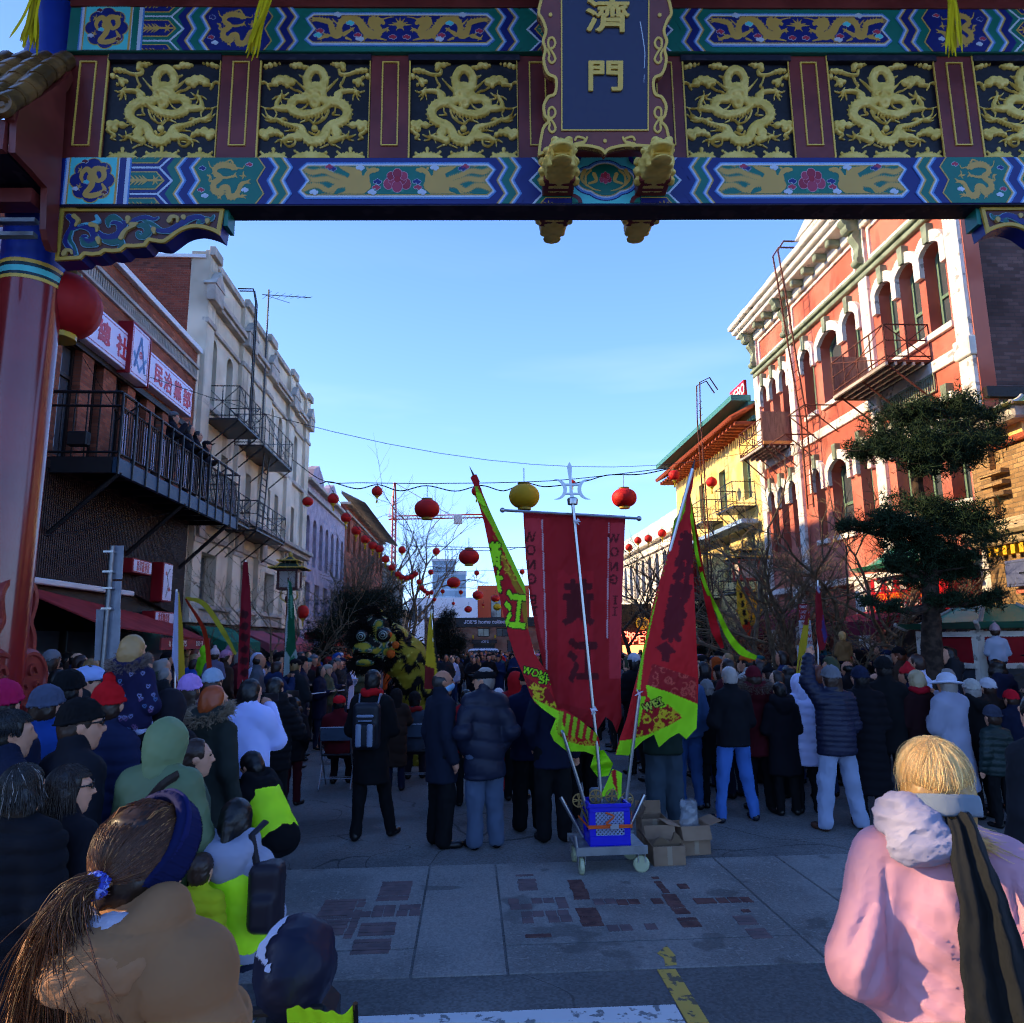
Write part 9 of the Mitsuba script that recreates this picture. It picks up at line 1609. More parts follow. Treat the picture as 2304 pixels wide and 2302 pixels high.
out=C7([(1535,150),(1548,150),(1540,260),(1525,320),(1545,800),(1562,1200),(1575,1450),(1572,1600),(1565,1760),(1500,1830),(1455,1790),(1400,1820),(1330,1880),(1300,1800),(1230,1840),(1140,1930),(1060,1925),(1085,1830),(1130,1700),(1165,1550),(1205,1400),(1290,1000),(1380,700),(1410,560),(1425,470),(1460,420),(1490,330)])
reg=[(Polygon(C7([(1500,330),(1490,420),(1420,560),(1330,900),(1240,1300),(1215,1520),(1190,1530),(1215,1340),(1300,1000),(1380,720),(1410,560),(1425,470),(1460,410)])),rgb('84bd18'))]
for ch,x,y,w,h,r in(('黃',1505,640,40,70,8),('氏',1485,800,44,76,8),('宗',1450,970,48,80,10),('親',1420,1120,44,78,10)):
 if ch not in GLYPHS:ch={'氏':'社','宗':'家','親':'衆'}[ch]
 cx_,cy_=C7([(x,y)])[0];reg.append((gpx(ch,cx_,cy_,w,h,r).buffer(3),rgb('5a0c16')))
reg.append((Polygon(C7([(1310,1260),(1375,1220),(1440,1290),(1400,1300),(1395,1350),(1350,1345),(1345,1290)])),rgb('5a0c16')))
b1=Polygon(C7([(1290,1360),(1560,1450),(1568,1600),(1260,1490)]));reg+=[(b1,rgb('8c1a20')),(swirls(b1,rng,30,10,1.7),rgb('b3473c'))]
reg.append((Polygon(C7([(1250,1490),(1400,1540),(1572,1610),(1566,1750),(1480,1700),(1420,1640),(1380,1610),(1370,1650),(1300,1620),(1260,1560)])),LIME));b2=Polygon(C7([(1130,1870),(1190,1750),(1250,1660),(1330,1640),(1390,1620),(1470,1680),(1380,1750),(1250,1800)]))
reg+=[(b2,rgb('8a1218')),(swirls(b2,rng,34,11,2.1),rgb('b9a21e')),(Polygon(C7([(1200,1560),(1250,1560),(1230,1640),(1205,1760),(1190,1700)])),LIME),(Polygon(C7([(1060,1930),(1090,1840),(1150,1830),(1260,1800),(1400,1740),(1480,1690),(1570,1740),(1570,1850),(1060,1950)])),LIME)]
tx_,ty_=C7([(1240,1660)])[0];g=tpx('WEI',tx_,ty_,17,-22);reg+=[(g.buffer(2.2),BKF),(g,rgb('a8b43c'))]
cloth('pennant',out,lambda x,y:7.2+.09*math.sin((y-1100)/80.+x/60.),FR2,reg,2.6,.04,K,9,50)
b=atY(*C7([(1540,150)])[0],7.2);lower=atY(*C7([(1208,1560)])[0],7.05);foot_=np.array([TX+.16,7.14,.34]);obj('pole',tube([foot_,lower,lower*.92+b*.08+[0,.2,0],lower*.5+b*.5+[0,.2,0],b],.018,8),'steel',K,smooth=40);obj('spear_tip',tube([b,b+(b-lower)*.05],[.014,.001],8),'black_iron',K)
c=atY(*C7([(1205,1545)])[0],7.0);m=MB();[m.tube([c,c+np.array([math.cos(a),-.3,math.sin(a)])*.045],[.009,.004],5,rgb('c3b0b8'))for a in(.5,2,3.6,5)];obj('tie_cord',m,'cloth',K)
def ribbon(name,pts,w,Y,col,parent=None,seed=0,**kw):
 p=smooth_pts(pts,8);n=len(p);V=[];w=np.interp(np.linspace(0,1,n),np.linspace(0,1,len(w)),w)if hasattr(w,'__len__')else np.full(n,w)
 for i in range(n):
  t=p[min(i+1,n-1)]-p[max(i-1,0)];t=t/(np.linalg.norm(t)+1e-9);nn=np.array([-t[1],t[0]])
  for s in(-1,0,1):q=p[i]+nn*s*w[i];V.append(atY(q[0],q[1],(Y if not callable(Y)else Y(i/n))+.05*math.sin(i*.7+seed)+s*.02))
 f=[(i*3+j,i*3+j+1,i*3+4+j,i*3+3+j)for i in range(n-1)for j in range(2)];f=np.array(f);f=np.vstack([f[:,[0,1,2]],f[:,[0,2,3]]])
 return obj(name,(np.array(V),f,np.tile(col,(len(V),1))),'cloth',parent,smooth=True,**kw)
ribbon('lime_ribbon',C7([(1515,290),(1540,500),(1570,700),(1620,880),(1700,1050),(1760,1180),(1840,1280),(1935,1325)]),[3,3.5,4,4,5,7,9,5],7.3,LIME,K);ribbon('red_ribbon',C7([(1520,330),(1560,560),(1590,750),(1630,950),(1680,1150),(1725,1265)]),[3,4,5,7,10,4],7.35,FR2,K)
ribbon('hanging_tail',C7([(960,1900),(975,1990),(985,2060)]),[10,26,12],7.16,LIME,K);cloth('folded_corner',[(1350,1795),(1378,1730),(1392,1735),(1400,1740),(1398,1790),(1392,1800),(1380,1772),(1366,1790)],7.1,LIME,[(Polygon([(1374,1735),(1386,1730),(1390,1785),(1380,1765)]),FR)],3,.03,K,12)
# ---------------- flat trolley with blue milk crate
K=thing('flat_trolley','steel platform trolley on white castors with flagpoles standing in it','trolley');MT=mov(TX,TY,0)@rotz(.03)
m=MB();m.box((-.31,-.22,.20),(.31,.28,.225));m.box((-.32,-.23,.17),(.32,-.205,.24));m.box((-.32,.27,.17),(.32,.295,.24));obj('deck',m,'galvanised',K,M=MT)
for sx in(-1,1):
 for sy in(-.17,.22):
  ck=obj('castor',MB().box((sx*.27-.035,sy-.03,.09),(sx*.27-.028,sy+.03,.17)).box((sx*.27+.028,sy-.03,.09),(sx*.27+.035,sy+.03,.17)).box((sx*.27-.035,sy-.03,.16),(sx*.27+.035,sy+.03,.175)),'steel',K,M=MT);v,f=lathe([(0,-.02),(.06,-.02),(.072,-.012),(.072,.012),(.06,.02),(0,.02)],24);A=MT@frame((sx*.27,sy,.074),(1,0,0),UP)if sx>0 else MT@frame((sx*.27,sy,.074),(0,1,0),UP)
  obj('wheel',MB().add(v@A[:3,:3].T+A[:3,3],f,rgb('a8ad8a')),'plastic',ck,smooth=40)
for sx in(-1,1):obj('side_bar',tube([(MT[:3,:3]@np.array([sx*.2,.1,.25]))+MT[:3,3],(MT[:3,:3]@np.array([sx*.40,.12,.60]))+MT[:3,3]],.02,10),'chrome',K,smooth=40)
obj('corner_peg',tube([MT[:3,3]+[-.30,-.2,.2],MT[:3,3]+[-.32,-.2,.33]],.016,8),'chrome',K)
K=thing('milk_crate','blue plastic milk crate with lattice sides on the trolley','crate');cb=rgb('1414b4');m=MB();W_,D_c,Hc,z0=.185,.165,.36,.226
for a,b in(((-W_,-D_c),(W_,-D_c+.018)),((-W_,D_c-.018),(W_,D_c))):
 for q in((0,.09),(.29,.36)):m.box((a[0],a[1],z0+q[0]),(b[0],b[1],z0+q[1]),cb,ch=.004)
 for q in((-W_,-W_+.055),(W_-.055,W_)):m.box((q[0],a[1]+.001,z0+.09),(q[1],b[1]-.001,z0+.29),cb)
for sx in(-1,1):
 for q in((0,.09),(.29,.36)):m.box((sx*W_-sx*.018,-D_c+.018,z0+q[0]),(sx*W_,D_c-.018,z0+q[1]),cb)
 for q in(-1,1):m.box((sx*W_-sx*.017,q*D_c-q*.018,z0+.09),(sx*W_-sx*.001,q*D_c-q*.07,z0+.29),cb)
m.box((-W_,-D_c,z0-.0),(W_,D_c,z0+.012),cb);m.box((-W_-.012,-D_c-.012,z0+.33),(W_+.012,-D_c,z0+.362),cb,ch=.004);obj('shell',m,'plastic',K,M=MT)
m=MB()
for i in range(-6,7):
 for s in(-1,1):
  g=LineString([(i*.035-s*.1,.09),(i*.035+s*.1,.29)]).buffer(.0045).intersection(sbox(-W_+.055,.09,W_-.055,.29));m.prism(g,-.006,.004,frame((0,-D_c+.01,z0),(1,0,0),UP),rgb('8c98b8'))
obj('lattice',m,'plastic',K,M=MT);obj('contents',MB().box((-.12,-.1,z0+.05),(.12,.1,z0+.3),rgb('6d7486'),ch=.02),'plastic',K,M=MT)
m=MB();oc=rgb('c4501c');m.box((-W_-.015,-D_c-.016,z0+.155),(W_+.015,-D_c-.012,z0+.185),oc);m.tube([(-W_-.012,-D_c-.013,z0+.17),(-.26,0,z0+.23)],.011,6,oc,flat=.3);m.tube([(W_+.012,-D_c-.013,z0+.17),(.24,0,z0+.25)],.011,6,oc,flat=.3);m.tube(smooth_pts([(-.04,-D_c-.015,z0+.29),(.03,-D_c-.03,z0+.26),(-.01,-D_c-.02,z0+.22),(-.04,-D_c-.03,z0+.2),(.02,-D_c-.02,z0+.18)],4),.009,6,oc);m.box((-.005,-D_c-.03,z0+.148),(.075,-D_c-.012,z0+.192),rgb('8d8f94'),ch=.004);obj('ratchet_strap',m,'plastic',K,M=MT)
for i,x in enumerate((-.24,-.09,.06,.21)):
 k=thing('brass_coin_hub','round brass coin-shaped pole hub, '+('leftmost','second from left','third from left','rightmost')[i]+' behind the blue crate','coin');r=.062;g=Point(0,0).buffer(r,24).difference(Point(0,0).buffer(r*.84,24));qd=Polygon([(r*.5*math.cos(t)*(abs(math.cos(2*t))*.35+.75),r*.5*math.sin(t)*(abs(math.cos(2*t))*.35+.75))for t in np.linspace(0,6.283,40)])
 arcs=union_all([Point(r*1.0*math.cos(a),r*1.0*math.sin(a)).buffer(r*.86,20).boundary.buffer(r*.07)for a in(.785,2.356,3.927,5.498)]).intersection(Point(0,0).buffer(r*.9));obj('coin',MB().prism(union_all([g,arcs]),-.008,.008,MT@frame((x,-.02+abs(x)*.3,.62 if abs(x)<.15 else .58),(1,0,0),UP)),'bronze',k)
 obj('stem',tube([MT[:3,3]+[x,.0+abs(x)*.3,.56],MT[:3,3]+[x*.5,.05,.3]],.012,6),'bronze',k)
obj('pole_socket',MB().box((-.13,.02,.35),(.16,.14,.68),rgb('5f6670'),ch=.02),'plastic','flat_trolley',M=MT)
pr('cardboard',speckle(rgb('7d6450'),rgb('8d735c'),5),.85);pr('cardboard_in',rgb('4e3f33'),.9)
def carton(x,y,rot,w,d,h,lab,flaps,tape=True):
 k=thing('cardboard_box',lab,'box');M=mov(x,y,.002)@rotz(rot);m=MB();t=.006
 m.box((-w,-d,0),(w,-d+t,h));m.box((-w,d-t,0),(w,d,h));m.box((-w,-d+t,0),(-w+t,d-t,h));m.box((w-t,-d+t,0),(w,d-t,h));m.box((-w+t,-d+t,0),(w-t,d-t,t));obj('carton',m,'cardboard',k,M=M);m=MB()
 for e,a in flaps:
  L=d*.9 if e in 'fb' else w*.9
  if e=='f':o=[(-w,-d,h),(w,-d,h),(w,-d-L*math.cos(a),h+L*math.sin(a)),(-w,-d-L*math.cos(a),h+L*math.sin(a))]
  elif e=='b':o=[(-w,d,h),(w,d,h),(w,d+L*math.cos(a),h+L*math.sin(a)),(-w,d+L*math.cos(a),h+L*math.sin(a))]
  elif e=='r':o=[(w,-d,h),(w,d,h),(w+L*math.cos(a),d,h+L*math.sin(a)),(w+L*math.cos(a),-d,h+L*math.sin(a))]
  else:o=[(-w,-d,h),(-w,d,h),(-w-L*math.cos(a),d,h+L*math.sin(a)),(-w-L*math.cos(a),-d,h+L*math.sin(a))]
  o=np.array(o);m.add(np.vstack([o,o+[0,0,.005]]),[(0,1,2,3),(7,6,5,4),(0,4,5,1),(1,5,6,2),(2,6,7,3),(3,7,4,0)])
 obj('flap',m,'cardboard',k,M=M)if flaps else None
 obj('inside',MB().box((-w+t,-d+t,h*.55),(w-t,d-t,h*.56)),'cardboard_in',k,M=M)
 if tape:obj('tape',MB().box((-.02,-d-.002,.01),(.025,-d,h-.002),rgb('94826c')),'plastic',k,M=M)
 return k,M
b0=foot(1265,1637);k,M=carton(b0[0]+.0,b0[1]+.16,.04,.15,.13,.17,'low open cardboard box in front, nearest to the camera',[('l',.9),('b',1.2)]);obj('paper',MB().prism(Polygon(smooth_pts([(-.15,.12),(-.05,.2),(.05,.16),(.1,.24),(.16,.14),(.05,.08),(-.15,.12)],4)),-.02,.02,frame((0,0,.02),(1,0,0),UP),rgb('6d5844')),'matt',k,M=M)
b0=foot(1232,1612);k,M=carton(b0[0]+.06,b0[1]+.26,.0,.13,.13,.29,'tall open cardboard box beside the trolley',[('b',1.5),('l',2.0)]);obj('printed_mark',MB().box((-.10,-.132,.17),(-.0,-.13,.19),rgb('33261e')),'plastic',k,M=M)
b0=foot(1308,1618);k,M=carton(b0[0]+.04,b0[1]+.2,.1,.145,.14,.26,'open cardboard box with flaps out and a clear bag inside',[('r',.3),('l',.2),('f',-1.2)]);obj('label',MB().box((-.11,-.143,.14),(-.04,-.14,.22),rgb('a3a9b4')),'plastic',k,M=M)
kb=thing('plastic_bag','clear plastic bag standing out of the rear cardboard box','bag');scene['clear_plastic']={'type':'thindielectric','int_ior':1.3}
scene['bag_film']={'type':'blendbsdf','weight':.28,'a':{'type':'thindielectric','int_ior':1.35},'b':{'type':'twosided','bsdf':{'type':'roughplastic','diffuse_reflectance':{'type':'rgb','value':(.42,.45,.50)},'alpha':.15}}}
g=np.linspace(0,1,20);V=[];
for i in range(20):
 for j in range(28):a=2*math.pi*j/28;r=.085*(1-.15*g[i]);q=np.array([r*math.cos(a)*1.15,r*math.sin(a)*.6,.18+.30*g[i]]);V.append(q+.035*(meshkit.fbm(q*14+5,3)-.5)*np.array([2,2,1]))
f=[(i*28+j,i*28+(j+1)%28,i*28+28+(j+1)%28,i*28+28+j)for i in range(19)for j in range(28)];obj('film',(np.array(V),np.vstack([np.array(f)[:,[0,1,2]],np.array(f)[:,[0,2,3]]])),'bag_film',kb,smooth=True,M=M)
# ---------------- flags carried in the crowd
P19=lambda pts:[(x*1.1925,y*1.1925)for x,y in pts]
def crowd_flag(lab,out,Y,base,regs,pole,wl=40,seed=0,pc='steel',extra=None):
 k=thing('crowd_flag',lab,'flag');cloth('pennant',P19(out),Y,base,[(Polygon(P19(o)),c)for o,c in regs],3.,.05,k,seed,wl);a,b=[atY(*q,Y+.03)for q in P19(pole)];b=b+(b-a)*.35;obj('pole',tube([a,b],.016,6),pc,k)
 if extra:extra(k)
 return k
def fx(k):
 for pts,w,c in((P19([(350,1130),(385,1190),(395,1260),(400,1335)]),[2,5,6,4],rgb('b0341c')),(P19([(350,1128),(385,1140),(420,1190),(445,1235)]),[3,6,6,3],rgb('b9b43a'))):ribbon('ribbon',pts,w,9.6,c,k)
crowd_flag('white and yellow vertical flag with red and yellow ribbons near the left',[(331,1115),(338,1118),(345,1180),(350,1290),(336,1290),(324,1240),(328,1160)],9.6,rgb('b79220'),[([(325,1110),(336,1110),(336,1290),(318,1290)],rgb('a9aecf'))],[(333,1112),(330,1300)],extra=fx)
crowd_flag('dark red furled flag standing in the left crowd',[(459,1060),(467,1060),(472,1110),(474,1160),(470,1240),(468,1300),(447,1300),(450,1220),(455,1120)],9.8,rgb('7c1020'),[([(455+i%2*6,1150+i*22),(470,1155+i*22),(464,1168+i*22),(452,1163+i*22)],rgb('3c0a14'))for i in range(6)],[(463,1058),(458,1310)])
crowd_flag('green and white flag beside the left street lamp',[(543,1093),(550,1100),(555,1150),(557,1210),(562,1245),(552,1258),(545,1275),(534,1285),(537,1230),(540,1150)],14,rgb('0f5a3a'),[([(540,1090),(545,1100),(542,1200),(530,1290),(533,1200)],rgb('a8b4b0')),([(536,1225),(548,1240),(558,1222),(566,1250),(545,1285),(530,1290)],rgb('9fb0a8')),([(545,1245),(556,1235),(556,1255),(548,1262)],rgb('2f7a50')),([(548,1120),(553,1130),(550,1170),(547,1150)],rgb('5f9a7c'))],[(544,1090),(534,1300)],pc='rust')
crowd_flag('yellow and red flag with dark edge right of the lion',[(813,1152),(818,1160),(822,1210),(830,1270),(828,1300),(800,1300),(804,1230),(808,1180)],10.5,rgb('b89a18'),[([(800,1255),(820,1262),(820,1320),(796,1320)],rgb('6d1416')),([(815,1150),(819,1160),(823,1215),(832,1275),(826,1275),(818,1215)],rgb('1a1712'))],[(814,1150),(822,1320)])
crowd_flag('yellow flag with black characters on the right lamp post',[(1392,1088),(1400,1100),(1414,1170),(1422,1222),(1416,1226),(1402,1190),(1391,1150),(1389,1110)],16.5,rgb('c4a62c'),[([(1400,1180),(1415,1172),(1424,1230),(1412,1226)],rgb('b8321c'))]+[([(1394+i*3.2,1118+i*17),(1400+i*3.2,1116+i*17),(1402+i*3.2,1127+i*17),(1396+i*3.2,1129+i*17)],rgb('14120c'))for i in range(4)],[(1392,1086),(1424,1240)])
crowd_flag('yellow pennant on a red pole in the right crowd',[(1524,1150),(1527,1165),(1523,1215),(1512,1265),(1505,1285),(1502,1270),(1508,1215),(1518,1170)],9.5,rgb('a08a18'),[([(1520,1150),(1530,1150),(1524,1180),(1516,1180)],rgb('6d1416'))],[(1526,1140),(1500,1300)],pc='rust')
crowd_flag('red and blue patterned flag left of the pine',[(1541,1105),(1547,1108),(1552,1150),(1562,1200),(1556,1225),(1545,1228),(1540,1190),(1538,1130)],12,rgb('8e1c28'),[([(1553,1160),(1562,1200),(1556,1215),(1550,1190)],rgb('4a3c7c')),([(1540,1090),(1546,1095),(1548,1120),(1541,1115)],rgb('a5aacb'))],[(1543,1095),(1544,1260)])
# ---------------- lion costume
K=thing('dancing_lion','black and gold lion dance costume with big ringed eyes rearing above the crowd','costume');Y=12.6;L6=lambda x,y,dy=0.:atY(600+x*.36269,1000+y*.36269,Y+dy)
path=[L6(760,1230),L6(850,1320,.1),L6(920,1420,.2),L6(950,1540,.3),L6(930,1680,.4),L6(940,1900,.5)]
lo,hi=np.min(path,0)-.8,np.max(path,0)+.8;B=Field(lo,hi,.035,.08)
for a,b,r1,r2 in zip(path[:-1],path[1:],(.33,.36,.36,.34,.32),(.36,.36,.34,.32,.30)):B.cap(a,b,r1,r2)
v,f=B.mesh();n=vnormals(v,f);v=v+n*((meshkit.fbm(v*[4,4,5],3)-.5)*.16)[:,None]
ph=v[:,2]*15+1.6*np.sin(v[:,0]*16+v[:,1]*9)+2.2*meshkit.noise(v*3.5);st=np.sin(ph)>.45;colr=np.where(st[:,None],rgb('0d0b09'),rgb('8f7c1e'));colr=np.where((meshkit.noise(v*22)>.80)[:,None],rgb('c9b95a'),colr)
obj('body_cloth',(v,f,colr),'flag_cloth',K,smooth=True);m=MB();r2=np.random.default_rng(3);pick=r2 .choice(len(v),900)
for i in pick:
 if st[i]:d=n[i]+r2 .normal(0,.4,3)-[0,0,.8];d/=np.linalg.norm(d);m.tube([v[i],v[i]+d*.07,v[i]+d*.13-[0,0,.03]],[.014,.011,.002],3,rgb('0c0a09'),caps=False)
obj('fur_stripes',m,'cloth',K,kind='stuff')
hc=L6(690,1230,-.25);hd_=Field(hc-.8,hc+.8,.022,.05);hd_.ell(hc,(.34,.34,.36));hd_.ell(hc+[-.16,-.22,-.10],(.22,.22,.15));hd_.ell(hc+[-.16,-.25,-.30],(.18,.2,.08));hd_.ell(hc+[.0,-.12,.30],(.2,.18,.14));hd_.cap(hc+[0,-.05,.35],hc+[0.03,-.0,.52],.07,.035);hd_.ell(hc+[-.17,-.3,-.2],(.16,.22,.05),.03,cut=True)
v,f=hd_.mesh();w=meshkit.noise(v*9);c_=np.where((w>.56)[:,None],rgb('9a8a2c'),rgb('14130f'));c_=np.where(((w>.48)&(w<.56))[:,None],rgb('2a5a4a'),c_);c_=np.where(((w>.44)&(w<.48))[:,None],rgb('a8a08c'),c_);obj('mask',(v,f,c_),'flag_cloth',K,smooth=True)
for s,o in((-1,[-.22,-.30,.10]),(1,[.13,-.34,.12])):
 e=hc+o;m=MB()
 for r_,d_,c_ in((.12,0,rgb('101010')),(.085,.05,rgb('7d8a7c')),(.07,.072,rgb('14201c')),(.05,.098,rgb('8a9488')),(.034,.118,rgb('0a0a0a'))):q=trimesh.creation.icosphere(2,r_);m.mesh(q,c_,mov(*(e-[0,d_,0])))
 obj('eye',m,'plastic',K)
m=MB();r2=np.random.default_rng(9)
for i in range(1500):
 a=r2 .uniform(0,6.28);ring=r2 .integers(4);base=hc+[[.30*math.cos(a),-.12,.34*math.sin(a)],[-.22+.13*math.cos(a),-.28,.10+.13*math.sin(a)],[.10*math.cos(a)-.1,-.2,.40+.10*math.sin(a)],[-.16+.2*math.cos(a),-.32,-.34+.05*math.sin(a)]][ring]+r2 .normal(0,.02,3);d=np.array([math.cos(a),-.35,math.sin(a)+.1])+r2 .normal(0,.35,3);d/=np.linalg.norm(d);m.tube([base,base+d*.06,base+d*.12-[0,0,.02]],[.012,.010,.002],3,rgb('0b0a0a'),caps=False)
obj('black_fur',m,'cloth',K,kind='stuff');m=MB()
for x,y,s in((800,1245,.06),(770,1300,.07),(760,1180,.05)):m.mesh(trimesh.creation.icosphere(2,s),rgb('b5521c'),mov(*L6(x,y,-.6)))
m.mesh(trimesh.creation.icosphere(2,.06),rgb('a81c1c'),mov(*(hc+[-.05,-.1,.52])));obj('pompom',m,'cloth',K)
# ============== the two figures nearest to the camera
def loc(k,pts,head=True):
 M,(hd,RH,hs,*_)=PINFO[k];p=np.asarray(pts,float);p=p@RH.T+hd if head else p;return p@M[:3,:3].T+M[:3,3]
def ring_band(k,tilt,c,ra,rb,height,thick,col,name,mat='cloth',knit=0.,n=90,a0=0,a1=2*math.pi,head=True,smooth=True):
 """A soft band round the head: an ellipse tilted about the x axis."""
 V=[];ct,st=math.cos(tilt),math.sin(tilt);m=14;aa=np.linspace(a0,a1,n)
 for a in aa:
  for j in range(m):
   b=2*math.pi*j/m;o=thick*math.copysign(abs(math.cos(b))**.6,math.cos(b));h=height*math.copysign(abs(math.sin(b))**.6,math.sin(b))
   if knit:o+=knit*(math.sin(a*46)*math.sin(h*900/2.2+(int(a*14.6)%2)*3.14))
   x,y,z=(ra+o)*math.sin(a),(rb+o)*math.cos(a),h;V.append((c[0]+x,c[1]+y*ct-z*st,c[2]+y*st+z*ct))
 f=[(i*m+j,i*m+(j+1)%m,i*m+m+(j+1)%m,i*m+m+j)for i in range(n-1)for j in range(m)];f=np.array(f);v=loc(k,V,head);nn=vnormals(v,np.vstack([f[:,[0,1,2]],f[:,[0,2,3]]]));v=v+nn*((meshkit.fbm(v*60,3)-.5)*.004)[:,None]
 return obj(name,MB().add(v,f,col),mat,k,smooth=smooth)
 # ---- brown-haired person in the camel coat, lower left
x,y,h_=headat(262,1632,1.85)
k=person(x,y,-20,'brown-haired person with ponytail, navy knitted headband and camel coat, nearest at lower left',dict(arms=('hold','hold'),hair='short',hem=.62,loose=.035,puff=.02,pitch=.17,hood='down',bulk=1.0,sh=.155,seed=81,res=.0105,zmin=.7,turn=-6,nod=4,fold=.016,creases=((0,1.44,0,.9,-.024,.009),(-.3,1.30,.3,1.29,-.026,.010),(-.3,1.14,.3,1.13,-.026,.010),(.03,1.36,.1,1.31,.010,.010),(-.1,1.25,-.02,1.21,.010,.010),(-.15,1.40,-.16,1.1,-.012,.008),(.15,1.40,.16,1.1,-.012,.008),(.06,1.4,.13,1.31,.010,.014),(-.12,1.36,-.05,1.3,.008,.012),(.2,1.26,.26,1.15,-.010,.010))),dict(coat=rgb('8d6646'),hair=rgb('22130c'),trousers=NAVY,body=SKIN[2]),h=h_)
HBR=rgb('4a2b18');TIE=np.array([.012,-.128,-.02])
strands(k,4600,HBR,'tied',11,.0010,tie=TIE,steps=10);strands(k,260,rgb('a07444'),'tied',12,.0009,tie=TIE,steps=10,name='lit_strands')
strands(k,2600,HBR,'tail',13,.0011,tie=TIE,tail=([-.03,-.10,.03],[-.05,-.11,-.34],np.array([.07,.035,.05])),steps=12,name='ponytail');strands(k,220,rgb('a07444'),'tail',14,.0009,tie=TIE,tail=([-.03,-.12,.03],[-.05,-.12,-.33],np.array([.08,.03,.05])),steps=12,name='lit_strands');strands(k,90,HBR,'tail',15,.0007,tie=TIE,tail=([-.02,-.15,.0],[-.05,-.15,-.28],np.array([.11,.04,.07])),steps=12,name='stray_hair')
m=MB();rng=np.random.default_rng(2)
for i in range(14):a=rng.uniform(0,6.28);m.tube(loc(k,TIE+np.array([[.024*math.cos(a+t),-.006+.012*rng.normal()*.5,.024*math.sin(a+t)]for t in np.linspace(0,2.2,7)])),.0065,7,rgb('2a3a9a')if i%4 else rgb('7a8ad0'))
obj('hair_tie',m,'satin',k,smooth=True)
ring_band(k,1.02,(0,.012,.03),.101,.118,.042,.012,rgb('10163f'),'knitted_headband',knit=.0048,n=220);ring_band(k,1.02,(0,.0,.048),.103,.121,.010,.008,rgb('151b4c'),'headband_twist',knit=.002,n=160)
def seg(k,a0,a1,z0,z1,name,col,r0=.165):pass
m=MB();M_,(hd,RH,hs,neck,S_,*_)=PINFO[k]
v,f=(lambda Q:([Q.ell(neck+[.105*math.sin(a),-.05-.10*math.cos(a),-.0-.045*math.cos(a)],(.06,.055,.055),.03)for a in np.linspace(-1.6,2.3,11)],Q.mesh())[1])(Field(neck-.35,neck+.3,.008,.03));n_=vnormals(v,f);v=v+n_*((meshkit.fbm(v*16,4)-.5)*.035)[:,None];v=v@M_[:3,:3].T+M_[:3,3];obj('folded_hood',MB().add(v,f,rgb('91694a')),'cloth',k,smooth=True)
v,f=(lambda Q:([Q.ell(neck+[.085*math.sin(a),-.03-.085*math.cos(a),.035],(.035,.03,.03),.02)for a in np.linspace(-1.2,2.2,10)],Q.mesh())[1])(Field(neck-.3,neck+.3,.008,.03));n_=vnormals(v,f);v=v+n_*((meshkit.fbm(v*60,3)-.5)*.02)[:,None];v=v@M_[:3,:3].T+M_[:3,3];obj('fleece_lining',MB().add(v,f,rgb('a9a6b4')),'cloth',k,smooth=True)
# ---- fair-haired person in the pink jacket, lower right
x,y,h_=headat(1762,1482,2.25)
k=person(x,y,-27,'fair-haired person in pink jacket, grey ear band and long charcoal scarf at lower right',dict(arms=('hip','hip'),hair='bob',hem=.66,loose=.022,bulk=1.0,sh=.15,seed=82,res=.0105,zmin=.6,turn=12,nod=2,fold=.018,coat_mat='satin',collar=.03,creases=((-.13,1.29,.06,1.17,-.009,.014),(-.11,1.26,.11,1.09,.012,.017),(-.15,1.16,.09,1.06,-.012,.010),(-.13,1.12,.05,1.03,.012,.016),(-.02,1.37,.04,1.2,.009,.02),(.03,1.34,.13,1.15,-.007,.014),(-.155,1.40,-.165,1.12,-.014,.007),(.155,1.40,.165,1.12,-.014,.007),(-.14,1.405,.14,1.405,-.004,.005),(-.20,1.30,-.27,1.18,-.012,.010),(-.19,1.24,-.26,1.10,.012,.014),(-.18,1.18,-.24,1.05,-.012,.010),(-.09,1.02,.12,.98,-.012,.012),(-.14,1.09,.0,.98,.010,.014))),dict(coat=rgb('bb8794'),hair=rgb('9a7440'),trousers=NAVY,body=SKIN[2]),h=h_)
HF=rgb('c39a5c')
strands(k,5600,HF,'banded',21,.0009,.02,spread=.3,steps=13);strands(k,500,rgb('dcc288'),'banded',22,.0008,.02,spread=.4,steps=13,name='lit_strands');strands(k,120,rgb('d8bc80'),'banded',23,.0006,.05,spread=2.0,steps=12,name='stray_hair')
ring_band(k,-.16,(0,-.010,-.056),.106,.117,.030,.010,rgb('6a7480'),'fleece_ear_band',n=120);ring_band(k,-.16,(0,-.010,-.082),.108,.119,.005,.008,rgb('4f5c68'),'band_edge',n=120)
strands(k,1800,HF,'tail',24,.0010,tie=np.array([0,-.075,-.075]),tail=([.0,-.05,-.03],[.01,-.115,-.16],np.array([.05,.014,.02])),steps=8,name='nape_hair')
M_,(hd,RH,hs,neck,S_,*_)=PINFO[k]
Q=Field(neck-.4,neck+.35,.0075,.03)
for a,r,z in zip(np.linspace(-2.0,.3,9),(.05,.058,.066,.072,.074,.07,.06,.05,.04),(.03,.035,.045,.05,.045,.03,.01,-.0,-.01)):Q.ell(neck+[.105*math.sin(a),-.02-.095*math.cos(a),z],(r,r*.8,r*.95),.03)
Q.ell(neck+[-.06,-.125,-.02],(.09,.045,.05),.03);v,f=Q.mesh();n_=vnormals(v,f);v=v+n_*((.25-np.abs(meshkit.fbm(v*[8,8,17],4)-.5))*.07-.012+.0012*np.sin(v[:,0]*520)*np.sin(v[:,2]*520))[:,None];v=v@M_[:3,:3].T+M_[:3,3];obj('mesh_hood',MB().add(v,f,rgb('86859a')),'satin',k,smooth=True)
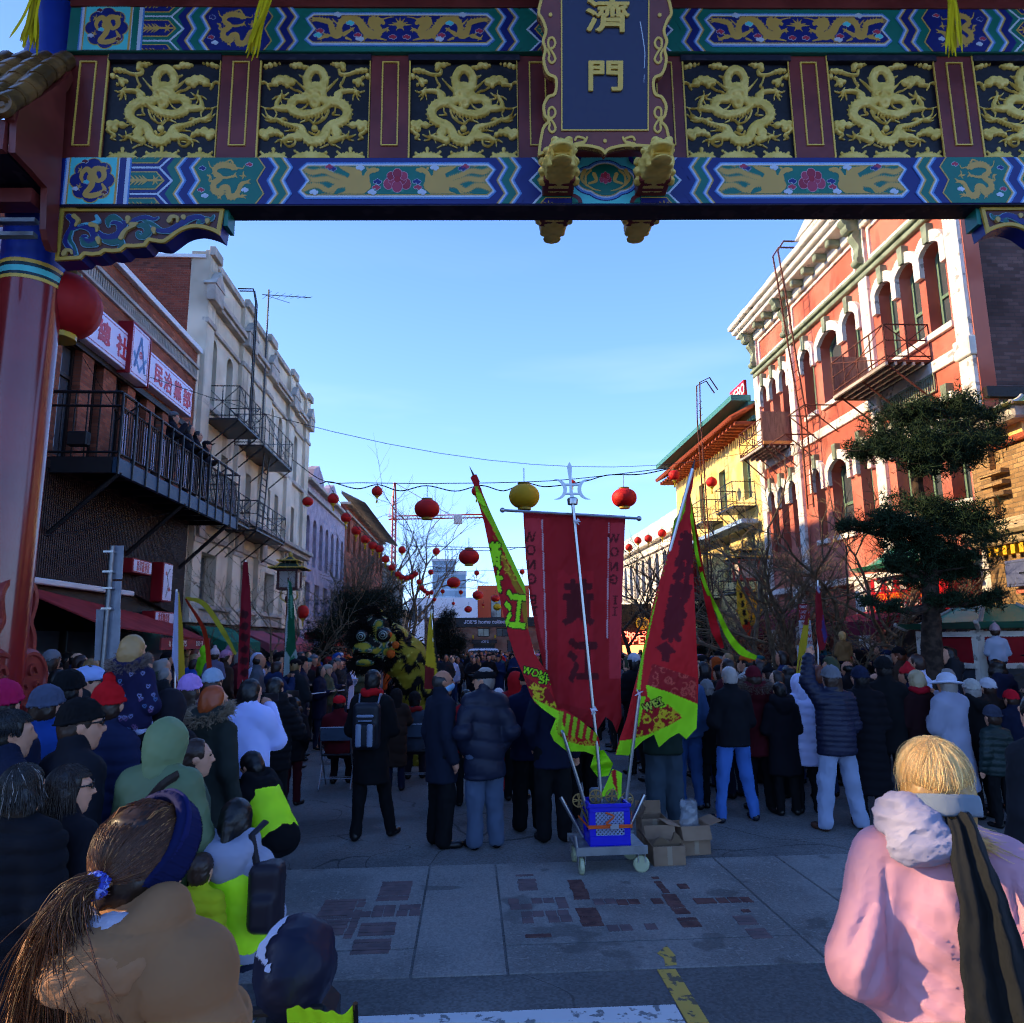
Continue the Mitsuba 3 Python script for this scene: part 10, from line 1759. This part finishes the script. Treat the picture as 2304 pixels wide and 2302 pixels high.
def back(x,z,off):return np.array([x,-.155-off-.05*max(0,1.36-z),z])
V=[];nz,nw=60,22;rows=np.linspace(1.55,.75,nz)
for i,z in enumerate(rows):
 t=i/(nz-1);wd=.034+.066*min(1,t*1.5);cx_=.05+.07*t
 for j in range(nw):u=j/(nw-1)*2-1;V.append(np.array([cx_+u*wd,-.085-.105*min(1,t*5)**.8-.03*t+.016*math.cos(u*5.5+1.2*t)+.010*math.sin(u*9+3*t)-.03*(1-u*u)*(1-t)-.025,z+.012*math.sin(u*3)]))
V=np.array(V);f=np.array([(i*nw+j,i*nw+j+1,i*nw+nw+j+1,i*nw+nw+j)for i in range(nz-1)for j in range(nw-1)]);V2=V+[0,.014,0];n0=len(V);e=[]
for i in range(nz-1):e+=[(i*nw,i*nw+nw,n0+i*nw+nw,n0+i*nw),(i*nw+nw-1,n0+i*nw+nw-1,n0+i*nw+2*nw-1,i*nw+2*nw-1)]
W_=np.vstack([V,V2]);W_[:,1]+=(meshkit.fbm(W_*22,4)-.5)*.022;W_[:,0]+=(meshkit.fbm(W_*9+4,3)-.5)*.03;k0_=obj('scarf',MB().add(W_@M_[:3,:3].T+M_[:3,3],np.vstack([f,f[:,::-1]+n0,np.array(e)]),rgb('191c1e')),'cloth',k,smooth=True)
# ---- pushchair between them and the vests
KS=thing('pushchair','navy pushchair with rounded rain hood and white printed corner beside the camel coat','pushchair');c=atY(*px(551,1818),2.75)
Q=Field(c-.55,c+.55,.014,.03);Q.ell(c+[.01,.03,-.02],(.135,.20,.155));Q.ell(c+[-.02,.24,-.07],(.155,.22,.18),.02,cut=True);Q.plane((0,0,-1),-(c[2]-.15),.02);v,f=Q.mesh();n_=vnormals(v,f);v=v+n_*((meshkit.fbm(v*[7,9,9],4)-.5)*.05)[:,None];obj('hood',MB().add(v,f,rgb('10142c')),'nylon',KS,smooth=True)
dd=v-c;sel=(dd[:,0]<-.03)&(dd[:,2]>.03)&(n_[:,1]<.3)&(meshkit.noise(v*13)>.45);i=np.where(sel)[0];fs=f[np.all(sel[f],axis=1)]
obj('white_print',MB().add(v+n_*.004,fs,rgb('aab0c8')),'nylon',KS,smooth=True)if len(fs)else None
obj('seat',MB().box(c+[-.13,-.02,-.45],c+[.13,.28,-.15],rgb('14161f'),ch=.05),'nylon',KS);m=MB()
for s in(-1,1):m.tube([c+[s*.125,-.1,-.1],c+[s*.14,.03,-.25],c+[s*.16,.35,-c[2]+.1]],.013,8,rgb('1a1b20'));m.tube([c+[s*.14,.03,-.25],c+[s*.16,-.12,-c[2]+.1]],.013,8,rgb('1a1b20'))
for s in(-1,1):
 for yy in(-.12,.35):m.tube([c+[s*.17-.02,yy,-c[2]+.09],c+[s*.17+.02,yy,-c[2]+.09]],.09,16,rgb('0f0f12'))
m.tube([c+[-.125,-.1,-.1],c+[.125,-.1,-.1]],.016,8,rgb('1a1b20'));obj('chassis',m,'plastic',KS,smooth=40);obj('orange_strap',MB().tube(smooth_pts([c+[.05,-.19,-.14],c+[.11,-.15,-.16],c+[.14,-.05,-.22]],5),.013,6,rgb('b8401c'),flat=.4),'cloth',KS)
kv=thing('hi_vis_vest','lime hi-vis vest lying over the pushchair at the bottom edge','vest');a,b=atY(*px(540,1912),2.2),atY(*px(668,1895),2.25);g=np.linspace(0,1,24);V=[]
for i in g:
 for j in g:p=a+(b-a)*i+np.array([0,.04,-.10])*j*3;V.append(p+np.array([0,0,.03])*(meshkit.fbm(np.array([i*3,j*3,2.]),3)-.5)*2)
f=[(i*24+j,i*24+j+1,i*24+25+j,i*24+24+j)for i in range(23)for j in range(23)];obj('cloth',MB().add(np.array(V),f,HIVIS),'satin',kv,smooth=True);obj('binding',MB().tube([b+np.array([0,.04,-.10])*j*3+[.004,-.004,.004]for j in g],.007,6,rgb('17181c')),'cloth',kv)
